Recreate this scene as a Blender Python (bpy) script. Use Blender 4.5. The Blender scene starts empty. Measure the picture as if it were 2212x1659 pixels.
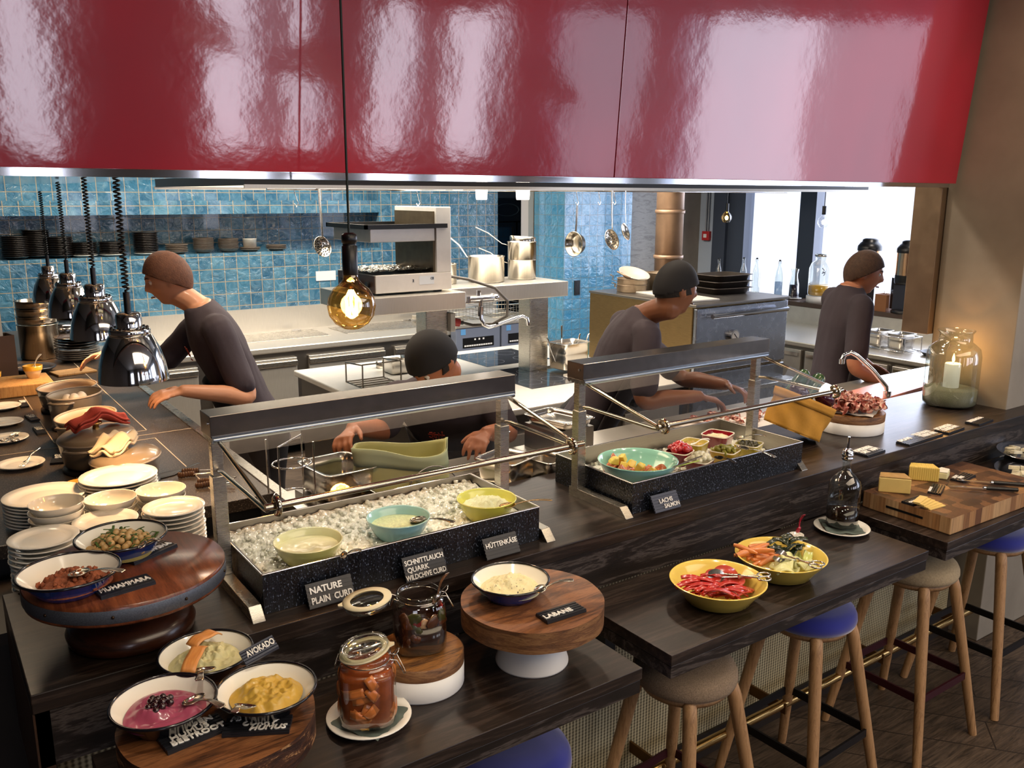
import bpy, bmesh, math, random
from mathutils import Vector, Matrix, Euler, noise
PI = math.pi
SC = bpy.context.scene
COL = SC.collection
rnd = random.Random(7)
T, L = 1.15, 0.984          # heights of the tall bar counter and of the low bar tables

def lin(c):
    return c/12.92 if c <= 0.04045 else ((c+0.055)/1.055)**2.4
def rgb(h):
    h = h.lstrip('#')
    return tuple(lin(int(h[i:i+2], 16)/255) for i in (0, 2, 4)) + (1.0,)
def mul(c, k):
    return (c[0]*k, c[1]*k, c[2]*k, 1.0)

# ---------------------------------------------------------------- materials
class NT:
    """small node-tree helper"""
    def __init__(s, name):
        s.m = bpy.data.materials.new(name); s.m.use_nodes = True
        s.t = s.m.node_tree; s.n = s.t.nodes; s.l = s.t.links
        s.b = s.n['Principled BSDF']; s.o = s.n['Material Output']
    def new(s, kind, **kw):
        nd = s.n.new(kind)
        for k, v in kw.items():
            if k in nd.inputs: nd.inputs[k].default_value = v
            else: setattr(nd, k, v)
        return nd
    def link(s, a, b): s.l.new(a, b)
    def coord(s, scale=(1, 1, 1), rot=(0, 0, 0), src='Object', loc=(0, 0, 0)):
        tc = s.new('ShaderNodeTexCoord'); mp = s.new('ShaderNodeMapping')
        mp.inputs['Scale'].default_value = scale; mp.inputs['Rotation'].default_value = rot
        mp.inputs['Location'].default_value = loc
        s.link(tc.outputs[src], mp.inputs['Vector']); return mp.outputs['Vector']
    def ramp(s, fac, stops):
        r = s.new('ShaderNodeValToRGB'); e = r.color_ramp.elements
        while len(e) < len(stops): e.new(0.5)
        for el, (p, c) in zip(e, stops): el.position = p; el.color = c
        s.link(fac, r.inputs['Fac']); return r.outputs['Color']
    def noise(s, vec, scale, detail=3, rough=.55, dist=0):
        nd = s.new('ShaderNodeTexNoise', Scale=scale, Detail=detail, Roughness=rough, Distortion=dist)
        s.link(vec, nd.inputs['Vector']); return nd.outputs['Fac']
    def bump(s, h, strength=.2, dist=.01):
        b = s.new('ShaderNodeBump', Strength=strength, Distance=dist)
        s.link(h, b.inputs['Height']); s.link(b.outputs['Normal'], s.b.inputs['Normal']); return b
    def mix(s, fac, a, b, mode='MIX'):
        nd = s.new('ShaderNodeMix', data_type='RGBA', blend_type=mode)
        ins = [i for i in nd.inputs if i.type == 'RGBA']
        for v, sock in ((a, ins[0]), (b, ins[1])):
            if isinstance(v, tuple): sock.default_value = v
            else: s.link(v, sock)
        f = nd.inputs[0]
        if isinstance(fac, (int, float)): f.default_value = fac
        else: s.link(fac, f)
        return [o for o in nd.outputs if o.type == 'RGBA'][0]
    def setp(s, color=None, rough=.5, metal=0, spec=.5, coat=0, coat_rough=.03, sheen=0, ior=1.5, trans=0, sss=0):
        b = s.b.inputs
        if color is not None:
            if isinstance(color, tuple): b['Base Color'].default_value = color
            else: s.link(color, b['Base Color'])
        b['Roughness'].default_value = rough; b['Metallic'].default_value = metal
        b['Specular IOR Level'].default_value = spec; b['Coat Weight'].default_value = coat
        b['Coat Roughness'].default_value = coat_rough; b['IOR'].default_value = ior
        b['Transmission Weight'].default_value = trans
        if sheen: b['Sheen Weight'].default_value = sheen
        return s.m

MATS = {}
def plain(name, color, rough=.5, metal=0, coat=0, spec=.5, var=0, vscale=20, bump=0, bscale=60, sheen=0):
    """flat coloured material with optional procedural mottling and bump"""
    if name in MATS: return MATS[name]
    t = NT(name); c = rgb(color) if isinstance(color, str) else color
    v = t.coord()
    if var:
        c = t.ramp(t.noise(v, vscale, 4), [(.25, mul(c, 1-var)), (.75, mul(c, 1+var))])
    m = t.setp(c, rough, metal, spec, coat, sheen=sheen)
    if bump: t.bump(t.noise(v, bscale, 4), bump, .004)
    MATS[name] = m; return m

def wood(name, stops, scale=(1, 12, 12), rough=.4, rings=6, bump=.15, coat=0, spec=.5, rot=(0, 0, 0), nscale=3, dist=1.2, fine=None):
    if name in MATS: return MATS[name]
    t = NT(name); v = t.coord(scale, rot)
    n1 = t.noise(v, nscale, 6, .6, dist)
    f = t.coord(fine or tuple(x*6 for x in scale), rot)
    n2 = t.noise(f, nscale*2, 3, .7)
    mx = t.new('ShaderNodeMath', operation='MULTIPLY_ADD'); t.link(n2, mx.inputs[0]); mx.inputs[1].default_value = .35; t.link(n1, mx.inputs[2])
    sub = t.new('ShaderNodeMath', operation='SUBTRACT'); t.link(mx.outputs[0], sub.inputs[0]); sub.inputs[1].default_value = .17
    col = t.ramp(sub.outputs[0], stops)
    m = t.setp(col, rough, 0, spec, coat, .15)
    t.bump(sub.outputs[0], bump, .003)
    MATS[name] = m; return m

def steel(name, color='#c9c6c0', rough=.28, scale=(2, 2, 60), amt=.12, metal=1.0):
    if name in MATS: return MATS[name]
    t = NT(name); c = rgb(color); v = t.coord(scale)
    n = t.noise(v, 6, 4, .6)
    col = t.ramp(n, [(.2, mul(c, 1-amt)), (.8, mul(c, 1+amt*.5))])
    m = t.setp(col, rough, metal)
    rr = t.new('ShaderNodeMapRange'); t.link(n, rr.inputs['Value'])
    rr.inputs['To Min'].default_value = rough*.8; rr.inputs['To Max'].default_value = rough*1.25
    t.link(rr.outputs['Result'], t.b.inputs['Roughness'])
    MATS[name] = m; return m

def glassy(name, tint='#ffffff', edge=.55, base=.05, rough=.02):
    """thin-walled clear glass: see-through, with mirror reflections that grow towards grazing"""
    if name in MATS: return MATS[name]
    t = NT(name); t.n.remove(t.b)
    tr = t.new('ShaderNodeBsdfTransparent'); tr.inputs['Color'].default_value = rgb(tint)
    gl = t.new('ShaderNodeBsdfGlossy', Roughness=rough)
    lw = t.new('ShaderNodeLayerWeight', Blend=.25)
    mr = t.new('ShaderNodeMapRange'); t.link(lw.outputs['Facing'], mr.inputs['Value'])
    mr.inputs['To Min'].default_value = base; mr.inputs['To Max'].default_value = edge
    mx = t.new('ShaderNodeMixShader'); t.link(mr.outputs['Result'], mx.inputs['Fac'])
    t.link(tr.outputs[0], mx.inputs[1]); t.link(gl.outputs[0], mx.inputs[2]); t.link(mx.outputs[0], t.o.inputs['Surface'])
    MATS[name] = t.m; return t.m

def glow(name, color, strength):
    if name in MATS: return MATS[name]
    t = NT(name); t.setp(rgb(color), .5)
    t.b.inputs['Emission Color'].default_value = rgb(color); t.b.inputs['Emission Strength'].default_value = strength
    MATS[name] = t.m; return t.m

# ---------------------------------------------------------------- mesh builder
class MB:
    def __init__(s): s.v = []; s.f = []; s.mi = []; s.sm = []; s.cur = 0; s.M = Matrix()
    def at(s, x=0, y=0, z=0, rz=0, rx=0, ry=0, sc=1):
        s.M = Matrix.Translation((x, y, z)) @ Euler((rx, ry, rz)).to_matrix().to_4x4() @ Matrix.Scale(sc, 4); return s
    def mat(s, i): s.cur = i; return s
    def add(s, vs, fs, smooth=False):
        o = len(s.v); s.v += [tuple(s.M @ Vector(p)) for p in vs]
        for f in fs: s.f.append(tuple(i+o for i in f)); s.mi.append(s.cur); s.sm.append(smooth)
        return s
    def box(s, a, b):
        (x0, y0, z0), (x1, y1, z1) = a, b
        return s.add([(x0,y0,z0),(x1,y0,z0),(x1,y1,z0),(x0,y1,z0),(x0,y0,z1),(x1,y0,z1),(x1,y1,z1),(x0,y1,z1)],
                     [(0,3,2,1),(4,5,6,7),(0,1,5,4),(1,2,6,5),(2,3,7,6),(3,0,4,7)])
    def cbox(s, c, d): return s.box(tuple(c[i]-d[i]/2 for i in range(3)), tuple(c[i]+d[i]/2 for i in range(3)))
    def prism(s, poly, z0, z1, axis='z'):
        n = len(poly)
        def P(p, h):
            return (p[0], p[1], h) if axis == 'z' else ((h, p[0], p[1]) if axis == 'x' else (p[0], h, p[1]))
        vs = [P(p, z0) for p in poly] + [P(p, z1) for p in poly]
        fs = [tuple(range(n))[::-1], tuple(range(n, 2*n))] + [(i, (i+1) % n, n+(i+1) % n, n+i) for i in range(n)]
        return s.add(vs, fs)
    def lathe(s, prof, n=32, c=(0, 0, 0), sx=1, sy=1, p=2, smooth=True, cap=True, rot=0):
        """revolve (r, z) points; p>2 squares the plan; sx, sy stretch it"""
        vs = []
        for r, z in prof:
            for i in range(n):
                a = 2*PI*i/n; ca, sa = math.cos(a), math.sin(a)
                k = 1 if p == 2 else 1/((abs(ca)**p+abs(sa)**p)**(1/p))
                x, y = r*k*ca*sx, r*k*sa*sy
                if rot: x, y = x*math.cos(rot)-y*math.sin(rot), x*math.sin(rot)+y*math.cos(rot)
                vs.append((c[0]+x, c[1]+y, c[2]+z))
        fs = []
        for j in range(len(prof)-1):
            for i in range(n):
                k = (i+1) % n; fs.append((j*n+i, j*n+k, (j+1)*n+k, (j+1)*n+i))
        s.add(vs, fs, smooth)
        if cap:
            o = len(s.v)-len(vs)
            if prof[0][0] > 1e-5: s.f.append(tuple(o+i for i in range(n))[::-1]); s.mi.append(s.cur); s.sm.append(False)
            q = o+(len(prof)-1)*n
            if prof[-1][0] > 1e-5: s.f.append(tuple(q+i for i in range(n))); s.mi.append(s.cur); s.sm.append(False)
        return s
    def cyl(s, p, q, r, r2=None, n=16, smooth=True):
        p, q = Vector(p), Vector(q); r2 = r if r2 is None else r2
        d = (q-p).normalized(); u = d.orthogonal().normalized(); w = d.cross(u)
        vs = [p+(u*math.cos(2*PI*i/n)+w*math.sin(2*PI*i/n))*r for i in range(n)] + [q+(u*math.cos(2*PI*i/n)+w*math.sin(2*PI*i/n))*r2 for i in range(n)]
        s.add(vs, [(i, (i+1) % n, n+(i+1) % n, n+i) for i in range(n)], smooth)
        s.add(vs[:n], [tuple(range(n))[::-1]]); s.add(vs[n:], [tuple(range(n))]); return s
    def tube(s, pts, r, n=8, closed=False, rs=None, flat=None):
        """round bar along points; flat=(w, h) makes a flat strap"""
        P = [Vector(p) for p in pts]; N = len(P); vs = []; u = None
        for i in range(N):
            a = P[(i-1) % N] if (closed or i > 0) else P[i]
            b = P[(i+1) % N] if (closed or i < N-1) else P[i]
            d = (b-a).normalized()
            if u is None:
                u = d.orthogonal() if flat is None else (Vector((0, 0, 1)) if abs(d.z) < .9 else Vector((0, 1, 0)))
            u = (u-d*u.dot(d)); u = u.normalized() if u.length > 1e-6 else d.orthogonal().normalized()
            w = d.cross(u); rr = rs[i] if rs else r
            for k in range(n):
                t = 2*PI*k/n
                if flat:
                    t += PI/n
                    cu, cw = (math.copysign(flat[1]/2, math.cos(t)), math.copysign(flat[0]/2, math.sin(t))) if n == 4 else (flat[1]/2*math.cos(t), flat[0]/2*math.sin(t))
                    if rs: cu *= rr; cw *= rr
                    vs.append(P[i]+u*cu+w*cw)
                else: vs.append(P[i]+(u*math.cos(t)+w*math.sin(t))*rr)
        fs = []
        for j in range(N if closed else N-1):
            a, b = j*n, ((j+1) % N)*n
            fs += [(a+k, a+(k+1) % n, b+(k+1) % n, b+k) for k in range(n)]
        s.add(vs, fs, not (flat and n == 4))
        if not closed: s.add(vs[:n], [tuple(range(n))[::-1]]); s.add(vs[-n:], [tuple(range(n))])
        return s
    def ball(s, c, r, sc=(1, 1, 1), n=10, m=7, jig=0):
        vs = [(c[0], c[1], c[2]-r*sc[2])]
        for j in range(1, m):
            ph = -PI/2+PI*j/m
            for i in range(n):
                a = 2*PI*i/n; k = 1+(rnd.uniform(-jig, jig) if jig else 0)
                vs.append((c[0]+r*k*sc[0]*math.cos(ph)*math.cos(a), c[1]+r*k*sc[1]*math.cos(ph)*math.sin(a), c[2]+r*k*sc[2]*math.sin(ph)))
        vs.append((c[0], c[1], c[2]+r*sc[2])); e = len(vs)-1; fs = []
        for i in range(n):
            k = (i+1) % n; fs.append((0, 1+k, 1+i)); fs.append((e, e-n+i, e-n+k))
            for j in range(m-2): fs.append((1+j*n+i, 1+j*n+k, 1+(j+1)*n+k, 1+(j+1)*n+i))
        return s.add(vs, fs, True)
    def grid(s, fn, nu, nv, smooth=True, wrap=False):
        vs = [fn(i/nu, j/nv) for j in range(nv+1) for i in range(nu+(0 if wrap else 1))]
        w = nu if wrap else nu+1
        fs = [(j*w+i, j*w+(i+1) % w, (j+1)*w+(i+1) % w, (j+1)*w+i) for j in range(nv) for i in range(nu)]
        return s.add(vs, fs, smooth)
    def mesh(s, name):
        me = bpy.data.meshes.new(name); me.from_pydata(s.v, [], s.f)
        me.polygons.foreach_set('material_index', s.mi); me.polygons.foreach_set('use_smooth', s.sm); me.update(); return me
    def build(s, name, mats, parent=None, bevel=0, seg=2, sub=0, loc=None, rz=0, rot=None):
        me = s.mesh(name)
        for m in (mats if isinstance(mats, (list, tuple)) else [mats]): me.materials.append(m)
        o = bpy.data.objects.new(name, me); COL.objects.link(o); o.parent = parent
        if loc is not None: o.location = loc
        if rot is not None: o.rotation_euler = rot
        elif rz: o.rotation_euler = (0, 0, rz)
        if bevel:
            b = o.modifiers.new('bevel', 'BEVEL'); b.width = bevel; b.segments = seg; b.limit_method = 'ANGLE'; b.angle_limit = .6
            b.harden_normals = False
        if sub:
            q = o.modifiers.new('sub', 'SUBSURF'); q.levels = sub; q.render_levels = sub
        return o

def tag(o, label, cat, group=None, kind=None):
    o['label'] = label; o['category'] = cat
    if group: o['group'] = group
    if kind: o['kind'] = kind
    return o
def thing(name, label, cat, loc=(0, 0, 0), rz=0, group=None, rot=None):
    o = bpy.data.objects.new(name, None); COL.objects.link(o); o.empty_display_size = .05
    o.location = loc; o.rotation_euler = rot or (0, 0, rz); return tag(o, label, cat, group)
def struct(o):
    o['kind'] = 'structure'; return o
def dup(root, loc, rz=None, label=None, group=None, scale=None, rot=None):
    r = root.copy(); COL.objects.link(r); r.location = loc
    if rz is not None: r.rotation_euler = (0, 0, rz)
    if rot is not None: r.rotation_euler = rot
    if label: r['label'] = label
    if group: r['group'] = group
    if scale: r.scale = scale if isinstance(scale, tuple) else (scale,)*3
    for ch in list(root.children):
        c = ch.copy(); COL.objects.link(c); c.parent = r
        for g in list(ch.children):
            d = g.copy(); COL.objects.link(d); d.parent = c
    return r
def text_mesh(txt, size, font_bold=.018, depth=.0015, shear=0, spacing=1.0):
    cu = bpy.data.curves.new('lettering', 'FONT'); cu.body = txt; cu.size = size; cu.extrude = depth
    cu.offset = font_bold*size; cu.shear = shear; cu.space_character = spacing; cu.resolution_u = 3
    o = bpy.data.objects.new('lettering', cu); COL.objects.link(o)
    dg = bpy.context.evaluated_depsgraph_get(); dg.update()
    me = bpy.data.meshes.new_from_object(o.evaluated_get(dg))
    bpy.data.objects.remove(o); bpy.data.curves.remove(cu); return me
def lettering(txt, size, mat, parent, loc, rot=(0, 0, 0), **kw):
    me = text_mesh(txt, size, **kw); me.name = 'lettering'; me.materials.clear(); me.materials.append(mat)
    o = bpy.data.objects.new('lettering', me); COL.objects.link(o); o.parent = parent; o.location = loc; o.rotation_euler = rot; return o

# ================================================================ shared materials
M_darkwood = wood('dark_stained_oak', [(.3, rgb('#120d0b')), (.52, rgb('#241b16')), (.62, rgb('#3a2f29')), (.7, rgb('#1c1512'))], scale=(.7, 9, 9), rough=.36, bump=.12, spec=.45, dist=1.6)
M_fascia = wood('dark_oak_face', [(.36, rgb('#17120f')), (.5, rgb('#221b18')), (.58, rgb('#4a4340')), (.64, rgb('#201a18'))], scale=(.55, 5, 5), rough=.42, bump=.25, spec=.4, dist=2.6)
M_steel = steel('brushed_steel', '#cfcac0', .27, (3, 3, 90), .05)
M_steel2 = steel('brushed_steel_across', '#d3cec4', .3, scale=(60, 2, 2), metal=.72)
M_steeldk = steel('dark_steel', '#8b8680', .35)
M_chrome = plain('chrome', '#e6e6e8', .07, 1)
M_black = plain('black_plastic', '#0d0d0e', .35)
M_blackmetal = plain('black_steel', '#141416', .42, 0, spec=.5)
M_white = plain('white_ceramic', '#efece2', .12, coat=.6)
M_whitepaint = plain('white_paint', '#e4e4e2', .45, var=.05, vscale=9)
M_concrete = plain('concrete', '#8b8276', .75, var=.22, vscale=3.2, bump=.25, bscale=30)
M_glass = glassy('clear_glass', edge=.5, base=.03)
M_brass = plain('brass', '#c9a468', .22, 1)

def tile_mat(name, c1, c2, mortar):
    t = NT(name)
    tc = t.new('ShaderNodeTexCoord'); sp = t.new('ShaderNodeSeparateXYZ'); t.link(tc.outputs['Object'], sp.inputs[0])
    ad = t.new('ShaderNodeMath', operation='ADD'); t.link(sp.outputs[0], ad.inputs[0]); t.link(sp.outputs[1], ad.inputs[1])
    cb = t.new('ShaderNodeCombineXYZ'); t.link(ad.outputs[0], cb.inputs[0]); t.link(sp.outputs[2], cb.inputs[1])
    br = t.new('ShaderNodeTexBrick', offset=0.0, squash=1.0)
    br.inputs['Scale'].default_value = 1; br.inputs['Brick Width'].default_value = .1055; br.inputs['Row Height'].default_value = .1055
    br.inputs['Mortar Size'].default_value = .0032; br.inputs['Mortar Smooth'].default_value = .1; br.inputs['Bias'].default_value = 0
    br.inputs['Color1'].default_value = rgb(c1); br.inputs['Color2'].default_value = rgb(c2); br.inputs['Mortar'].default_value = rgb(mortar)
    t.link(cb.outputs[0], br.inputs['Vector'])
    n = t.noise(tc.outputs['Object'], 14, 3, .6, .8)
    col = t.mix(t.ramp(n, [(.40, (0, 0, 0, 1)), (.75, (.45, .45, .45, 1))]), br.outputs['Color'], rgb('#86aebf'), 'MIX')
    col = t.mix(br.outputs['Fac'], col, rgb(mortar))
    m = t.setp(col, .1, 0, .6, .5)
    h = t.new('ShaderNodeMath', operation='MULTIPLY_ADD'); t.link(n, h.inputs[0]); h.inputs[1].default_value = .9
    iv = t.new('ShaderNodeMath', operation='SUBTRACT'); iv.inputs[0].default_value = 1; t.link(br.outputs['Fac'], iv.inputs[1]); t.link(iv.outputs[0], h.inputs[2])
    t.bump(h.outputs[0], 1.0, .014)
    return m
M_tile = tile_mat('glazed_blue_tiles', '#2b5c7c', '#3f7794', '#a39b88')
M_tile2 = tile_mat('glazed_light_blue_tiles', '#4f9cc8', '#64acd2', '#7fa0ae')

def plank_mat():
    t = NT('dark_floor_planks'); v = t.coord((1, 1, 1), (0, 0, .9))
    br = t.new('ShaderNodeTexBrick', offset=.37)
    for k, x in (('Scale', 1), ('Brick Width', 1.5), ('Row Height', .19), ('Mortar Size', .003), ('Bias', 0)): br.inputs[k].default_value = x
    br.inputs['Color1'].default_value = rgb('#55473b'); br.inputs['Color2'].default_value = rgb('#6d5d4f'); br.inputs['Mortar'].default_value = rgb('#1a1512')
    t.link(v, br.inputs['Vector'])
    n = t.noise(t.coord((2, 22, 2), (0, 0, .9)), 2.5, 6, .65, 1.5)
    col = t.mix(t.ramp(n, [(.35, (0, 0, 0, 1)), (.65, (1, 1, 1, 1))]), rgb('#2e261f'), br.outputs['Color'])
    m = t.setp(col, .45, 0, .4); t.bump(n, .15, .004); return m
M_floor = plank_mat()

def weave_mat():
    t = NT('woven_brass_mesh')
    tc = t.new('ShaderNodeTexCoord'); sp = t.new('ShaderNodeSeparateXYZ'); t.link(tc.outputs['Object'], sp.inputs[0])
    def wave(sock, k, ph=0):
        m1 = t.new('ShaderNodeMath', operation='MULTIPLY_ADD'); t.link(sock, m1.inputs[0]); m1.inputs[1].default_value = k; m1.inputs[2].default_value = ph
        m2 = t.new('ShaderNodeMath', operation='SINE'); t.link(m1.outputs[0], m2.inputs[0]); return m2.outputs[0]
    a = wave(sp.outputs[0], 2*PI/.014); b = wave(sp.outputs[2], 2*PI/.012)
    mm = t.new('ShaderNodeMath', operation='MULTIPLY_ADD'); t.link(b, mm.inputs[0]); mm.inputs[1].default_value = .45; t.link(a, mm.inputs[2])
    mr = t.new('ShaderNodeMapRange'); t.link(mm.outputs[0], mr.inputs['Value'])
    mr.inputs['From Min'].default_value = -1.4; mr.inputs['From Max'].default_value = 1.4
    col = t.ramp(mr.outputs['Result'], [(.1, rgb('#5e5746')), (.45, rgb('#b3a883')), (.8, rgb('#dcd3b0'))])
    m = t.setp(col, .45, .15); t.bump(mr.outputs['Result'], .3, .004); return m
M_weave = weave_mat()

def lacquer():
    t = NT('red_lacquer'); v = t.coord()
    n = t.noise(v, 26, 3, .5); n2 = t.noise(v, 2.2, 2, .5)
    col = t.ramp(n2, [(.3, rgb('#98092a')), (.7, rgb('#ac0c30'))])
    m = t.setp(col, .5, 0, .3, 1.0, .085)
    t.b.inputs['Coat IOR'].default_value = 1.9
    b = t.new('ShaderNodeBump', Strength=.07, Distance=.004)
    ad = t.new('ShaderNodeMath', operation='MULTIPLY_ADD'); t.link(n2, ad.inputs[0]); ad.inputs[1].default_value = 14; t.link(n, ad.inputs[2])
    t.link(ad.outputs[0], b.inputs['Height']); t.link(b.outputs['Normal'], t.b.inputs['Coat Normal']); return m
M_red = lacquer()

def granite():
    t = NT('speckled_dark_stone'); v = t.coord()
    n = t.noise(v, 220, 2, .5); n2 = t.noise(v, 5, 3, .6)
    col = t.mix(t.ramp(n, [(.56, (0, 0, 0, 1)), (.7, (1, 1, 1, 1))]), t.ramp(n2, [(.3, rgb('#2c2622')), (.7, rgb('#3d352f'))]), rgb('#8d7f6e'))
    return t.setp(col, .28, 0, .5)
M_stone = granite()

# ================================================================ room shell
def panel(name, a, b, m):
    return struct(MB().box(a, b).build(name, m))
panel('floor', (-4, -6, -.1), (8.2, 9.4, 0), M_floor)
M_ceil = plain('ceiling_paint', '#a29d95', .8)
panel('ceiling', (-4, -6, 3.7), (8.2, 9.4, 3.8), M_ceil)
M_wallgrey = plain('grey_plaster', '#8d8a85', .8, var=.08, vscale=4)
# tiled back wall with a recessed niche that makes two ledges
NX = 3.70
mb = MB()
mb.box((-4, 7.46, 0), (5.03, 7.9, 1.612))
mb.box((-4, 7.72, 1.612), (5.03, 7.9, 3.7))
mb.box((-4, 7.46, 1.935), (NX, 7.72, 2.045))
mb.box((NX, 7.46, 1.612), (5.03, 7.72, 3.7))
mb.box((-4, 7.46, 2.46), (NX, 7.72, 3.7))
struct(mb.build('wall_back', M_tile))
# passage with the drinks fridge, tiled pillar, panelled wall, window wall
panel('wall_passage', (5.03, 8.95, 0), (7.4, 9.05, 3.7), M_wallgrey)
struct(MB().box((5.49, 6.95, 0), (6.39, 7.46, 3.7)).build('pillar', M_tile2))
M_greywood = wood('pale_grey_wood', [(.35, rgb('#8f8c86')), (.55, rgb('#b0ada6')), (.7, rgb('#a09c94'))], scale=(2, 2, 9), rough=.6, bump=.1)
panel('wall_panelling', (6.39, 6.97, 0), (6.98, 7.46, 3.7), M_greywood)
panel('wall_concrete', (6.98, 6.93, 0), (7.4, 7.46, 3.7), M_concrete)
M_palewall = plain('pale_blue_wall', '#aab6c6', .7)
# window wall on the right: openings along Y
mb = MB(); y = 9.05
mb.box((7.4, 6.70, 0), (7.7, 9.05, 3.7))
mb.box((7.4, -6, 0), (7.7, 6.70, 1.06)); mb.box((7.4, -6, 3.2), (7.7, 6.70, 3.7))
for y0, y1 in ((-.2, 2.6), (-3.7, -3.1), (-6, -5.5)): mb.box((7.4, y0, 1.06), (7.7, y1, 3.2))
struct(mb.build('wall_right', M_palewall))
M_frame = plain('dark_blue_grey_frame', '#3b4352', .4)
wf = struct(thing('window_1', '', '')); del wf['label']; del wf['category']
mb = MB()
for y0, y1 in ((5.386, 5.575), (6.262, 6.40), (6.52, 6.70)):
    mb.box((7.36, y0, 1.06), (7.5, y1, 3.2))
mb.box((7.38, 2.6, 1.04), (7.5, 6.7, 1.075)); mb.box((7.40, 6.40, 1.06), (7.44, 6.52, 3.2))
mb.build('window_frame', M_frame, wf)
MB().box((7.45, 2.6, 1.06), (7.456, 6.7, 3.2)).build('glass_pane', M_glass, wf)
# wall in front of the bar (behind the viewer) with tall daylight windows
WX = [(-2.6, -1.2), (1.05, 1.5), (2.9, 3.72), (3.9, 4.42), (4.95, 5.65), (5.95, 7.0)]
mb = MB(); mb.box((-4, -6, 0), (7.7, -5.7, 1.3)); mb.box((-4, -6, 3.1), (7.7, -5.7, 3.7)); x = -4
for x0, x1 in WX:
    mb.box((x, -6, 1.3), (x0, -5.7, 3.1)); x = x1
mb.box((x, -6, 1.3), (7.7, -5.7, 3.1))
struct(mb.build('wall_front', plain('dark_brown_wall', '#3a312b', .8)))
panel('wall_left', (-4.2, -6, 0), (-4, 9.05, 3.7), plain('dark_brown_wall', '#3a312b', .8))
# big concrete column standing through the bar end
M_conc2 = plain('board_marked_concrete', '#8f887c', .7, var=.25, vscale=2.4, bump=.2, bscale=24)
struct(MB().box((4.045, 1.868, 0), (4.62, 2.25, 3.7)).build('column', M_conc2, bevel=.004))
tag(MB().box((4.0, 2.25, 1.45), (4.5, 2.385, 2.142)).build('steel_cladding_panel', steel('warm_brushed_steel', '#b59f88', .34, (60, 2, 2)), bevel=.002), 'upright brushed steel panel fixed to the back of the concrete column', 'metal panel')

# ================================================================ camera
cam = bpy.data.cameras.new('camera'); cam.sensor_width = 36; cam.lens = 30.639; cam.clip_end = 60
co = bpy.data.objects.new('camera', cam); COL.objects.link(co); SC.camera = co
_f = (0.559672, 0.801040, -0.212375); _r = (0.820092, -0.572225, 0.002861); _u = (0.119234, 0.175768, 0.977184)
co.matrix_world = Matrix(((_r[0], _u[0], -_f[0], 0), (_r[1], _u[1], -_f[1], 0), (_r[2], _u[2], -_f[2], 2.10), (0, 0, 0, 1)))

# ================================================================ light
w = bpy.data.worlds.new('world'); SC.world = w; w.use_nodes = True
bg = w.node_tree.nodes['Background']; bg.inputs[0].default_value = rgb('#dfe8ff'); bg.inputs[1].default_value = 1.5
def area(name, loc, size, energy, color, rot, sy=None, spread=PI):
    l = bpy.data.lights.new(name, 'AREA'); l.energy = energy; l.color = rgb(color)[:3]; l.size = size
    if sy: l.shape = 'RECTANGLE'; l.size_y = sy
    l.spread = spread
    o = bpy.data.objects.new(name, l); COL.objects.link(o); o.location = loc; o.rotation_euler = rot; return o
def point(name, loc, energy, color, r=.03):
    l = bpy.data.lights.new(name, 'POINT'); l.energy = energy; l.color = rgb(color)[:3]; l.shadow_soft_size = r
    o = bpy.data.objects.new(name, l); COL.objects.link(o); o.location = loc; return o
# daylight outside the windows
area('daylight_right', (8.1, 4.4, 2.2), 4.4, 230, '#dfe8ff', (0, PI/2, 0), 2.4)
area('daylight_right_front', (8.1, -2.9, 2.2), 5.6, 95, '#e6ecff', (0, PI/2, 0), 2.2)
for i, (x0, x1) in enumerate(WX):
    area('daylight_front', ((x0+x1)/2, -6.3, 2.2), x1-x0, 20*(x1-x0), '#f4f2ff', (PI/2, 0, 0), 1.9)
# kitchen light from the extractor canopy and the ceiling
area('canopy_light', (3.2, 4.9, 2.55), 2.6, 110, '#fff2e0', (0, 0, 0), 1.2)
area('kitchen_light_back', (2.4, 6.3, 3.4), 3.4, 150, '#fff0dc', (0, 0, 0), .6)
def spot(name, loc, energy, color, size=2.6, r=.12, rot=(0, 0, 0)):
    l = bpy.data.lights.new(name, 'SPOT'); l.energy = energy; l.color = rgb(color)[:3]; l.spot_size = size; l.spot_blend = .8; l.shadow_soft_size = r
    o = bpy.data.objects.new(name, l); COL.objects.link(o); o.location = loc; o.rotation_euler = rot; return o
for x in (1.2, 2.4, 3.6): spot('aisle_spot', (x, 3.3, 3.4), 75, '#ffe9d0')
for y in (3.6, 5.4): spot('right_spot', (6.2, y, 3.4), 90, '#fff0e0')
for x in (.5, 1.5, 2.5): spot('table_fill', (x, 1.05, 3.45), 42, '#fff0d8', 1.5, .1)  # unseen fill spots, added to brighten the bowls on the front tables
spot('column_fill', (3.5, 1.2, 3.4), 40, '#ffe0b8')  # added fill with no fixture, lifts the dark concrete column
area('pass_light', (.4, 4.4, 3.3), .9, 60, '#ffe2bd', (0, 0, 0), 2.6)
area('room_fill_light', (2.6, -1.6, 3.6), 5.0, 150, '#ffe6c8', (0, 0, 0), 2.4)  # broad unseen fill added to brighten the floor, stools and hood front
cy = SC.cycles
cy.use_denoising = True; cy.max_bounces = 8; cy.diffuse_bounces = 3; cy.glossy_bounces = 4; cy.transparent_max_bounces = 16; cy.transmission_bounces = 4
cy.caustics_reflective = False; cy.caustics_refractive = False; cy.sample_clamp_indirect = 6
SC.view_settings.view_transform = 'Standard'; SC.view_settings.look = 'None'; SC.view_settings.exposure = .22; SC.view_settings.gamma = 1

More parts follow.
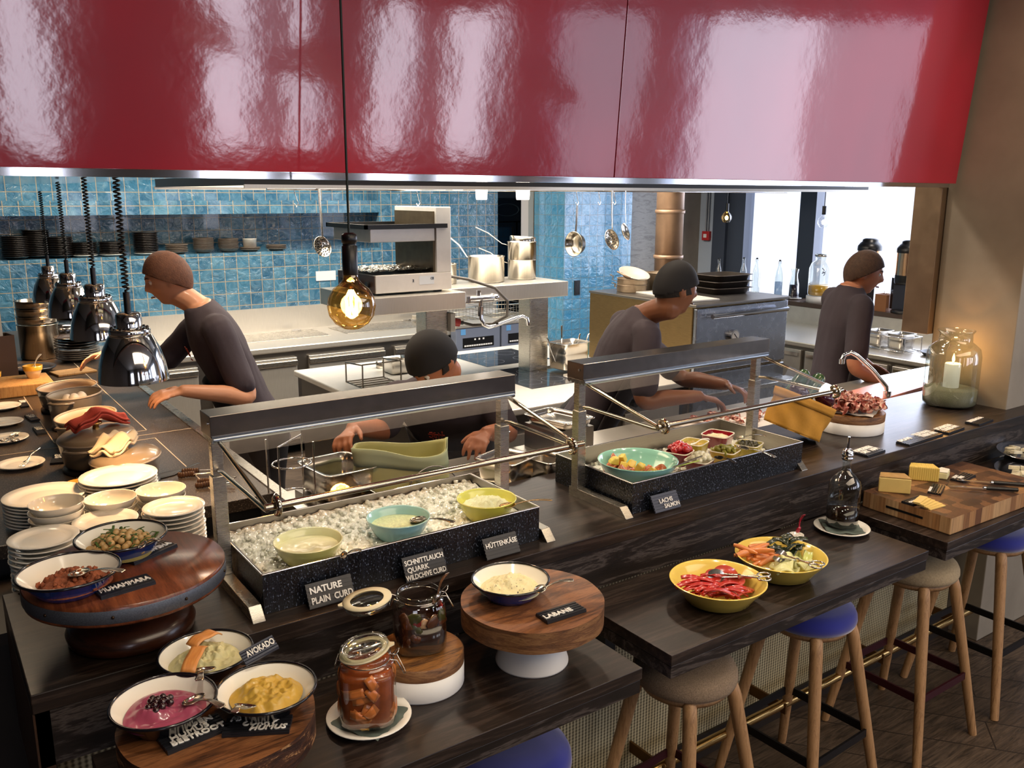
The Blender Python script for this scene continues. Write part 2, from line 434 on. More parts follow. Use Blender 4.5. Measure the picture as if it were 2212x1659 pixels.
# ================================================================ bar, tables, hood, island
def box_thing(name, label, cat, a, b, m, bevel=.002):
    c = ((a[0]+b[0])/2, (a[1]+b[1])/2, a[2]); o = MB().box(tuple(a[i]-c[i] for i in range(3)), tuple(b[i]-c[i] for i in range(3))).build(name, m, bevel=bevel)
    o.location = c; return tag(o, label, cat)
bar = thing('bar_counter', 'long dark stained oak bar counter carrying the chilled displays and signs', 'counter', (.107, 1.776, 0))
MB().box((0, 0, 1.108), (5.9, .529, T)).build('worktop', M_darkwood, bar, bevel=.002)
MB().box((.003, .004, .985), (5.9, .05, 1.108)).build('fascia', M_fascia, bar, bevel=.001)
MB().box((0, .004, .80), (.03, .525, 1.108)).build('end_panel', plain('brown_edge_board', '#3a2413', .5), bar)
MB().box((.003, .48, .8), (5.9, .525, 1.108)).build('back_panel', M_steeldk, bar)
pl = MB().box((.05, .235, .10), (3.90, .25, .985)).build('mesh_cladding', M_weave, bar)
MB().box((.03, .225, 0), (3.92, .52, .10)).build('plinth', plain('dark_plinth', '#2a221c', .5), bar)
MB().box((.03, .235, .10), (.05, .52, .985)).build('cladding_frame', M_blackmetal, bar)
fr = thing('foot_rail', 'round brass foot rail running along the mesh front of the bar', 'rail', (.2, 1.86, .20))
MB().cyl((0, 0, 0), (3.75, 0, 0), .017, n=14).build('rail_tube', M_brass, fr)
for x in (.45, 1.08, 1.72, 2.36, 3.0, 3.6):
    MB().box((x-.004, -.02, -.03), (x+.004, .15, .012)).build('bracket', plain('bronze_flat_bar', '#6b4a22', .4, .6), fr)
for x0, x1, lab in ((.2, 1.355, 'low dark oak bar table carrying the hummus stand and preserving jars'),
                    (1.4526, 2.607, 'low dark oak bar table carrying the two yellow bowls'),
                    (2.719, 3.87, 'low dark oak bar table carrying the cheese board')):
    t = thing('bar_table', lab, 'table', (x0, 1.385, 0), group='low tables docked along the bar')
    MB().box((0, 0, L-.03), (x1-x0, .391, L)).build('tabletop', M_darkwood, t, bevel=.0015)
    MB().box((.002, .002, L-.066), (x1-x0-.004, .391, L-.031)).build('apron', M_fascia, t, bevel=.0015)
    MB().box((.1, .36, L-.30), (.14, .391+.232, L-.066)).build('wall_bracket', M_blackmetal, t)
    MB().box((x1-x0-.14, .36, L-.30), (x1-x0-.1, .391+.232, L-.066)).build('wall_bracket', M_blackmetal, t)

hood = thing('extractor_hood', 'huge glossy red lacquered hood front hanging over the bar and kitchen', 'hood', (4.02, 2.20, 2.155))
lean = -.08
for x0, x1 in ((-6.24, -4.162), (-4.158, -2.082), (-2.078, 0)):
    mb = MB(); h = 1.3
    mb.add([(x0, 0, 0), (x1, 0, 0), (x1+.02*0, lean*h, h), (x0, lean*h, h), (x0, .03, 0), (x1, .03, 0), (x1, lean*h+.03, h), (x0, lean*h+.03, h)],
           [(0, 1, 2, 3), (5, 4, 7, 6), (4, 5, 1, 0), (3, 2, 6, 7), (4, 0, 3, 7), (1, 5, 6, 2)])
    mb.build('red_panel', M_red, hood, bevel=.0015)
MB().box((-6.24, .03, -.018), (0, .06, .003)).build('chrome_trim', M_chrome, hood)
MB().box((-6.24, .06, .02), (0, .10, .9)).build('backing', M_blackmetal, hood)
can = thing('extraction_canopy', 'black extraction canopy with steel rim over the cooking island', 'canopy', (1.385, 4.2, 2.14))
mb = MB(); W_, D_ = 5.0, 1.7
mb.box((0, 0, 0), (W_, .03, 1.5)); mb.box((0, D_, 0), (W_, D_+.03, 1.5)); mb.box((0, .03, 0), (.03, D_, 1.5)); mb.box((W_-.03, .03, 0), (W_, D_, 1.5)); mb.build('housing', M_blackmetal, can)
mb = MB(); mb.box((.03, .03, .48), (W_-.03, D_, .52)); mb.box((.03, .03, 0), (.035, D_, .48)); mb.box((.03, .03, 0), (W_-.03, .035, .48)); mb.box((.03, D_-.005, 0), (W_-.03, D_, .48)); mb.box((W_-.035, .03, 0), (W_-.03, D_, .48)); mb.build('inner_lining', M_steel2, can)
mb = MB(); mb.box((-.005, -.012, -.014), (W_, .0, .004)); mb.box((-.005, D_+.03, -.014), (W_, D_+.045, .004))
mb.build('steel_rim', M_steel2, can)
MB().cyl((.3, .55, -.012), (4.7, .55, -.012), .009, n=10).build('hanging_rail', M_chrome, can)

# cooking island
isl = thing('cooking_island', 'white topped steel cooking island with induction hobs', 'kitchen island', (2.16, 3.95, 0))
IW, ID = 2.1, 1.8
M_pale = plain('satin_pale_steel', '#e6e2da', .32, .35, var=.04)
MB().box((0, 0, .86), (IW, ID, .90)).build('worktop', M_pale, isl, bevel=.008)
MB().box((.03, .06, .12), (IW-.03, ID-.06, .86)).build('body', M_steeldk, isl, bevel=.004)
M_hob = plain('hob_glass', '#3c4048', .06, coat=.5)
for a, b in (((1.02, .38, .9), (1.42, 1.0, .903)), ((1.18, 1.14, .9), (1.75, 1.66, .903))):
    h = MB().box(a, b).build('hob', M_hob, isl)
    for k in range(4):
        cx_, cy_ = a[0]+(b[0]-a[0])*(.27+.46*(k % 2)), a[1]+(b[1]-a[1])*(.27+.46*(k//2))
        MB().lathe([(.075, .9034), (.077, .9034)], 28, (cx_, cy_, 0), cap=False).build('zone_ring', plain('hob_print', '#8d95a0', .3), h)
for x in (.35, .95, 1.5):
    d = MB().box((x, .03, .2), (x+.48, .062, .74)).build('door', M_steel2, isl, bevel=.004)
for k in range(5):
    MB().cyl((1.1+.16*k, .06, .80), (1.1+.16*k, .02, .80), .024, n=14).build('knob', M_black, isl)
sh = thing('bridge_shelf', 'raised steel bridge shelf on posts above the cooking island', 'shelf', (2.12, 4.42, 0))
MB().box((0, 0, 1.432), (.63, .70, 1.532)).build('shelf_board', M_steel2, sh, bevel=.004)
MB().box((.631, .20, 1.43), (1.57, .70, 1.53)).build('shelf_board', M_steel2, sh, bevel=.004)
for x in (.56, 1.37): MB().box((x, .36, .9), (x+.155, .50, 1.43)).build('post', M_steel, sh, bevel=.006)
# back run
bw = thing('refrigerated_counter', 'long stainless counter with fridge doors under the blue tiled wall', 'counter', (.95, 6.62, 0))
MB().box((0, 0, .87), (4.05, .84, .92)).build('worktop', M_steel2, bw, bevel=.01)
MB().box((.55, .82, .92), (4.05, .84, 1.125)).build('backsplash', M_steel2, bw)
MB().box((.01, .05, .1), (4.04, .83, .87)).build('body', M_steeldk, bw)
for k in range(5):
    x = .12+.78*k; d = MB().box((x, .02, .14), (x+.68, .05, .82)).build('door', M_steel2, bw, bevel=.004)
    MB().box((x, .0, .755), (x+.68, .025, .80)).build('handle', M_steel, d, bevel=.006)
for x in (1.05, 2.15): 
    MB().box((x, .30, .921), (x+.95, .72, .924)).build('hinged_lid', M_steel, bw, bevel=.001)
    for q in (.15, .8): MB().box((x+q-.04, .71, .924), (x+q+.04, .735, .932)).build('hinge', M_chrome, bw)
# stone-topped hot buffet on the left
hb = thing('hot_buffet_counter', 'speckled dark stone buffet counter with inlaid heating zones', 'counter', (0, 0, 0))
MB().box((-.9, 2.65, 1.11), (.911, 7.0, T)).build('stone_top', M_stone, hb, bevel=.002)
MB().box((-.9, 2.306, 1.02), (.911, 2.65, 1.05)).build('lower_ledge', plain('dark_ledge', '#241d19', .45), hb)
MB().box((.911, 2.33, 1.108), (.945, 6.6, T+.004)).build('edge_trim', M_steel, hb)
mb = MB(); mb.box((-.85, 2.70, .1), (.88, 6.95, 1.11)); mb.box((-.85, 2.33, .1), (.88, 2.70, 1.02)); mb.build('base_unit', M_blackmetal, hb)
mb = MB(); z0, z1 = T, T+.0012; w_ = .004
for a, b in (((.41, 3.69), (.41, 5.6)), ((.75, 3.69), (.75, 5.6)), ((.41, 3.69), (.75, 3.69)), ((.41, 2.75), (.41, 3.55)), ((.75, 2.75), (.75, 3.55)), ((.41, 3.55), (.75, 3.55)), ((-.9, 3.62), (.911, 3.62))):
    mb.box((a[0]-w_/2, a[1]-w_/2, z0), (b[0]+w_/2, b[1]+w_/2, z1))
mb.build('zone_lines', plain('pale_inlay', '#b9ab98', .5), hb)

# ================================================================ tableware builders
M_enam_w = plain('white_enamel', '#f6f3e6', .12, coat=.5)
M_enam_b = plain('blue_enamel', '#123a86', .15, coat=.5)
M_enam_k = plain('black_enamel_rim', '#0c0d14', .2, coat=.5)
M_silver = plain('cutlery_silver', '#cfc8bb', .2, 1)
M_letter = plain('white_letters', '#f3f1ea', .5)
M_board = plain('black_ridged_rubber', '#1d1f25', .38)
ORD = 'topmost second third fourth fifth sixth seventh eighth ninth tenth eleventh twelfth thirteenth fourteenth fifteenth sixteenth'.split()

def enamel_bowl(label, x, y, z, r, h=.045, outer=None, name='enamel_bowl'):
    """shallow pie dish: white inside, blue outside, black rolled rim; z is where it stands"""
    t = thing(name, label, 'bowl', (x, y, z), group='enamel serving bowls')
    mb = MB()
    mb.mat(1).lathe([(r*.56, .0), (r*.62, .002), (r*.72, h*.3), (r*.95, h*.93), (r*.985, h)], 48, cap=False)
    mb.mat(1).lathe([(0.0001, .0), (r*.56, 0)], 48, cap=False)
    mb.mat(0).lathe([(r*.985, h), (r*.93, h*.9), (r*.70, h*.33), (r*.58, .006), (.0001, .005)], 48, cap=False)
    mb.build('bowl_body', [M_enam_w, outer or M_enam_b], t)
    MB().tube([(r*.985*math.cos(2*PI*i/48), r*.985*math.sin(2*PI*i/48), h) for i in range(48)], .0032, 8, True).build('rim', M_enam_k, t)
    return t

def blob(r, h, amp, sc, seed=0, nr=16, na=44, edge=0.0, sx=1, sy=1, swirl=0, ridged=False, M=None):
    """heap of soft food as a height field over a disc"""
    mb = M or MB()
    def fn(u, v):
        a = 2*PI*u; rr = r*v*(1+.05*math.sin(3*a+seed))
        x, y = rr*math.cos(a)*sx, rr*math.sin(a)*sy
        p = Vector((x*sc, y*sc, seed*3.1))
        nz = noise.noise(p)+.5*noise.noise(p*2.3)+.25*noise.noise(p*5)
        if ridged: nz = abs(nz)*1.4-.3
        z = h*(1-v**2.2)+amp*nz*(1-v**6)
        if swirl: z += swirl*math.sin(a*2+v*9+seed)*(1-v)*v*3
        return (x, y, z+edge)
    mb.grid(fn, na, nr, wrap=True); return mb
def stuff(name, label, cat, mb, mats, loc, rz=0):
    o = mb.build(name, mats, loc=loc, rz=rz); return tag(o, label, cat, kind='stuff')

def spoon(A, B, label, mat=None, w=.021, name='spoon', cup=.0055, up=(0, 0, 1), bl=.30):
    """spoon from the tip of its bowl A to the end of its handle B"""
    A, B = Vector(A), Vector(B); Ln = (B-A).length
    ex = (B-A).normalized(); ey = Vector(up).cross(ex).normalized(); ez = ex.cross(ey)
    mb = MB()
    def fn(u, v):
        s = (v-.5)*2
        if u < bl:
            q = (u/bl-.55)/.55 if u/bl < .55 else (u/bl-.55)/.5
            wd = w*math.sqrt(max(0, 1-min(1, abs(q))**2)); wd = max(wd, .0028 if u > .05 else .0)
            dz = -cup*(1-s*s)*min(1, wd/w*1.4)
        else:
            k = (u-bl)/(1-bl); wd = .0028+.0062*max(0, (k-.25)/.75)**1.2*(1 if k < .96 else .6); dz = .006*math.sin(k*PI)
        return (u*Ln, s*wd, dz)
    mb.grid(fn, 44, 6)
    o = mb.build(name, mat or M_silver); sol = o.modifiers.new('sol', 'SOLIDIFY'); sol.thickness = .0014; sol.offset = 0
    R = Matrix((ex, ey, ez)).transposed().to_4x4(); o.matrix_world = Matrix.Translation(A) @ R
    return tag(o, label, 'spoon')

def sign(lines, label, P, name='menu_sign', size=None, sp=.0, tilt=0, dx=None, th=.008, group=None, bold=.03, lead=1.05, shear=0, top=None, mat=None):
    """ridged black letter board. P = near-left, near-right, far-left corners (world)."""
    A, B, D = (Vector(p) for p in P); ex = (B-A); wd = ex.length; ex.normalize(); ey = (D-A); ht = ey.length
    ez = ex.cross(ey).normalized(); ey = ez.cross(ex)
    t = thing(name, label, 'sign', group=group); t.matrix_world = Matrix.Translation(A) @ Matrix((ex, ey, ez)).transposed().to_4x4()
    mb = MB(); mb.box((0, 0, 0), (wd, ht, th*.6)); n = max(5, int(ht/.0085))
    for i in range(n):
        y = ht*i/n; mb.box((0, y+ht*.17/n, th*.6), (wd, y+ht*.83/n, th))
    mb.build('board', mat or M_board, t)
    sz = size or ht/(len(lines)*lead+.2); y = (top if top is not None else ht-.1*sz)-sz*.78
    for i, ln in enumerate(lines):
        xo = (dx[i] if dx else 0.06)*wd
        o = lettering(ln, sz, M_letter, t, (xo, y, th+.0004), font_bold=bold, depth=.0012, shear=shear, spacing=1+sp); wl = max(v.co.x for v in o.data.vertices)+xo
        if wl > wd*.97: o.scale.x = (wd*.97-xo)/(wl-xo)
        y -= sz*lead*.86
    return t

def plate_mesh(name, r, h=.016, mat=None, foot=.6, n=44):
    mb = MB(); mb.lathe([(.0001, .004), (r*foot*.92, .004), (r*foot, .0), (r*foot*1.04, .002), (r*.80, h*.45), (r*.975, h*.86), (r, h), (r*.985, h+.0022), (r*.80, h*.72), (r*foot*1.08, h*.42), (r*foot*.96, .0075), (.0001, .007)], n, cap=False)
    return mb.build(name, mat or M_white)
def stack(base, n, step, x, y, ztop, label, group, what='plate', cat='plate', first=None, jitter=.002):
    """n copies of a plate or bowl piled up; the rim of the topmost is at ztop"""
    for i in range(n):
        lab = f'{what}, {ORD[i]} in {label}' if n > 1 else f'{what} in {label}'
        loc = (x+rnd.uniform(-jitter, jitter), y+rnd.uniform(-jitter, jitter), ztop-base['rim']-step*i)
        o = base if not base.get('placed') else dup(base, loc)
        base['placed'] = 1; o.location = loc; o.rotation_euler = (0, 0, rnd.uniform(0, 6)); tag(o, lab, cat, group)
def plate_kind(name, r, h=.016, mat=None, **k):
    o = plate_mesh(name, r, h, mat, **k); o['rim'] = h; return o
def bowl_kind(name, r, h, mat, mat_in=None, foot=.55):
    mb = MB(); mb.mat(0).lathe([(.0001, 0.002), (r*foot*.9, .002), (r*foot, 0), (r*foot*1.05, .003), (r*.82, h*.42), (r*.96, h*.82), (r, h)], 40, cap=False)
    mb.mat(1).lathe([(r, h), (r*.985, h+.001), (r*.965, h-.001), (r*.92, h*.80), (r*.78, h*.44), (r*foot*.9, .008), (.0001, .006)], 40, cap=False)
    o = mb.build(name, [mat, mat_in or mat]); o['rim'] = h; return o

# ================================================================ round stand with two bowls, far left of the bar
st = thing('cake_stand', 'round dark wood cake stand with riveted metal band carrying two enamel bowls', 'stand', (.328, 1.940, T))
M_walnut = wood('walnut_top', [(.3, rgb('#3c1d10')), (.5, rgb('#6b3820')), (.68, rgb('#854a2b'))], scale=(10, 1, 4), rough=.3, bump=.06, coat=.2)
M_walnutdk = wood('turned_dark_wood', [(.35, rgb('#1c0d07')), (.55, rgb('#3a1d11')), (.7, rgb('#2a140b'))], scale=(2, 2, 14), rough=.28, coat=.3)
MB().lathe([(.0001, .112), (.2035, .112), (.2045, .116), (.2045, .150), (.202, .154), (.0001, .154)], 64, cap=False).build('top_board', M_walnut, st)
M_band = plain('speckled_zinc', '#5d636e', .5, .6, var=.35, vscale=420)
b = MB().lathe([(.2055, .119), (.2062, .120), (.2062, .146), (.2055, .147)], 64, cap=False).build('metal_band', M_band, st)
for k in range(9):
    a = -1.9+k*.7; MB().ball((.2065*math.cos(a), .2065*math.sin(a), .133), .0035, n=8, m=6).build('rivet', plain('dark_bronze', '#3a2c20', .4, .8), b)
MB().lathe([(.0001, 0), (.122, 0), (.131, .006), (.134, .022), (.126, .042), (.10, .056), (.085, .066), (.08, .112), (.0001, .112)], 56, cap=False).build('pedestal', M_walnutdk, st)
S1 = T+.154
enamel_bowl('blue enamel bowl of reddish brown crumble at the left of the round stand', .208, 1.874, S1, .098)
enamel_bowl('white and blue enamel bowl of chickpea salad at the back of the round stand', .335, 2.012, S1, .0965)
M_muh = plain('walnut_pepper_crumble', '#8a4a2c', .75, var=.5, vscale=90, bump=.6, bscale=220)
mb = blob(.070, .022, .010, 60, 3, 22, 60, .006); 
for i in range(60):
    a, q = rnd.uniform(0, 2*PI), .068*math.sqrt(rnd.random()); mb.ball((q*math.cos(a), q*math.sin(a), .021*(1-(q/.07)**2)+.010), rnd.uniform(.003, .007), n=6, m=5, jig=.3)
stuff('muhammara_paste', 'reddish brown muhammara crumble heaped in the left bowl of the round stand', 'food', mb, M_muh, (.214, 1.868, S1+.009), .4)
spoon((0.2095, 1.8641, 1.348), (0.2945, 1.7735, 1.362), 'silver spoon resting in the reddish brown crumble bowl')
# chickpeas and greens
M_chick = plain('chickpea', '#b89660', .45, var=.15, vscale=60, coat=.2)
cp = MB().ball((0, 0, 0), .0082, (1, .95, .92), 12, 9).build('chickpea', M_chick)
first = True; cnt = 0
for i in range(70):
    a = i*2.39996; q = .068*math.sqrt((i+.5)/70); z = S1+.020+.030*(1-(q/.07)**2)+rnd.uniform(-.003, .003)
    loc = (.332+q*math.cos(a), 2.006+q*math.sin(a), z)
    o = cp if first else dup(cp, loc); first = False; o.location = loc; o.rotation_euler = (rnd.uniform(0, 3), rnd.uniform(0, 3), 0)
    tag(o, 'pale chickpea heaped in the enamel bowl of chickpea salad', 'chickpea', 'chickpeas in the salad bowl')
M_herb = plain('green_herb', '#3f5a1e', .5, var=.3, vscale=30)
mb = MB()
for i in range(46):
    a, q = rnd.uniform(0, 2*PI), .072*math.sqrt(rnd.random()); b_ = rnd.uniform(0, 2*PI); l_ = rnd.uniform(.012, .03)
    z = .022+.028*(1-(q/.072)**2); x, y = q*math.cos(a), q*math.sin(a)
    mb.tube([(x, y, z), (x+l_*.5*math.cos(b_), y+l_*.5*math.sin(b_), z+.008), (x+l_*math.cos(b_), y+l_*math.sin(b_), z+rnd.uniform(-.002, .012))], .0016, 5, flat=(.006, .0012))
stuff('chopped_greens', 'chopped green herbs mixed through the chickpea salad', 'herbs', mb, M_herb, (.332, 2.006, S1))
stuff('salad_bed', 'pale dressing and mash under the chickpeas', 'food', blob(.068, .026, .003, 50, 5), plain('salad_mash', '#9a8a4c', .6, var=.3), (.332, 2.006, S1+.008))
spoon((0.3536, 1.9217, 1.352), (0.3941, 1.9023, 1.362), 'silver spoon tucked under the rim side of the chickpea salad bowl')
sign(['MASHAWSHA'], 'black letter board reading MASHAWSHA beside the chickpea bowl', [(0.3429, 1.9304, 1.304), (0.4474, 1.9829, 1.304), (0.3256, 1.9814, 1.304)], sp=.05, size=.021, dx=[.0], bold=.03, top=.032)
sign(['MUHAMMARA'], 'black letter board reading MUHAMMARA at the front of the round stand', [(0.2506, 1.7912, 1.304), (0.3585, 1.807, 1.304), (0.2423, 1.8424, 1.304)], sp=.05, size=.0235, dx=[.04], bold=.03, top=.036)

# ================================================================ stacks of plates and bowls behind it
LEDGE = 1.05
big = plate_kind('dinner_plate', .1125); mid = plate_kind('side_plate', .0835, .014); 
M_cream = plain('warm_white_bowl', '#dedace', .15, coat=.5)
sbowl = bowl_kind('cereal_bowl', .070, .045, M_cream)
stack(big, 8, .0098, .268, 2.772, 1.238, 'the large stack at far left', 'large plates on the stone counter', 'white dinner plate', jitter=.001)
stack(big, 9, .0105, .471, 2.778, 1.258, 'the large stack before the pots', 'large plates on the stone counter', 'white dinner plate', jitter=.001)
stack(mid, 15, .0125, .217, 2.392, 1.245, 'the small stack behind the round stand', 'small plates by the bar', 'cream side plate')
stack(mid, 14, .0125, .372, 2.452, 1.238, 'the small stack behind the chickpea bowl', 'small plates by the bar', 'cream side plate')
stack(mid, 15, .0125, .547, 2.437, 1.245, 'the small stack beside the steel post', 'small plates by the bar', 'cream side plate')
stack(sbowl, 9, .0205, .270, 2.55, 1.280, 'the left bowl stack among the plates', 'cream bowls by the bar', 'cream cereal bowl', 'bowl')
stack(sbowl, 8, .0205, .414, 2.585, 1.255, 'the middle bowl stack among the plates', 'cream bowls by the bar', 'cream cereal bowl', 'bowl')
stack(sbowl, 8, .0205, .550, 2.59, 1.252, 'the right bowl stack among the plates', 'cream bowls by the bar', 'cream cereal bowl', 'bowl')

# ================================================================ hot buffet: cast iron pots, plates, heat lamps
M_cast = plain('grey_enamelled_iron', '#6f665b', .32, coat=.3, var=.08)
M_castin = plain('pale_pot_inside', '#a89a86', .4)
def oval_pot(label, x, y, z, a, b, h, rz, lid=False, name='cocotte'):
    t = thing(name, label, 'pot', (x, y, z), rz, 'grey cast iron pots on the hot buffet')
    mb = MB(); k = b/a
    mb.mat(0).lathe([(.0001, 0), (a*.80, 0), (a*.88, .012), (a*.97, h*.75), (a, h)], 48, cap=False, sy=k)
    if not lid: mb.mat(1).lathe([(a, h), (a*.955, h), (a*.93, h*.72), (a*.84, .016), (.0001, .01)], 48, cap=False, sy=k)
    mb.build('pot_body', [M_cast, M_castin], t)
    MB().tube([(a*.985*math.cos(2*PI*i/48), a*.985*k*math.sin(2*PI*i/48), h) for i in range(48)], .0042, 8, True).build('rim', plain('pale_rim', '#9b8f80', .3), t)
    for s in (-1, 1):
        MB().tube([(s*a*.93, -.045, h-.014), (s*(a+.02), -.04, h-.012), (s*(a+.027), 0, h-.012), (s*(a+.02), .04, h-.012), (s*a*.93, .045, h-.014)], .006, 8, flat=(.014, .01)).build('handle', M_cast, t)
    if lid:
        l = MB().lathe([(a*1.005, h), (a*1.0, h+.006), (a*.9, h+.016), (a*.5, h+.026), (.0001, h+.028)], 48, cap=False, sy=k).build('lid', plain('taupe_lid', '#8a7a64', .28, coat=.4), t)
        MB().lathe([(.012, h+.026), (.010, h+.04), (.022, h+.046), (.020, h+.054), (.0001, h+.056)], 18, cap=False).build('lid_knob', M_brass, l)
    return t
G_ = 1.15; AR = 1.0
def trivet(label, x, y, a, b, rz, hx):
    t = thing('cast_iron_trivet', label, 'trivet', (x, y, G_), rz, 'black oval trivets under the pots')
    MB().lathe([(.0001, 0), (a, 0), (a, .01), (a*.95, .014), (.0001, .014)], 40, cap=False, sy=b/a).build('plate', M_blackmetal, t)
    MB().tube([(a*.97, 0, .008), (a+.06, 0, .012), (a+.10, 0, .014)], .006, 8, flat=(.024, .008)).build('handle', M_blackmetal, t)
P_ = [(.554, 4.30, .145, .118, .085), (.531, 3.93, .125, .10, .125), (.520, 3.62, .142, .102, .098), (.500, 3.285, .148, .122, .095), (.536, 2.995, .13, .105, .085)]
LB = ['farthest open grey cast iron pot holding sausages beside the cutting board', 'deep grey cast iron pot holding white eggs', 'open grey cast iron pot of scrambled food on a black trivet', 'closed grey cast iron pot with a red cloth on its lid', 'closed shallow grey pot with a beige cloth on its lid, nearest the plates']
for i, ((x, y, a, b, h), lb) in enumerate(zip(P_, LB)):
    trivet('black oval trivet under the '+lb.split(' with ')[0].split(' holding ')[0].split(' on a ')[0], x, y, a*.93, b*.93, AR, 0)
    oval_pot(lb, x, y, G_+.014, a, b, h, AR, i > 2)
M_saus = plain('sausage', '#a8533a', .4, coat=.3); M_egg = plain('boiled_egg', '#f1ebe0', .4)
sg = MB().tube([(-.045, 0, 0), (-.04, 0, .001), (0, .004, .002), (.04, 0, .001), (.045, 0, 0)], .011, 10, rs=[.004, .0105, .0115, .0105, .004]).build('sausage', M_saus)
for i, (dx, dy, rz) in enumerate(((-.04, -.03, .3), (-.02, .0, .4), (.01, -.045, .2), (.02, .01, .5), (-.05, .03, .1), (.04, -.02, .35))):
    o = sg if i == 0 else dup(sg, (0, 0, 0)); o.location = (.535+dx, 4.28+dy, G_+.062+.008*(i % 2)); o.rotation_euler = (0, 0, rz)
    tag(o, 'small browned sausage lying in the farthest grey pot', 'sausage', 'sausages in the far pot')
stuff('sausage_bed', 'roasted potato bed under the sausages in the farthest pot', 'food', blob(.10, .012, .008, 50, 4, sy=.8), plain('roast_bed', '#c29a6a', .5, var=.4, vscale=60), (.554, 4.30, G_+.045), AR)
eg = MB().ball((0, 0, 0), .022, (1.25, 1, 1), 16, 10).build('egg', M_egg)
for i, (dx, dy, dz) in enumerate(((-.05, -.02, 0), (-.01, .02, .006), (.035, -.015, 0), (.05, .03, .0), (.0, -.045, .0), (-.045, .035, .0), (.02, .065, 0), (-.005, -.01, .03), (.03, .02, .028), (-.03, .01, .026))):
    o = eg if i == 0 else dup(eg, (0, 0, 0)); o.location = (.531+dx*.9, 3.93+dy*.9, G_+.085+dz); o.rotation_euler = (0, .2*i, i*1.1)
    tag(o, 'white boiled egg in the deep grey pot', 'egg', 'eggs in the deep pot')
stuff('egg_bed', 'layer of white eggs filling the deep grey pot', 'food', blob(.085, .01, .01, 40, 2, sy=.8), M_egg, (.531, 3.93, G_+.06), AR)
stuff('scramble', 'pale scrambled food with tomato pieces in the third grey pot', 'food', blob(.095, .03, .016, 45, 8, sy=.7), plain('scramble', '#e0b98a', .55, var=.45, vscale=50, bump=.4), (.520, 3.62, G_+.05), AR)
# folded cloths on the lids
def folded_cloth(name, label, pts, w, m, th=.006, waves=.010, seed=0):
    mb = MB(); P = [Vector(p) for p in pts]
    def fn(u, v):
        f = u*(len(P)-1); i = min(int(f), len(P)-2); p = P[i].lerp(P[i+1], f-i); d = (P[-1]-P[0]).normalized(); s = Vector((-d.y, d.x, 0))
        q = p+s*(v-.5)*w; q.z += waves*math.sin(v*9+seed+u*3)+waves*.6*math.sin(u*11+seed); return tuple(q)
    mb.grid(fn, 22, 14); mb.grid(lambda u, v: tuple(Vector(fn(u, v))+Vector((.004*math.sin(v*5), .004, .014-.006*abs(v-.5)))), 22, 14)
    o = mb.build(name, m); s = o.modifiers.new('sol', 'SOLIDIFY'); s.thickness = th; return tag(o, label, 'cloth')
M_redcloth = plain('red_cloth', '#b5402c', .85, var=.15, bump=.2, bscale=200); M_beige = plain('beige_cloth', '#d9c7a6', .85, var=.12, bump=.2, bscale=200)
folded_cloth('folded_napkin', 'folded red cloth lying over the lid knob of the covered grey pot', [(.42, 3.24, G_+.15), (.50, 3.30, G_+.185), (.60, 3.34, G_+.15)], .075, M_redcloth, seed=1)
folded_cloth('folded_napkin', 'folded beige cloth lying on the lid of the shallow covered pot', [(.46, 2.95, G_+.135), (.52, 3.0, G_+.160), (.56, 3.08, G_+.142)], .085, M_beige, seed=3)
yb = bowl_kind('yellow_dish', .085, .06, plain('yellow_glaze', '#d3a53a', .15, coat=.5), plain('yellow_glaze_light', '#e3c066', .15, coat=.5)); yb.location = (.455, 2.90, G_); tag(yb, 'round yellow dish half hidden behind the white plate stack', 'dish')
tw = MB(); tw.lathe([(.0001, 0), (.026, 0), (.036, .07), (.034, .07), (.025, .004), (.0001, .004)], 24, cap=False); o = tw.build('yellow_cup', plain('amber_cup', '#c98b35', .2, coat=.4), loc=(.375, 2.90, G_)); tag(o, 'small amber cup left of the yellow dish', 'cup')
# skimmer pan + tongs + plates with servers
sp_ = plate_kind('saucer', .078, .014)
PL = [((.300, 4.44), 'farthest white plate at the left edge of the hot buffet', ), ((.275, 4.12), 'empty white plate at the left edge, second from the cutting board', ), ((.262, 3.83), 'white plate at the left edge carrying a pair of serving tongs', ), ((.268, 3.43), 'white plate at the left edge carrying a serving fork', )]
for (x, y), lb in PL:
    o = sp_ if not sp_.get('placed') else dup(sp_, (0, 0, 0)); sp_['placed'] = 1; o.location = (x, y, G_); tag(o, lb, 'plate', 'plates for the serving tools')
def fork(A, B, label):
    A, B = Vector(A), Vector(B); Ln = (B-A).length; ex = (B-A).normalized(); ey = Vector((0, 0, 1)).cross(ex).normalized(); ez = ex.cross(ey)
    mb = MB()
    for s in (-1.5, -.5, .5, 1.5): mb.tube([(0, s*.005, .002), (Ln*.12, s*.005, -.001), (Ln*.26, s*.0045, .001)], .0012, 6)
    mb.tube([(Ln*.25, 0, .001), (Ln*.30, 0, .001), (Ln*.36, 0, .002), (Ln*.6, 0, .008), (Ln, 0, .004)], 1, 8, flat=(.02, .002), rs=[.95, .9, .3, .35, .6])
    o = mb.build('fork', M_silver); o.matrix_world = Matrix.Translation(A) @ Matrix((ex, ey, ez)).transposed().to_4x4(); return tag(o, label, 'fork')
fork((.262, 3.38, G_+.012), (.335, 3.47, G_+.045), 'silver serving fork resting on the nearest buffet plate')
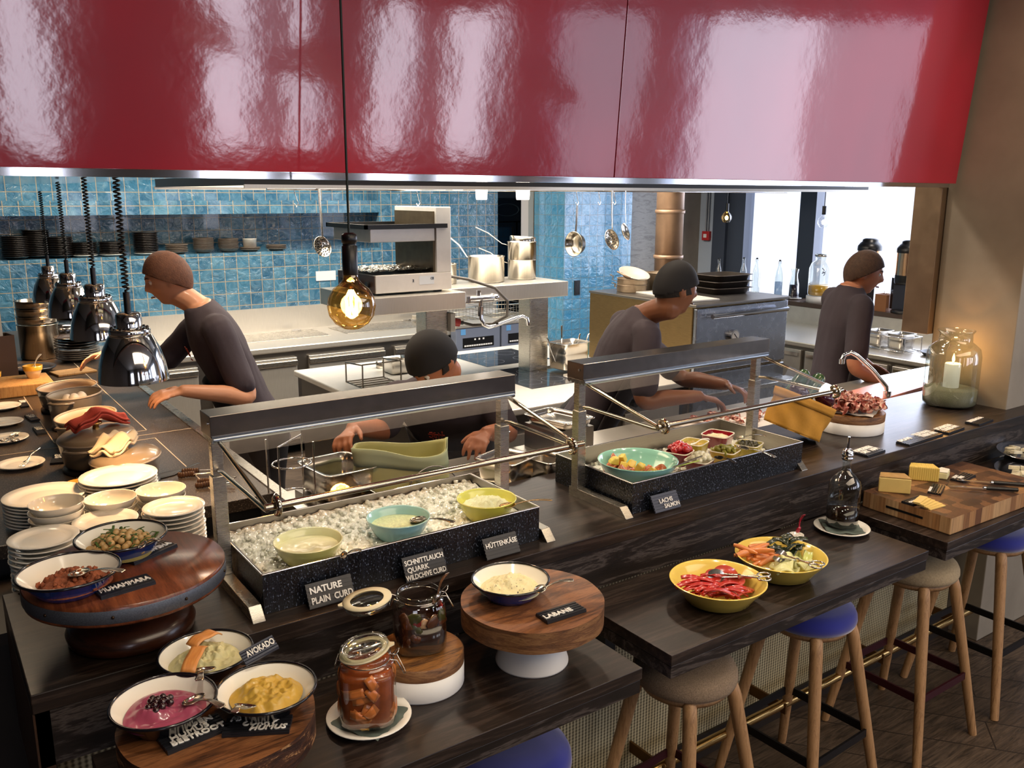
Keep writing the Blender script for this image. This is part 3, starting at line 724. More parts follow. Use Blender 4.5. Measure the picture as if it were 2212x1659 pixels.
def ring_tongs(A, B, label, mat=None, w=.012):
    """scissor-style serving tongs: two spoon ends, crossed arms, two finger rings"""
    A, B = Vector(A), Vector(B); Ln = (B-A).length; ex = (B-A).normalized(); ey = Vector((0, 0, 1)).cross(ex).normalized(); ez = ex.cross(ey)
    t = thing('serving_tongs', label, 'tongs'); t.matrix_world = Matrix.Translation(A) @ Matrix((ex, ey, ez)).transposed().to_4x4()
    for s in (-1, 1):
        mb = MB()
        mb.tube([(Ln*.22, s*.006, s*.003), (Ln*.5, 0, s*.002), (Ln*.8, -s*.013, s*.002)], .0026, 8)
        rc = (Ln*.9, -s*.018); mb.tube([(rc[0]+.017*math.cos(a), rc[1]+.013*math.sin(a), s*.002) for a in [2*PI*i/20 for i in range(20)]], .0026, 8, True)
        mb.grid(lambda u, v: (Ln*.26*u, s*.007+(v-.5)*2*.017*math.sqrt(max(0.01, 1-((u-.45)/.56)**2)), s*(.004+.006*math.sin(u*PI))), 12, 6)
        mb.build('arm', mat or M_silver, t)
    MB().cyl((Ln*.5, 0, -.005), (Ln*.5, 0, .005), .005, n=12).build('rivet', M_silver, t)
    return t
ring_tongs((.30, 3.87, G_+.02), (.262, 3.74, G_+.022), 'small silver ring tongs lying on the buffet plate')
# little price signs on the stone top
for (a, b, c), lb in (((((0.3725, 4.404, 1.15)), (0.404, 4.4038, 1.15), (0.3742, 4.5441, 1.15)), 'tiny black letter board beside the farthest buffet plate'),
                      (((0.3768, 4.1035, 1.15), (0.4123, 4.1075, 1.15), (0.3791, 4.2165, 1.15)), 'tiny black letter board beside the empty buffet plate'),
                      (((0.3709, 3.8522, 1.15), (0.4059, 3.8534, 1.15), (0.3701, 3.9724, 1.15)), 'tiny black letter board beside the plate with tongs'),
                      (((0.3545, 3.389, 1.15), (0.3993, 3.3783, 1.15), (0.3588, 3.5018, 1.15)), 'tiny black letter board beside the plate with the fork')):
    sign(['EGGS', 'EIER'], lb, [a, b, c], size=.032, bold=.03, dx=[.12, .2])
# tongs and pan server by the right edge of the stone
def grip_tongs(A, B, label):
    A, B = Vector(A), Vector(B); Ln = (B-A).length; ex = (B-A).normalized(); ey = Vector((0, 0, 1)).cross(ex).normalized(); ez = ex.cross(ey)
    t = thing('kitchen_tongs', label, 'tongs'); t.matrix_world = Matrix.Translation(A) @ Matrix((ex, ey, ez)).transposed().to_4x4()
    for s in (-1, 1):
        mb = MB(); mb.mat(0).tube([(.05, s*.020, 0), (.12, s*.014, 0), (Ln, s*.004, 0)], 1, 8, flat=(.014, .003), rs=[1, 1, 1])
        mb.mat(1)
        for k in range(7): mb.ball((.008*k, s*(.020+.004*math.sin(k)), 0), .009-.0005*k*0, (.8, .5, 1.2), 8, 6)
        mb.build('arm', [M_silver, plain('brown_silicone', '#3a2416', .5)], t)
    return t
grip_tongs((0.7093, 2.9998, 1.16), (0.8252, 2.9205, 1.17), 'steel kitchen tongs with brown scalloped tips on the stone edge, farther pair')
grip_tongs((0.7245, 2.8524, 1.16), (0.8216, 2.8079, 1.17), 'steel kitchen tongs with brown scalloped tips, nearer pair')
o = MB().tube([(0, 0, 0), (.05, 0, 0), (.09, 0, .004), (.16, 0, .012)], 1, 8, flat=(.06, .004), rs=[1, 1, .25, .3]).build('turner', M_blackmetal, loc=(0.6334, 3.0286, 1.153), rz=.25); tag(o, 'black slotted turner lying beside the shallow covered pot', 'turner')
# butcher block with two mustard cups, menu box
cb = thing('cutting_board', 'pale butcher block at the far left of the hot buffet with two cups on it', 'board', (.305, 4.78, G_))
M_butcher = wood('pale_butcher_block', [(.35, rgb('#a87a44')), (.55, rgb('#cfa267')), (.7, rgb('#b88a52'))], scale=(14, 14, 1), rough=.5, bump=.05)
MB().box((-.34, -.13, 0), (.24, .14, .06)).build('block', M_butcher, cb, bevel=.006)
M_yel = plain('mustard_yellow_glaze', '#d6a534', .2, coat=.4); M_crm = plain('cream_glaze', '#d8cdb2', .2, coat=.4)
def mustard_cup(label, x, y):
    t = thing('dip_cup', label, 'cup', (x, y, G_+.06), group='two tone dip cups')
    MB().mat(0).lathe([(.0001, 0), (.026, 0), (.040, .042)], 28, cap=False).build('cup_body', M_crm, t)
    MB().lathe([(.042, .040), (.045, .062), (.042, .063), (.036, .040), (.026, .015), (.0001, .014)], 28, cap=False).build('yellow_collar', M_yel, t)
    stuff('dip', 'chopped relish filling the '+label.split(' two')[0], 'food', blob(.037, .004, .004, 80, 2, 6, 20), plain('relish', '#8c7a3a', .6, var=.5, vscale=120), (x, y, G_+.06+.044))
mustard_cup('left two tone dip cup on the pale butcher block', .29, 4.72); mustard_cup('right two tone dip cup on the pale butcher block', .475, 4.80)
spoon((.287, 4.72, G_+.10), (.297, 4.75, G_+.178), 'small white spoon standing in the left dip cup', M_white, w=.010)
spoon((.47, 4.795, G_+.10), (.52, 4.83, G_+.17), 'small white spoon standing in the right dip cup', M_white, w=.010)
mbx = thing('menu_box', 'upright brown box holding menu cards at the left edge', 'box', (.345, 5.05, G_), .2)
M_brown = plain('brown_board', '#5b4436', .6)
mb = MB(); mb.box((-.075, -.06, 0), (.075, -.054, .25)); mb.box((-.075, .054, 0), (.075, .06, .25)); mb.box((-.075, -.054, 0), (-.069, .054, .25)); mb.box((.069, -.054, 0), (.075, .054, .25)); mb.box((-.069, -.054, 0), (.069, .054, .006)); mb.build('box_body', M_brown, mbx)
M_card = plain('menu_card', '#e6dfd0', .6)
for k in range(6):
    o = MB().box((-.055, -.0015, 0), (.055, .0015, .34)).build('menu_card', M_card, loc=(.33-.012*k+.0, 5.03+.018*k, G_+.04+.008*k), rot=(-.06*k*.5, 0, .2))
    tag(o, f'cream menu card, {["front","second","third","fourth","fifth","rearmost"][k]} in the brown box', 'menu card', 'menu cards in the brown box')
    if k == 0: MB().box((-.055, -.0019, .17), (.055, -.0015, .174)).build('printed_line', plain('print_grey', '#8b8577', .6), o); MB().box((-.045, -.0019, .12), (-.015, -.0015, .155)).build('printed_block', plain('print_green', '#b9c46a', .6), o)
blk = thing('patterned_sign', 'black sign with white scroll pattern at the left edge before the menu box', 'sign', (.255, 4.97, G_), .15)
MB().box((-.09, -.01, 0), (.05, .01, .16)).build('board', M_blackmetal, blk)
mb = MB()
for (x, z, r) in ((.02, .12, .018), (-.005, .095, .02), (.022, .075, .015), (0, .055, .016), (-.03, .12, .016), (-.04, .075, .018)):
    mb.tube([(x+r*(1-.6*k/16)*math.cos(k*.55), -.0105, z+r*(1-.6*k/16)*math.sin(k*.55)) for k in range(16)], .0022, 5)
mb.tube([(-.02, -.0105, .03), (.03, -.0105, .032)], .004, 5); mb.build('scroll_pattern', M_letter, blk)
# stainless pots, dark plates behind
spot = thing('steel_pot_stack', '', 'pot'); bpy.data.objects.remove(spot)
def steel_pot(label, x, y, z, r, h, group=None, rim=.006, name='steel_pot', m=None):
    t = thing(name, label, 'pot', (x, y, z), group=group); m = m or M_steelpot
    mb = MB(); mb.lathe([(.0001, 0), (r*.96, 0), (r, .008), (r, h), (r+rim, h), (r+rim, h+.003), (r-.002, h+.003), (r-.003, .01), (.0001, .008)], 36, cap=False); mb.build('pot_body', m, t); return t
M_steelpot = steel('polished_pot_steel', '#b9b3a8', .2, (30, 30, .6), .25)
x_, y_ = .62, 5.75
steel_pot('tall steel insert pot at the bottom of the stack beside the menu box', x_, y_, G_, .105, .20, 'nested steel inserts')
for k in range(3): steel_pot(f'shallow steel insert, {["lowest","middle","topmost"][k]} of three nested above the tall pot', x_, y_, G_+.206+.045*k, .104, .042, 'nested steel inserts')
steel_pot('steel insert pot standing behind the heat lamps near the tile wall', 1.0-.12, 6.25, G_, .10, .17)
wr = MB().lathe([(.0001, 0), (.10, 0), (.12, .03), (.13, .12), (.125, .15), (.06, .165), (.0001, .168)], 28, cap=False).build('wrapped_container', glassy('cling_film', '#9a948a', .6, .25, .15), loc=(.78, 6.05, G_)); tag(wr, 'container wrapped in cling film behind the chrome lamps', 'container')
mb = MB(); mb.box((-.13, -.1, 0), (.13, .1, .20)); mb.box((-.14, -.11, .20), (.14, .11, .215)); o = mb.build('lidded_tub', glassy('smoky_plastic', '#6f7076', .5, .3, .1), loc=(.86, 6.55, G_), bevel=.01); tag(o, 'translucent lidded tub against the tile wall behind the lamps', 'tub')
dk = plate_kind('dark_plate', .12, .02, plain('dark_glaze', '#26211f', .2, coat=.4)); lt = plate_kind('striped_plate', .12, .02, plain('grey_glaze', '#8b8378', .25, coat=.3))
stack(lt, 5, .012, .79, 5.55, G_+.07, 'the grey plate pile behind the chrome lamps', 'grey plates', 'grey plate')
stack(dk, 4, .016, .79, 5.55, G_+.14, 'the dark plate pile on top of the grey plates', 'dark plates', 'dark glazed plate')
o = dup(dk, (.52, 5.28, G_+.08)); tag(o, 'wide dark dish with pale inside between menu box and board', 'dish'); o.scale = (1.0, 1.0, 1.6); o.data = dk.data.copy(); o.data.materials.clear(); o.data.materials.append(plain('slate_glaze', '#39404d', .2, coat=.4))
o.location.z = G_
o = MB().box((-.1, -.07, 0), (.1, .07, .012)).build('serving_board', M_butcher, loc=(.70, 5.15, G_), rz=.2, bevel=.003); tag(o, 'thin pale wooden serving board lying flat behind the front lamp', 'board')

# heat lamps
hl = thing('heat_lamp', 'chrome heat lamp on a black coiled cord, nearest of the row of four', 'lamp', (0, 0, 0), group='chrome heat lamps over the buffet')
MB().lathe([(.100, 0), (.0995, .012), (.092, .055), (.080, .095), (.062, .132), (.058, .137), (.056, .137), (.060, .130), (.078, .092), (.089, .054), (.097, .012), (.098, 0), (.100, 0)], 56, cap=False).build('shade', M_chrome, hl)
c = MB().lathe([(.056, .135), (.058, .138), (.058, .152), (.055, .156), (.036, .158), (.0001, .158)], 40, cap=False).build('collar', M_chrome, hl)
for k in range(14):
    a = 2*PI*k/14; MB().ball((.050*math.cos(a), .050*math.sin(a), .156), .005, n=8, m=6).build('vent_hole', M_black, c)
MB().lathe([(.036, .156), (.036, .196), (.030, .202), (.0001, .202)], 32, cap=False).build('neck', M_chrome, hl)
MB().cyl((0, 0, .20), (0, 0, .262), .0095, n=14).build('stem', M_black, hl)
pts = [(.0085*math.cos(k*1.2)*(1 if k > 3 else .3), .0085*math.sin(k*1.2)*(1 if k > 3 else .3), .26+.00235*k) for k in range(152)]
MB().tube(pts, .0030, 6).build('coiled_cord', M_black, hl)
MB().ball((0, 0, .05), .035, n=16, m=10).build('bulb', glow('warm_bulb', '#ffb169', 9), hl)
LP = [(.533, 2.735, 1.556), (.587, 3.573, 1.567), (.636, 4.54, 1.535), (.69, 5.60, 1.495)]
LN = ['nearest', 'second nearest', 'third nearest', 'farthest']
for i, p in enumerate(LP):
    o = hl if i == 0 else dup(hl, p); o.location = p; o['label'] = f'chrome heat lamp on a black coiled cord, {LN[i]} of the row of four'
    l = bpy.data.lights.new('heat_lamp_light', 'SPOT'); l.energy = 14; l.color = rgb('#ffc98f')[:3]; l.spot_size = 2.1; l.spot_blend = .6; l.shadow_soft_size = .04
    lo = bpy.data.objects.new('heat_lamp_light', l); COL.objects.link(lo); lo.location = (p[0], p[1], p[2]+.005)
rl = MB().box((.2, 2.30, 2.158), (.9, 6.6, 2.175)).build('lamp_track', M_chrome); tag(rl, 'ceiling track carrying the coiled cords of the heat lamps', 'rail')

# ================================================================ heated sneeze guards and chilled boxes on the bar
M_head = plain('polished_dark_steel', '#8a8480', .2, 1, var=.12, vscale=30)
M_alu = plain('ribbed_aluminium', '#9aa3ac', .25, 1)
M_rod = plain('warm_steel_rod', '#c8bda8', .14, 1)
gs = thing('sneeze_guard', 'steel sneeze guard with glass pane standing over the crushed ice display', 'sneeze guard', (.57, 2.06, T), group='sneeze guards on the bar')
W = .833
for i, x in enumerate((0, W)):
    MB().prism([(-.245, 0), (.03, 0), (.03, .03), (-.215, .03)], x-.013, x+.017, 'x').build('foot', M_steel, gs, bevel=.001)
    p = MB().box((x-.016, -.016, .03), (x+.016, .016, .285)).build('post', M_steel, gs, bevel=.0015)
    MB().box((x-.013, -.013, .285), (x+.013, .013, .40)).build('telescopic_tube', M_steel, p, bevel=.0015)
    MB().tube([(x, -.02, .298), (x, -.05, .302), (x, -.33, .300), (x, -.352, .302)], .0055, 10).build('lower_arm', M_rod, gs)
    MB().tube([(x, -.03, .376), (x, -.35, .309)], .0055, 10).build('upper_arm', M_rod, gs)
    k = MB().tube([(x+.02 if i == 0 else x-.02, -.352+.018*math.cos(a), .308+.018*math.sin(a)) for a in [PI*(.2+q/8) for q in range(-2, 12)]], .006, 8).build('rod_hook', M_rod, gs)
    MB().cyl((x+.012, 0, .26), (x+.026, 0, .26), .006, n=10).build('clamp_knob', M_chrome, gs)
h = MB().box((-.02, -.04, .388), (W+.02, .04, .441)).build('head_box', M_head, gs, bevel=.001)
mb = MB()
for i in range(5): mb.cyl((-.015, -.036+.018*i, .382), (W+.015, -.036+.018*i, .382), .009, n=10)
mb.box((-.018, -.0435, .384), (W+.018, -.040, .392)); mb.box((-.018, -.0425, .376), (W+.018, -.040, .382))
mb.build('lamp_strip', M_alu, h)
for x in (-.0205, W+.0205): MB().cyl((x-.002, -.02, .42), (x+.002, -.02, .42), .004, n=10).build('screw', M_chrome, h)
MB().cyl((-.005, -.352, .309), (W+.02, -.352, .309), .0078, n=12).build('front_rod', M_rod, gs)
MB().add([(0, -.04, .384), (W, -.04, .384), (W, -.35, .317), (0, -.35, .317)], [(0, 1, 2, 3)]).build('glass_pane', glassy('guard_glass', edge=.55, base=.07), gs)
dup(gs, (1.705, 2.068, T), label='steel sneeze guard with glass pane standing over the salmon and pickles display')

def blackwet():
    t = NT('wet_black_plastic'); v = t.coord()
    n = t.noise(t.coord((1, 1, .6)), 240, 2, .5); n2 = t.noise(t.coord((30, 30, 2.2)), 3, 3, .6)
    f = t.ramp(n, [(.60, (0, 0, 0, 1)), (.66, (1, 1, 1, 1))])
    col = t.mix(f, t.ramp(n2, [(.4, rgb('#0b0c10')), (.6, rgb('#171a22'))]), rgb('#5b6476'))
    m = t.setp(col, .22, 0, .6); t.bump(n, .5, .003); return m
M_wet = blackwet(); M_inox = steel('box_lining', '#a39e96', .38)
def chilled_box(label, x0, x1, y1):
    t = thing('chilled_display_box', label, 'display box', (x0, 1.845, T+.0005), group='chilled display boxes')
    w, d, h = x1-x0, y1-1.845, .098
    mb = MB(); mb.box((0, 0, 0), (w, .003, h)); mb.box((0, d-.003, 0), (w, d, h)); mb.box((0, .003, 0), (.003, d-.003, h)); mb.box((w-.003, .003, 0), (w, d-.003, h))
    mb.build('outer_skin', M_wet, t)
    mb = MB(); mb.box((.003, .003, 0), (w-.003, .006, h+.001)); mb.box((.003, d-.006, 0), (w-.003, d-.003, h+.001)); mb.box((.003, .006, 0), (.006, d-.006, h+.001)); mb.box((w-.006, .006, 0), (w-.003, d-.006, h+.001)); mb.box((.006, .006, 0), (w-.006, d-.006, .012))
    mb.build('steel_lining', M_inox, t)
    mb = MB()
    for a, b in (((0, 0), (w, 0)), ((0, 0), (0, d)), ((w, 0), (w, d)), ((0, d), (w, d))): mb.tube([(a[0], a[1], h), (b[0], b[1], h)], .0022, 6)
    mb.build('bright_edge', M_chrome, t)
    return t
chilled_box('black box of crushed ice with condensation holding three curd bowls', .594, 1.383, 2.205)
chilled_box('black wet display box holding the salmon bowl and small pickle dishes', 1.735, 2.545, 2.225)
def ice_mat():
    t = NT('crushed_ice'); v = t.coord()
    vo = t.new('ShaderNodeTexVoronoi', Scale=110.0); t.link(v, vo.inputs['Vector'])
    col = t.ramp(vo.outputs['Distance'], [(0, rgb('#fbfaf2')), (.5, rgb('#eceddf')), (1, rgb('#d6d3c0'))])
    m = t.setp(col, .12, 0, .7); t.bump(vo.outputs['Distance'], .5, .005); return m
M_ice = ice_mat()
def ice(label, x0, x1, y0, y1, z, hi, seed):
    mb = MB()
    mb.grid(lambda u, v: (x0+(x1-x0)*u, y0+(y1-y0)*v, z+hi*v*v+.010*noise.noise(Vector((u*26, v*12, seed)))+.006*noise.noise(Vector((u*60, v*28, seed)))), 120, 44, smooth=False)
    r2 = random.Random(seed)
    for i in range(420):
        u, v = r2.random(), r2.random()**.8; mb.ball((x0+(x1-x0)*(.01+.98*u), y0+(y1-y0)*(.02+.96*v), z+hi*v*v+.004), r2.uniform(.004, .009), (1, .8, .8), 5, 4, .35)
    o = mb.build('crushed_ice', M_ice); return tag(o, label, 'ice', kind='stuff')
ice('crushed ice filling the left display box around the curd bowls', .603, 1.374, 1.855, 2.196, T+.060, .022, 3)
ice('crushed ice lying around the salmon bowl in the right display box', 1.744, 2.536, 1.855, 2.216, T+.035, .004, 9)

def stone_bowl(label, x, y, z, r, h, c_out, c_in, name='stoneware_bowl', sx=1, sy=1, foot=.42, group=None, rz=0):
    t = thing(name, label, 'bowl', (x, y, z), rz, group)
    mo, mi = plain('glaze'+c_out, c_out, .18, coat=.4), plain('glaze'+c_in, c_in, .16, coat=.4)
    mb = MB()
    mb.mat(0).lathe([(.0001, 0), (r*foot, 0), (r*(foot+.12), h*.12), (r*.80, h*.5), (r*.95, h*.85), (r, h)], 56, cap=False, sx=sx, sy=sy)
    mb.mat(1).lathe([(r, h), (r*.985, h+.002), (r*.955, h), (r*.90, h*.84), (r*.74, h*.5), (r*foot, h*.16), (.0001, h*.12)], 56, cap=False, sx=sx, sy=sy)
    mb.build('bowl_body', [mo, mi], t); return t
CB = [(.748, 1.936, 'pale yellow bowl of plain curd in the crushed ice', '#cbc877', '#e2e3b4'), (1.003, 1.955, 'turquoise bowl of chive curd in the crushed ice', '#86b9c2', '#a9d2cb'), (1.273, 1.945, 'lime yellow bowl of cottage cheese in the crushed ice', '#cfca50', '#dcda70')]
CB = [(.744, 1.94)+CB[0][2:], (1.002, 1.957)+CB[1][2:], (1.273, 1.945)+CB[2][2:]]
for x, y, lb, a, b in CB: stone_bowl(lb, x, y, T+.045, .0845, .072, a, b, group='curd bowls in the ice')
M_curd = plain('plain_curd', '#dfe0b8', .3, coat=.3); M_chive = plain('chive_curd', '#c9d4a4', .4, var=.25, vscale=160); M_cott = plain('cottage_cheese', '#dfe6c0', .35, var=.06, vscale=90, bump=.5, bscale=150)
stuff('plain_curd', 'smooth pale curd filling the pale yellow bowl', 'food', blob(.0735, .004, .003, 30, 1, swirl=.002), M_curd, (.744, 1.94, T+.045+.055))
stuff('chive_curd', 'speckled green chive curd filling the turquoise bowl', 'food', blob(.072, .003, .003, 50, 2), M_chive, (1.002, 1.957, T+.045+.052))
stuff('cottage_cheese', 'lumpy white cottage cheese heaped in the lime yellow bowl', 'food', blob(.072, .018, .012, 90, 5, 20, 56), M_cott, (1.273, 1.945, T+.045+.050))
M_oldsilver = plain('aged_silver', '#8f8574', .25, 1)
spoon((0.7746, 1.8181, 1.262), (0.8194, 1.7955, 1.272), 'silver spoon handle at the rim of the plain curd bowl', M_oldsilver)
spoon((1.0363, 1.9508, 1.256), (1.101, 1.8364, 1.268), 'aged silver spoon resting in the chive curd bowl', M_oldsilver, w=.024)
spoon((1.2738, 1.8838, 1.262), (1.4021, 1.8107, 1.275), 'bronze toned spoon resting in the cottage cheese bowl', plain('bronze_spoon', '#a8875a', .25, 1), w=.020)
# leaning label boards on the box fronts
def leaning(lines, label, px, **k):
    sign(lines, label, px, th=.006, **k)
def lean_at(xa, xb, z0, hgt, y0=1.838, tilt=.030):
    return [(xa, y0-tilt, z0), (xb, y0-tilt, z0), (xa, y0-.004, z0+hgt)]
leaning(['NATURE', 'PLAIN  CURD'], 'black letter board reading NATURE PLAIN CURD leaning on the ice box', lean_at(.688, .803, T+.001, .052), size=.021, dx=[.06, .06], top=.050, lead=1.35)
leaning(['SCHNITTLAUCH', 'QUARK', 'WILDCHIVE CURD'], 'black letter board reading SCHNITTLAUCH QUARK WILDCHIVE CURD leaning on the ice box', lean_at(.942, 1.060, T+.001, .056), size=.0178, dx=[.03, .06, .0], top=.054, bold=.02, lead=1.2)
leaning(['HÜTTENKÄSE'], 'black letter board reading HÜTTENKÄSE leaning on the ice box', lean_at(1.182, 1.290, T+.001, .050), size=.0185, dx=[.04], top=.043, bold=.02)
leaning(['LACHS', '  SALMON'], 'black letter board reading LACHS SALMON leaning on the right display box', lean_at(1.795, 1.903, T+.001, .048), size=.0185, dx=[.24, .30], top=.040, bold=.02, lead=1.1, mat=plain('slate_ridges', '#3b4050', .4))

# salmon bowl and pickle dishes
stone_bowl('large turquoise bowl of smoked salmon pieces with lemon wedges', 1.885, 1.985, T+.025, .130, .088, '#8cc6c4', '#93cdb8', foot=.5)
M_sal = plain('smoked_salmon', '#b9683f', .35, var=.3, vscale=40, coat=.3); M_lem = plain('lemon_flesh', '#e2c95c', .35, var=.12, vscale=60, coat=.3); M_rind = plain('lemon_rind', '#d9b93c', .45)
mb = MB().grid(lambda u, v: (.05*(u-.5), .034*(v-.5)*(1-.5*abs(u-.5)), .012*math.sin(u*5)+.007*math.cos(v*6)), 8, 5); s0 = mb.build('salmon_slice', M_sal); q = s0.modifiers.new('s', 'SOLIDIFY'); q.thickness = .009
for i in range(26):
    a = PI*(.55+1.05*rnd.random()); r_ = .095*math.sqrt(rnd.random()); 
    if i > 17: a = -PI*.5+rnd.uniform(-.7, .7)
    o = s0 if i == 0 else dup(s0, (0, 0, 0)); o.location = (1.885+r_*math.cos(a), 1.985+r_*math.sin(a), T+.060+.10*r_*r_/.01*.35+rnd.uniform(0, .014)); o.rotation_euler = (rnd.uniform(-.5, .5), rnd.uniform(-.4, .4), rnd.uniform(0, 6))
    tag(o, 'curled slice of orange smoked salmon in the large turquoise bowl', 'salmon slice', 'salmon slices in the turquoise bowl')
mb = MB(); mb.mat(0).prism([(0, 0), (.034, 0), (.031, .012), (.022, .022), (.009, .026)], -.011, .011, 'y'); lw_ = mb.build('lemon_wedge', [M_lem], bevel=.003)
for i, (dx, dy, dz, rz) in enumerate(((-.07, .0, .10, .4), (-.035, -.012, .102, 1.2), (-.02, .03, .108, 2.1), (-.055, .035, .104, 2.9), (-.05, -.045, .10, .1), (.0, -.02, .095, 3.6), (-.01, -.055, .094, 5.0))):
    o = lw_ if i == 0 else dup(lw_, (0, 0, 0)); o.location = (1.885+dx, 1.985+dy, T+dz-.008); o.rotation_euler = (.5*math.sin(i*2), .3*math.cos(i), rz)
    tag(o, 'lemon wedge lying on the salmon pieces in the turquoise bowl', 'lemon wedge', 'lemon wedges on the salmon')
def square_dish(label, x, y, r, h, co, ci, rz, z=T+.040, rim='#e8dfc8'):
    t = thing('square_dish', label, 'dish', (x, y, z), rz, 'square pickle dishes')
    mo, mi, mr = plain('glaze'+co, co, .18, coat=.5), plain('glaze'+ci, ci, .2, coat=.4), plain('glaze'+rim, rim, .2, coat=.4)
    mb = MB(); mb.mat(0).lathe([(.0001, 0), (r*.72, 0), (r*.78, .004), (r*.97, h)], 48, cap=False, p=6); mb.mat(1).lathe([(r*.90, h), (r*.72, .008), (.0001, .007)], 48, cap=False, p=6)
    mb.build('dish_body', [mo, mi], t); MB().lathe([(r*.97, h-.001), (r*.965, h+.002), (r*.91, h+.002), (r*.90, h-.001)], 48, cap=False, p=6).build('rim', mr, t); return t
Dz = T+.060
DS = [(2.085, 1.995, .043, .045, '#7d1020', '#8a1526', 'small dark red square dish of cherry tomatoes'), (2.195, 2.035, .046, .050, '#b9a532', '#d3c46a', 'yellow square dish of mustard relish behind the tomatoes'), (2.345, 2.060, .052, .050, '#7a0c1c', '#8a1020', 'dark red square dish of creamed relish at the back of the display'),
      (2.080, 1.900, .043, .040, '#8a1020', '#d8d0b8', 'dark red square dish of pearl onions beside the salmon bowl'), (2.222, 1.915, .046, .045, '#c2a02c', '#dac266', 'yellow square dish of pickled gherkins at the front'), (2.352, 1.925, .045, .045, '#c8b440', '#dccf7a', 'yellow square dish of capers and olives at the right end')]
for x, y, r, h, co, ci, lb in DS: square_dish(lb, x, y, r, h, co, ci, .35, Dz)
def pieces(base, n, x, y, z, r, label, cat, group, flat=.0, dome=.01, seed=1, sq=True):
    r2 = random.Random(seed); 
    for i in range(n):
        a = i*2.39996+seed; q = r*math.sqrt((i+.5)/n); o = base if i == 0 else dup(base, (0, 0, 0))
        o.location = (x+q*math.cos(a), y+q*math.sin(a), z+dome*(1-(q/r)**2)+r2.uniform(-.001, .001)); o.rotation_euler = (r2.uniform(-.5, .5), r2.uniform(-.5, .5), r2.uniform(0, 6)); tag(o, label, cat, group)
M_tom = plain('cherry_tomato', '#b01c1c', .12, coat=.8)
pieces(MB().ball((0, 0, 0), .0125, (1.25, 1, 1), 14, 10).build('cherry_tomato', M_tom), 14, 2.085, 1.995, Dz+.050, .031, 'shiny red cherry tomato heaped in the dark red square dish', 'tomato', 'cherry tomatoes in the dish', dome=.018, seed=2)
pieces(MB().ball((0, 0, 0), .0105, (1, 1, .95), 14, 10).build('pearl_onion', plain('pearl_onion', '#d9d5b8', .15, coat=.7)), 14, 2.085, 1.900, Dz+.044, .031, 'glassy white pearl onion heaped in the square dish', 'onion', 'pearl onions in the dish', dome=.016, seed=4)
pieces(MB().tube([(-.02, 0, 0), (-.017, .001, .002), (0, .003, .004), (.017, .001, .002), (.02, 0, 0)], .007, 10, rs=[.003, .0065, .008, .0065, .003]).build('gherkin', plain('gherkin', '#7d7a28', .25, var=.3, vscale=60, coat=.4)), 13, 2.222, 1.915, Dz+.040, .033, 'small green pickled gherkin in the yellow square dish', 'gherkin', 'gherkins in the dish', dome=.010, seed=5)
pieces(MB().ball((0, 0, 0), .0075, (1.2, 1, 1), 10, 8).build('olive', plain('dark_olive', '#3d3a1c', .25, var=.4, vscale=40, coat=.5)), 22, 2.352, 1.925, Dz+.040, .034, 'small dark caper or olive in the yellow square dish', 'olive', 'olives in the dish', dome=.006, seed=6)
stuff('mustard_relish', 'yellow brown mustard relish filling the yellow square dish', 'food', blob(.042, .006, .006, 90, 4), plain('mustard_relish', '#a78a35', .4, var=.4, vscale=90), (2.195, 2.035, Dz+.040))
stuff('creamed_relish', 'pale creamed relish filling the back red dish', 'food', blob(.046, .006, .006, 70, 6), plain('creamed_relish', '#d8c7a0', .4, var=.3, vscale=60), (2.345, 2.060, Dz+.038))
spoon((2.1572, 2.0132, 1.262), (2.2194, 1.987, 1.278), 'white spoon laid across the mustard relish dish', M_white, w=.006, cup=.001)
spoon((2.3343, 1.9714, 1.27), (2.4197, 1.9061, 1.275), 'silver spoon laid across the creamed relish dish', M_oldsilver, w=.015)
spoon((2.2802, 1.9155, 1.262), (2.2748, 1.7494, 1.262), 'silver spoon across the gherkin and caper dishes with its handle over the box front', M_silver, w=.014)
spoon((2.1249, 1.8707, 1.262), (2.1187, 1.783, 1.262), 'dark slotted spoon leaning from the pearl onion dish over the box front', plain('dark_spoon', '#2b2622', .25, .8), w=.016)
for A, B, m, lb in (((1.896, 1.8595, 1.262), (2.0622, 1.8739, 1.272), M_steeldk, 'thin steel fork handle resting on the rim of the salmon bowl'), ((1.9109, 1.8702, 1.258), (2.0367, 1.8615, 1.264), plain('green_plastic', '#a9bf5a', .35), 'pale green plastic tongs arm resting in the salmon bowl')):
    o = MB().tube([(0, 0, 0), tuple(Vector(B)-Vector(A))], 1, 8, flat=(.008, .003), rs=[.8, 1]).build('server_handle', m, loc=A); tag(o, lb, 'server')

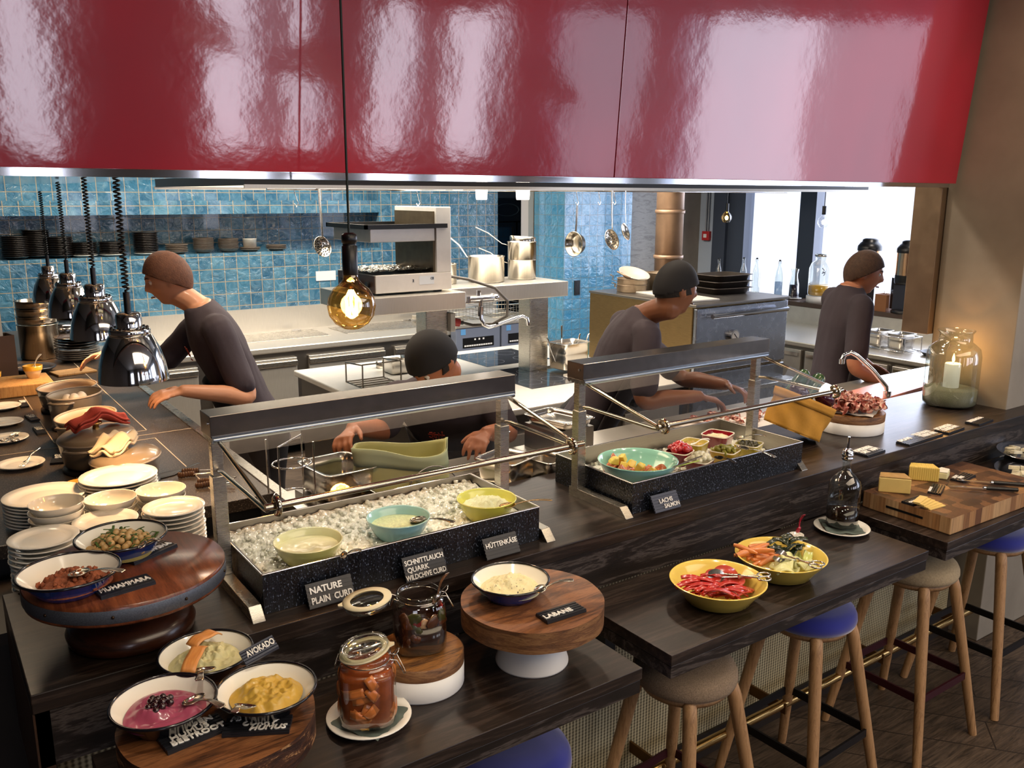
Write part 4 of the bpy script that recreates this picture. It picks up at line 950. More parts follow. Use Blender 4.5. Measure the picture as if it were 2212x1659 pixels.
# ================================================================ front tables
ZL = L+.0005
def wood_round(name, stops, **k): return wood(name, stops, **k)
M_slab = wood('live_edge_slab', [(.3, rgb('#2f1c10')), (.48, rgb('#6a4226')), (.6, rgb('#8a5a36')), (.72, rgb('#4a2c18'))], scale=(1.2, 9, 9), rough=.42, bump=.25, dist=2.0)
M_slab2 = wood('charred_slab', [(.36, rgb('#3a2211')), (.5, rgb('#a06c38')), (.62, rgb('#7a4c24')), (.72, rgb('#2a180c'))], scale=(1.2, 14, 14), rough=.5, bump=.35, rot=(0, 0, .55), dist=1.0)
M_bark = wood('slab_edge', [(.3, rgb('#3b2414')), (.5, rgb('#6f4a2c')), (.64, rgb('#8c6640')), (.74, rgb('#4d301b'))], scale=(3, 3, 22), rough=.6, bump=.5)
M_dkbark = wood('dark_bark_edge', [(.4, rgb('#2a160d')), (.6, rgb('#4d2d1b')), (.68, rgb('#c79a68')), (.74, rgb('#3a2012'))], scale=(5, 5, 22), rough=.5, bump=.5)
def slab_stand(label, x, y, r, ztop, th, base_r, base_r2, edge, topm=None, name='cake_stand'):
    t = thing(name, label, 'stand', (x, y, ZL)); h = ztop-ZL
    mb = MB()
    def fn(u, v):
        a = 2*PI*u; k = 1+.006*math.sin(5*a)+.004*math.sin(11*a+1); return (r*k*math.cos(a), r*k*math.sin(a), h-th+th*v)
    mb.mat(1).grid(fn, 72, 3, wrap=True)
    n = 72; vs = [fn(i/n, 1) for i in range(n)]; mb.mat(0).add(vs, [tuple(range(n))]); mb.mat(1).add([fn(i/n, 0) for i in range(n)], [tuple(range(n))[::-1]])
    mb.build('wood_slab', [topm or M_slab, edge], t)
    MB().lathe([(.0001, 0), (base_r, 0), (base_r, .004), (base_r2, h-th-.001), (.0001, h-th-.001)], 56, cap=False).build('white_base', M_whitepaint, t)
    return t
slab_stand('thick wooden cake stand on a white cone base carrying the cream cheese bowl', 1.159, 1.570, .1735, 1.146, .052, .0895, .060, M_bark)
enamel_bowl('white enamel bowl of creamy labneh on the white based cake stand', 1.122, 1.610, 1.1465, .0945)
stuff('labneh', 'pale creamy labneh with dark spice specks in its enamel bowl', 'food', blob(.074, .020, .012, 55, 12, 20, 56), (lambda t: (t.setp(t.mix(t.ramp(t.noise(t.coord(), 190, 2), [(.66, (0, 0, 0, 1)), (.70, (1, 1, 1, 1))]), rgb('#dfd6a8'), rgb('#3a2a18')), .4), t.m)[1])(NT('spiced_cream')), (1.122, 1.610, 1.1465+.021))
spoon((1.1324, 1.5288, 1.19), (1.2103, 1.4772, 1.215), 'silver spoon resting in the labneh bowl')
sign(['LABANE'], 'black letter board reading LABANE on the white based cake stand', [(1.1081, 1.4419, 1.147), (1.2196, 1.4386, 1.147), (1.1133, 1.4896, 1.147)], size=.021, dx=[.02], sp=.03, top=.028)
slab_stand('dark barked wooden cake stand in the front left corner carrying three enamel bowls', .388, 1.508, .176, 1.150, .055, .10, .075, M_dkbark)
SZ = 1.1505
BW = [(.316, 1.615, .0985, 'white enamel bowl of pink beetroot hummus with dark berries'), (.497, 1.570, .0985, 'black enamel bowl of yellow mango curry hummus'), (.438, 1.770, .0985, 'white enamel bowl of pale avocado mash with orange slices')]
enamel_bowl(BW[0][3], (0.3, 1.537, 0.093)[0], (0.3, 1.537, 0.093)[1], SZ, (0.3, 1.537, 0.093)[2], .045, M_enam_k)
enamel_bowl(BW[1][3], (0.471, 1.479, 0.0924)[0], (0.471, 1.479, 0.0924)[1], SZ, (0.471, 1.479, 0.0924)[2], .042, M_enam_k)
enamel_bowl(BW[2][3], (0.415, 1.675, 0.0929)[0], (0.415, 1.675, 0.0929)[1], SZ, (0.415, 1.675, 0.0929)[2], .042, M_enam_k)
M_beet = plain('beetroot_hummus', '#a34a66', .3, var=.12, vscale=30, coat=.3); M_mango = plain('mango_hummus', '#c9a445', .4, var=.12, vscale=40, coat=.15); M_avo = plain('avocado_mash', '#c3bf90', .45, var=.15, vscale=60, coat=.1)
bx, by, _ = (0.3, 1.537, 0.093); mx_, my_, _ = (0.471, 1.479, 0.0924); ax_, ay_, _ = (0.415, 1.675, 0.0929)
stuff('beetroot_hummus', 'swirled pink beetroot hummus in the front left enamel bowl', 'food', blob(.072, .014, .008, 24, 3, 28, 72, swirl=.004), M_beet, (bx, by, SZ+.023))
stuff('mango_hummus', 'thick yellow mango curry hummus in its black enamel bowl', 'food', blob(.067, .022, .015, 32, 7, 28, 72), M_mango, (mx_, my_, SZ+.021))
stuff('avocado_mash', 'lumpy pale green avocado mash in its enamel bowl', 'food', blob(.070, .018, .012, 60, 11, 28, 72), M_avo, (ax_, ay_, SZ+.023))
pieces(MB().ball((0, 0, 0), .0065, n=12, m=9).build('berry', plain('dark_berry', '#2a0f14', .12, coat=.8)), 13, bx-.008, by+.002, SZ+.040, .024, 'glossy dark berry on the pink beetroot hummus', 'berry', 'berries on the beetroot hummus', dome=.006, seed=3)
M_papaya = wood('orange_slice', [(.3, rgb('#b36a32')), (.5, rgb('#cf8a48')), (.7, rgb('#dfa868'))], scale=(1, 20, 1), rough=.35, bump=.02)
mb = MB().grid(lambda u, v: (.10*(u-.5), .028*(v-.5), .012*math.sin(u*PI)+.003*math.sin(u*9)), 14, 4); o1 = mb.build('orange_slice', M_papaya, loc=(ax_-.028, ay_-.022, SZ+.046), rot=(.1, 0, 1.05)); q = o1.modifiers.new('s', 'SOLIDIFY'); q.thickness = .003; tag(o1, 'long orange melon slice laid across the avocado mash', 'fruit slice')
o2 = dup(o1, (ax_+.008, ay_+.035, SZ+.052), rot=(.1, .1, .55), label='shorter orange melon slice lying at the back of the avocado mash'); o2.scale = (.75, 1, 1)
spoon((0.3419, 1.5341, 1.188), (0.3799, 1.443, 1.203), 'silver spoon with its bowl in the pink beetroot hummus', M_silver, w=.023)
spoon((0.4, 1.6217, 1.19), (0.3654, 1.5401, 1.212), 'silver spoon with its handle end over the back rim of the beetroot bowl', M_silver)
spoon((0.4254, 1.4488, 1.19), (0.3888, 1.4106, 1.205), 'silver spoon handle pointing down from the mango hummus bowl', M_silver)
sign(['AVOKADO'], 'black letter board reading AVOKADO propped between two enamel bowls', [(0.4606, 1.5615, 1.1988), (0.5281, 1.5625, 1.2155), (0.4532, 1.5891, 1.213)], size=.019, dx=[.14], sp=.0, top=.026, bold=.02, mat=plain('slate_ridges', '#3b4050', .4))
def flat_sign(lines, label, cx_, cy_, z, rz, wd, ht, **k):
    c, s = math.cos(rz), math.sin(rz); A = (cx_-wd/2*c+ht/2*s, cy_-wd/2*s-ht/2*c, z)
    return sign(lines, label, [A, (A[0]+wd*c, A[1]+wd*s, z), (A[0]-ht*s, A[1]+ht*c, z)], **k)
P1 = (0.3311, 1.4694, 1.156); P2 = (0.4342, 1.4254, 1.156)
flat_sign(['RANDEN', 'HUMUS', 'BEETROOT'], 'black letter board reading RANDEN HUMUS BEETROOT on the barked stand', P1[0], P1[1], SZ, .12, .112, .058, size=.020, dx=[.14, .14, .10], sp=.05, top=.058, lead=1.0)
flat_sign(['MANGO', '  CURRY', '    HUMUS'], 'black letter board reading MANGO CURRY HUMUS on the barked stand', P2[0], P2[1], SZ, -.50, .118, .050, size=.0185, dx=[.06, .16, .20], sp=.05, top=.052, lead=1.0, shear=.25)

# preserving jars
M_glassj = glassy('jar_glass', '#f4f6f2', .75, .07)
M_wire = plain('jar_wire', '#b9b6b0', .18, 1)
def sq(r, n): return n
def kilner(name, label, x, y, z, r, hb, rz, closed, group=None):
    t = thing(name, label, 'jar', (x, y, z), rz, group)
    mb = MB(); mb.lathe([(.0001, .002), (r*.86, .002), (r*.98, .010), (r, .03), (r, hb*.80), (r*.92, hb*.92)], 48, cap=False, p=3.6)
    mb.lathe([(r*.95, hb*.92), (r*.80, hb*.97), (r*.80, hb), (r*.86, hb+.004), (r*.86, hb+.010), (r*.80, hb+.012), (r*.77, hb+.012)], 48, cap=False)
    mb.build('glass_body', M_glassj, t)
    w = MB().tube([(r*.83*math.cos(2*PI*i/36), r*.83*math.sin(2*PI*i/36), hb*.985) for i in range(36)], .0013, 6, True).build('wire_collar', M_wire, t)
    MB().tube([(r*.83, -.012, hb*.985), (r*1.05, -.012, hb*.97), (r*1.30, -.010, hb*.74), (r*1.36, 0, hb*.70), (r*1.30, .010, hb*.74), (r*1.05, .012, hb*.97), (r*.83, .012, hb*.985)], .0014, 6).build('clip', M_wire, t)
    MB().tube([(r*.9, -.008, hb), (r*1.1, -.009, hb+.012), (r*1.14, 0, hb+.016), (r*1.1, .009, hb+.012), (r*.9, .008, hb)], .0014, 6).build('clip_lever', M_wire, t)
    MB().tube([(-r*.83, -.012, hb*.985), (-r*1.0, -.013, hb+.004), (-r*1.12, -.008, hb-.018), (-r*1.12, .008, hb-.018), (-r*1.0, .013, hb+.004), (-r*.83, .012, hb*.985)], .0014, 6).build('hinge_wire', M_wire, t)
    return t
def kilner_lid(t, r, M):
    l = MB(); l.M = M; l.lathe([(.0001, .004), (r*.55, .004), (r*.62, .010), (r*.84, .012), (r*.88, .006), (r*.88, 0), (r*.80, -.001)], 44, cap=False)
    l.lathe([(.0001, .0), (r*.6, .0), (r*.7, .002)], 44, cap=False); o = l.build('glass_lid', M_glassj, t)
    g = MB(); g.M = M; g.lathe([(r*.64, -.001), (r*.90, -.001), (r*.91, -.004), (r*.62, -.004)], 44, cap=False); g.prism([(r*.84, -.012), (r*1.06, -.004), (r*1.06, .004), (r*.84, .012)], -.004, -.001)
    g.build('rubber_seal', plain('seal_rubber', '#d8cfae', .5), t); return o
pl_ = plate_kind('saucer', .092, .015); pl_.location = (.717, 1.563, ZL); tag(pl_, 'white saucer under the closed jar of orange vegetables', 'saucer')
nap = MB().grid(lambda u, v: ((u-.5)*.125, (v-.5)*.125, .010+.002*math.sin(u*21)+.002*math.sin(v*15)), 20, 20).build('paper_napkin', plain('grey_green_paper', '#56625c', .7), loc=(.717, 1.555, ZL+.002), rz=.5); tag(nap, 'folded grey green napkin under the closed jar', 'napkin')
J1 = (.711, 1.552, ZL+.0165)
j1 = kilner('preserving_jar', 'closed preserving jar of orange pickled vegetables on a white saucer', *J1, .060, .142, -.5, True)
kilner_lid(j1, .060, Matrix.Translation((-.004, 0, .160)) @ Euler((0, -.20, 0)).to_matrix().to_4x4())
M_liq = glassy('amber_brine', '#d9792e', .12, .02); M_carrot = plain('pickled_carrot', '#c9763a', .3, var=.2, vscale=30, coat=.3)
o = MB().lathe([(.0001, .006), (.050, .006), (.0565, .02), (.0575, .112), (.054, .122), (.0001, .122)], 40, cap=False, p=3.6).build('brine', plain('orange_brine', '#9c4a1c', .25, var=.35, vscale=26, coat=.4), loc=J1, rz=-.5); tag(o, 'amber brine filling the closed jar', 'brine', kind='stuff')
st0 = MB().grid(lambda u, v: (.052*(u-.5), .020*(v-.5), .006*math.sin(u*4)), 8, 3).build('carrot_strip', M_carrot); q = st0.modifiers.new('s', 'SOLIDIFY'); q.thickness = .003
for i in range(26):
    a = -.5+rnd.choice((0, 1, 2, 3))*PI/2+rnd.uniform(-.5, .5); o = st0 if i == 0 else dup(st0, (0, 0, 0)); rr = .0545*(1/((abs(math.cos(a+.5))**3.6+abs(math.sin(a+.5))**3.6)**(1/3.6)))*1.045
    o.location = (J1[0]+rr*math.cos(a)*.97, J1[1]+rr*math.sin(a)*.97, J1[2]+rnd.uniform(.025, .118)); o.rotation_euler = (PI/2, rnd.uniform(-1.2, 1.2), a+PI/2); tag(o, 'flat orange carrot strip pressed against the glass of the closed jar', 'vegetable strip', 'carrot strips in the closed jar')
BL = (.889, 1.640, 0)
bk = thing('serving_block', 'round block half white half charred wood under the open jar', 'block', (.886, 1.642, ZL))
MB().lathe([(.0001, 0), (.103, 0), (.104, .003), (.104, .052), (.0001, .052)], 56, cap=False).build('white_base', M_whitepaint, bk)
MB().mat(0).lathe([(.104, .0525), (.1035, .079), (.101, .081)], 56, cap=False).build('wood_edge', M_bark, bk)
mb = MB(); mb.lathe([(.101, .081), (.0001, .081)], 56, cap=False, smooth=False); mb.build('wood_top', M_slab2, bk)
J2 = (.893, 1.652, ZL+.0815)
j2 = kilner('preserving_jar', 'open preserving jar of dark pickles with its lid swung back', *J2, .060, .128, -.35, False)
kilner_lid(j2, .062, Matrix.Translation((-.118, .004, .128)) @ Euler((0, PI-.12, 0)).to_matrix().to_4x4())
o = MB().lathe([(.0001, .006), (.052, .006), (.0565, .02), (.0575, .072), (.0001, .074)], 40, cap=False, p=3.6).build('dark_brine', plain('dark_brine', '#2a120a', .15, var=.4, vscale=30, coat=.6), loc=J2, rz=-.35); tag(o, 'dark brown brine in the open jar', 'brine', kind='stuff')
pc = MB().ball((0, 0, 0), .016, (1.3, .35, .9), 12, 8, .12)
cols = [plain('pale_radish', '#c9a07c', .3, coat=.4), plain('pickled_olive_leaf', '#4a4a22', .3, coat=.4), plain('red_chili', '#8c1c14', .25, coat=.5), plain('brown_mushroom', '#5a3018', .3, coat=.4)]
pm = pc.mesh('pickle_piece')
for i in range(26):
    a = rnd.uniform(-2.9, .6); k = rnd.choice((0, 1, 2, 3, 3, 1)); me = pm.copy(); me.materials.append(cols[k]); o = bpy.data.objects.new('pickle_piece', me); COL.objects.link(o)
    rr = .0545*(1/((abs(math.cos(a+.35))**3.6+abs(math.sin(a+.35))**3.6)**(1/3.6)))*.94; o.location = (J2[0]+rr*math.cos(a), J2[1]+rr*math.sin(a), J2[2]+rnd.uniform(.02, .095)); o.rotation_euler = (0, rnd.uniform(-1.4, 1.4), a+PI/2)
    tag(o, ['pale pickled slice seen through the glass of the open jar', 'olive green leaf seen through the glass of the open jar', 'red chili piece seen through the glass of the open jar', 'brown mushroom piece seen through the glass of the open jar'][k], 'pickle', 'pickles in the open jar')
spoon((0.908, 1.6092, 1.185), (0.9186, 1.5649, 1.275), 'long silver spoon standing in the open jar', M_silver, w=.012)

# ================================================================ right half of the bar
Y_G, Y_I = '#dcc05c', '#e4c862'
stone_bowl('shallow yellow bowl of red pepper strips and tomato slices', 1.773, 1.528, ZL, .1345, .066, Y_G, Y_I, 'serving_bowl', foot=.55, group='yellow bowls on the low table')
stone_bowl('shallow yellow bowl of carrot, cucumber and pale fennel pieces', 2.060, 1.540, ZL, .1345, .066, Y_G, Y_I, 'serving_bowl', foot=.55, group='yellow bowls on the low table')
def strips(base, n, x, y, z, box, label, cat, group, ang, seed, spread=.7, dz=.012):
    r2 = random.Random(seed)
    for i in range(n):
        o = base if i == 0 else dup(base, (0, 0, 0)); u, v = r2.uniform(-1, 1), r2.uniform(-1, 1)
        dx, dy = u*box[0], v*box[1]; rr = min(1, ((x+dx-box[2])**2+(y+dy-box[3])**2)/.0115)
        o.location = (x+dx, y+dy, z+r2.uniform(0, dz)+.016*rr); o.rotation_euler = (r2.uniform(-.3, .3), r2.uniform(-.25, .25), ang+r2.uniform(-spread, spread)); s = r2.uniform(.8, 1.15); o.scale = (s, s, s); tag(o, label, cat, group)
def curved(name, l, w, th, m, arc=.010): 
    b = MB().grid(lambda u, v: (l*(u-.5), w*(v-.5), arc*math.sin(u*PI)+.3*w*(v-.5)**2*4*.5), 10, 4).build(name, m); q = b.modifiers.new('s', 'SOLIDIFY'); q.thickness = th; return b
M_pep = plain('red_pepper', '#b5281e', .22, var=.2, vscale=30, coat=.6); M_tomato = plain('tomato_slice', '#a83222', .3, var=.3, vscale=40, coat=.4)
strips(curved('pepper_strip', .075, .013, .005, M_pep), 40, 1.740, 1.508, ZL+.036, (.060, .060, 1.773, 1.528), 'glossy red pepper strip in the left yellow bowl', 'pepper strip', 'pepper strips in the yellow bowl', -.5, 11, .5, .024)
tsl = MB().lathe([(.0001, -.003), (.034, -.003), (.036, 0), (.034, .003), (.0001, .003)], 24, cap=False).build('tomato_slice', M_tomato)
for i, (dx, dy, dz) in enumerate(((.055, .0, 0), (.075, .03, .012), (.035, .03, .010), (.06, -.04, .004), (.085, -.01, .02), (.03, -.03, .016))):
    o = tsl if i == 0 else dup(tsl, (0, 0, 0)); o.location = (1.773+dx*.9, 1.528+dy, ZL+.040+dz); o.rotation_euler = (.25*math.sin(i*3), -.35, i); tag(o, 'round red tomato slice in the right half of the pepper bowl', 'tomato slice', 'tomato slices in the yellow bowl')
ring_tongs((1.7603, 1.5528, 1.055), (1.8732, 1.4297, 1.068), 'silver ring handled tongs lying across the pepper bowl')
M_car = plain('carrot', '#d08048', .3, var=.15, vscale=30, coat=.3); M_fen = plain('fennel', '#d6d79a', .3, var=.1, vscale=20, coat=.3); M_cuke = plain('cucumber_flesh', '#b9bf6a', .3, var=.15, vscale=30, coat=.3); M_skin = plain('cucumber_skin', '#1f2a16', .25, var=.3, vscale=30, coat=.4)
cs = MB().tube([(-.04, 0, 0), (-.02, 0, .001), (.02, 0, .001), (.042, 0, 0)], .0085, 8, rs=[.006, .009, .008, .004]).build('carrot_stick', M_car)
strips(cs, 15, 2.010, 1.585, ZL+.040, (.038, .035, 2.06, 1.54), 'peeled orange carrot stick in the right yellow bowl', 'carrot', 'carrot sticks in the yellow bowl', -.6, 21, .6, .03)
strips(curved('fennel_piece', .058, .036, .006, M_fen, .014), 13, 2.035, 1.490, ZL+.034, (.055, .030, 2.06, 1.54), 'pale green fennel piece at the front of the right yellow bowl', 'fennel', 'fennel pieces in the yellow bowl', .3, 31, 1.2, .020)
strips(curved('cucumber_slice', .055, .022, .005, M_cuke, .006), 9, 2.110, 1.545, ZL+.034, (.04, .05, 2.06, 1.54), 'light green cucumber piece in the right yellow bowl', 'cucumber', 'cucumber pieces in the yellow bowl', .1, 41, 1.0, .014)
strips(curved('leaf_strip', .060, .017, .003, M_skin, .010), 12, 2.115, 1.560, ZL+.048, (.042, .042, 2.06, 1.54), 'dark green strip on top in the right yellow bowl', 'leaf strip', 'dark strips in the yellow bowl', -.3, 51, .9, .020)
ring_tongs((2.0059, 1.5235, 1.068), (2.0582, 1.3976, 1.066), 'silver ring handled tongs lying across the vegetable bowl')
o = MB().lathe([(.0001, 0), (.020, 0), (.024, .028), (.022, .028), (.018, .006), (.0001, .006)], 24, cap=False).build('salt_cup', M_white, loc=(2.310, 1.672, ZL)); tag(o, 'tiny white cup with a red spoon behind the vegetable bowl', 'cup')
stuff('salt', 'white salt in the tiny cup', 'salt', blob(.020, .003, .002, 100, 2, 5, 16), plain('salt', '#f0eee8', .8), (2.310, 1.672, ZL+.020))
spoon((2.3197, 1.6769, 1.015), (2.315, 1.6523, 1.085), 'glossy red spoon standing in the tiny white cup', plain('red_plastic', '#a3122c', .2, coat=.5), w=.010)
# oil bottle on a saucer
o = dup(pl_, (2.525, 1.650, ZL), label='white saucer under the oil bottle')
o = dup(nap, (2.525, 1.650, ZL+.003), rz=.9, label='dark green napkin under the oil bottle')
bt = thing('oil_bottle', 'clear glass bottle half full of dark oil with a steel pourer', 'bottle', (2.530, 1.655, ZL+.0165))
z0 = 0
MB().lathe([(.0001, .004), (.046, .002), (.052, .010), (.0525, .04), (.0525, .140), (.048, .160), (.032, .180), (.018, .194), (.014, .205), (.0135, .236), (.0165, .238), (.0165, .246), (.013, .248)], 48, cap=False).build('glass_body', glassy('bottle_glass', '#eef2ef', .75, .06), bt)
MB().lathe([(.0001, .010), (.047, .008), (.0515, .016), (.0515, .070), (.0001, .070)], 40, cap=False).build('oil', plain('dark_oil', '#1c0f08', .08, coat=.6), bt)
mb = MB(); mb.lathe([(.0155, .232), (.0195, .236), (.0195, .242), (.017, .244), (.0195, .248), (.0195, .254), (.017, .256), (.0185, .262), (.012, .270), (.006, .272)], 28, cap=True); mb.cyl((0, 0, .270), (.001, 0, .312), .0052, .0042, 12); mb.build('pourer', M_chrome, bt)

# cheese board
M_end = NT('end_grain_mosaic'); v_ = M_end.coord((22, 22, 22)); br = M_end.new('ShaderNodeTexVoronoi', Scale=1.0); br.distance = 'CHEBYCHEV'; br.inputs['Randomness'].default_value = .5; M_end.link(v_, br.inputs['Vector'])
M_board2 = M_end.setp(M_end.mix(M_end.ramp(M_end.noise(M_end.coord((60, 60, 60)), 2, 4), [(.4, (0, 0, 0, 1)), (.7, (.45, .45, .45, 1))]), M_end.ramp(br.outputs['Color'], [(.18, rgb('#3a2618')), (.45, rgb('#5a3b26')), (.7, rgb('#7a5536')), (.85, rgb('#a67c50'))]), rgb('#2c1c12')), .45)
M_stave = NT('upright_staves'); v_ = M_stave.coord((26, 26, .001)); w_ = M_stave.new('ShaderNodeTexWhiteNoise'); fl = M_stave.new('ShaderNodeVectorMath', operation='FLOOR'); M_stave.link(v_, fl.inputs[0]); M_stave.link(fl.outputs[0], w_.inputs['Vector'])
M_staves = M_stave.setp(M_stave.mix(M_stave.ramp(M_stave.noise(M_stave.coord((120, 120, 6)), 1, 3), [(.35, (0, 0, 0, 1)), (.7, (.5, .5, .5, 1))]), M_stave.ramp(w_.outputs['Value'], [(0, rgb('#6b4528')), (.4, rgb('#a87b4e')), (.7, rgb('#c9a679')), (1, rgb('#8a6240'))]), rgb('#4a2e1a')), .5)
chb = thing('cheese_board', 'large end grain butcher block carrying cheeses and little signs', 'board', (2.785, 1.415, ZL), -.02)
BH = .060
mb = MB(); mb.mat(0).add([(0, 0, BH), (.66, 0, BH), (.66, .335, BH), (0, .335, BH)], [(0, 1, 2, 3)])
mb.mat(1).add([(0, 0, 0), (.66, 0, 0), (.66, .335, 0), (0, .335, 0), (0, 0, BH), (.66, 0, BH), (.66, .335, BH), (0, .335, BH)], [(3, 2, 1, 0), (0, 1, 5, 4), (1, 2, 6, 5), (2, 3, 7, 6), (3, 0, 4, 7)])
mb.build('block', [M_board2, M_staves], chb, bevel=.004)
MB().box((-.0008, .10, .026), (.0005, .24, .034)).build('grip_slot', M_black, chb)
CZ = ZL+BH+.0005
def wedge(name, label, P, ht, mats, depth, top=None):
    """cheese block: near-left and near-right base corners"""
    A, B = Vector(P[0]), Vector(P[1]); A.z = B.z = CZ; ex = (B-A); w = ex.length; a = math.atan2(ex.y, ex.x)
    t = thing(name, label, 'cheese', (A.x, A.y, CZ), a)
    MB().prism([(0, 0), (w, .0), (w*.86, depth), (w*.10, depth*.9)], 0, ht).build('cheese_body', mats[0], t, bevel=.004)
    if top: MB().prism([(.001, .001), (w-.001, .001), (w*.86, depth), (w*.10, depth*.9)], ht, ht+.004).build('rind', mats[1], t, bevel=.002)
    return t
M_ch = plain('yellow_cheese', '#d9bd72', .45, var=.06, vscale=20, coat=.1); M_rindc = plain('cheese_rind', '#a9854d', .6, var=.25, vscale=30)
wedge('cheese_wedge', 'large pale yellow cheese block with brown rind on the left of the board', [(2.8245, 1.7129, 1.044), (2.8954, 1.6278, 1.044)], .056, [M_ch, M_rindc], .062, True)
M_ch2 = NT('ribbed_cheese'); wv = M_ch2.new('ShaderNodeTexWave', Scale=42.0); M_ch2.link(M_ch2.coord(), wv.inputs['Vector']); M_ribbed = M_ch2.setp(rgb('#d8ba5e'), .45); M_ch2.bump(wv.outputs['Fac'], .35, .003)
wedge('cheese_wedge', 'tall yellow cheese wedge with ribbed cut face in the middle of the board', [(3.0442, 1.7285, 1.044), (3.1103, 1.6437, 1.044)], .055, [M_ribbed, M_rindc], .06)
br_ = thing('soft_cheese', 'white rinded soft cheese wedge on the right of the ribbed cheese', 'cheese', (3.1667, 1.6428, 1.0445), .15)
MB().prism([(0, 0), (.055, .012), (.058, .045), (.02, .052), (-.012, .03)], 0, .026).build('paste', plain('soft_paste', '#e3dca8', .4), br_, bevel=.004)
MB().prism([(0, .001), (.054, .013), (.057, .045), (.02, .051), (-.011, .03)], .026, .0295).build('white_rind', plain('white_rind', '#ddd8c8', .7, var=.12, vscale=60), br_, bevel=.002)
sl = MB().prism([(0, 0), (.085, .004), (.082, .03), (-.004, .024)], 0, .0035).build('cheese_slice', M_ch)
p0 = (2.7994, 1.4974, 1.0445)
for i in range(6):
    o = sl if i == 0 else dup(sl, (0, 0, 0)); o.location = (p0[0]-.004*i+.002*(i % 2), p0[1]+.006*i, CZ+.0037*i); o.rotation_euler = (0, 0, .06*i-.12); tag(o, f'pale yellow cheese slice, {ORD[5-i]} in the fanned pile at the front of the board', 'cheese slice', 'sliced cheese on the board')
sign(['GRUYERE'], 'black letter board with one line before the large cheese block', [(2.7881, 1.5548, 1.0445), (2.8873, 1.5549, 1.0445), (2.7994, 1.5979, 1.0445)], size=.017, dx=[.05], top=.024)
sign(['BERGKASE'], 'black letter board turned sideways in the middle of the cheese board', [(2.9744, 1.5599, 1.0445), (3.0824, 1.603, 1.0445), (2.9582, 1.6012, 1.0445)], size=.012, dx=[.05], top=.045)
sign(['SOFT', 'BRIE'], 'black letter board beside the soft white cheese', [(3.18, 1.5876, 1.0445), (3.2962, 1.6013, 1.0445), (3.1852, 1.6368, 1.0445)], size=.018, dx=[.1, .2], top=.05)
for i, (A, B, lb) in enumerate((((3.1653, 1.5022, 1.0445), (3.2454, 1.4225, 1.0445), 'black handled cheese knife lying on the board, nearer of the two'), ((3.2516, 1.519, 1.0445), (3.3273, 1.4351, 1.0445), 'black handled cheese knife lying on the board, farther of the two'))):
    A, B = Vector(A), Vector(B); d = B-A; t = thing('cheese_knife', lb, 'knife', A, math.atan2(d.y, d.x))
    MB().tube([(0, 0, .009), (.02, 0, .009), (.07, 0, .009), (d.length, 0, .009)], 1, 10, flat=(.016, .015), rs=[.8, 1, .9, 1.0]).build('handle', M_black, t)
    MB().cyl((-.004, 0, .009), (.004, 0, .009), .0075, n=10).build('bolster', M_chrome, t)
    MB().prism([(-.12, .0), (-.004, -.007), (-.004, .007), (-.10, .008)], .008, .0095).build('blade', M_chrome, t)
def platter(label, x, y, r, zt):
    t = thing('silver_platter', label, 'platter', (x, y, zt), .5)
    MB().lathe([(.0001, .008), (r*.62, .006), (r*.70, .012), (r*.96, .030), (r, .030), (r*.96, .033), (r*.70, .016), (r*.62, .010), (.0001, .010)], 56, cap=False, sy=.68).build('tray', plain('platter_silver', '#d6d8de', .16, 1), t)
    MB().lathe([(.0001, 0), (r*.35, 0), (r*.40, .008)], 40, cap=False, sy=.68).build('foot', M_steeldk, t); return t
platter('oval silver platter of wrapped cheese pieces at the right edge, nearer one', 3.600, 1.560, .165, ZL+.012+.05*0)
platter('oval silver platter of cheese pieces at the right edge, farther one', 3.80, 1.665, .150, ZL+.035)
rs_ = thing('platter_riser', 'dark wooden riser under the farther silver platter', 'riser', (3.80, 1.665, ZL)); MB().lathe([(.0001, 0), (.08, 0), (.08, .033), (.0001, .033)], 40, cap=False, sy=.8).build('riser_block', M_blackmetal, rs_)
pp = MB().box((-.02, -.012, 0), (.02, .012, .014)).build('cheese_portion', plain('wrapped_portion', '#d2ccb2', .4, var=.25, vscale=60), bevel=.002)
for i in range(18):
    far = i > 10; a = rnd.uniform(0, 2*PI); q = .075*math.sqrt(rnd.random()); c_ = (3.80, 1.665, ZL+.046) if far else (3.600, 1.560, ZL+.023)
    o = pp if i == 0 else dup(pp, (0, 0, 0)); o.location = (c_[0]+q*math.cos(a), c_[1]+q*.6*math.sin(a), c_[2]+.012*(i % 2)); o.rotation_euler = (rnd.uniform(-.2, .2), rnd.uniform(-.2, .2), rnd.uniform(0, 3)); tag(o, 'small wrapped cheese portion on the '+('farther' if far else 'nearer')+' silver platter', 'cheese portion', 'portions on the '+('farther' if far else 'nearer')+' platter')

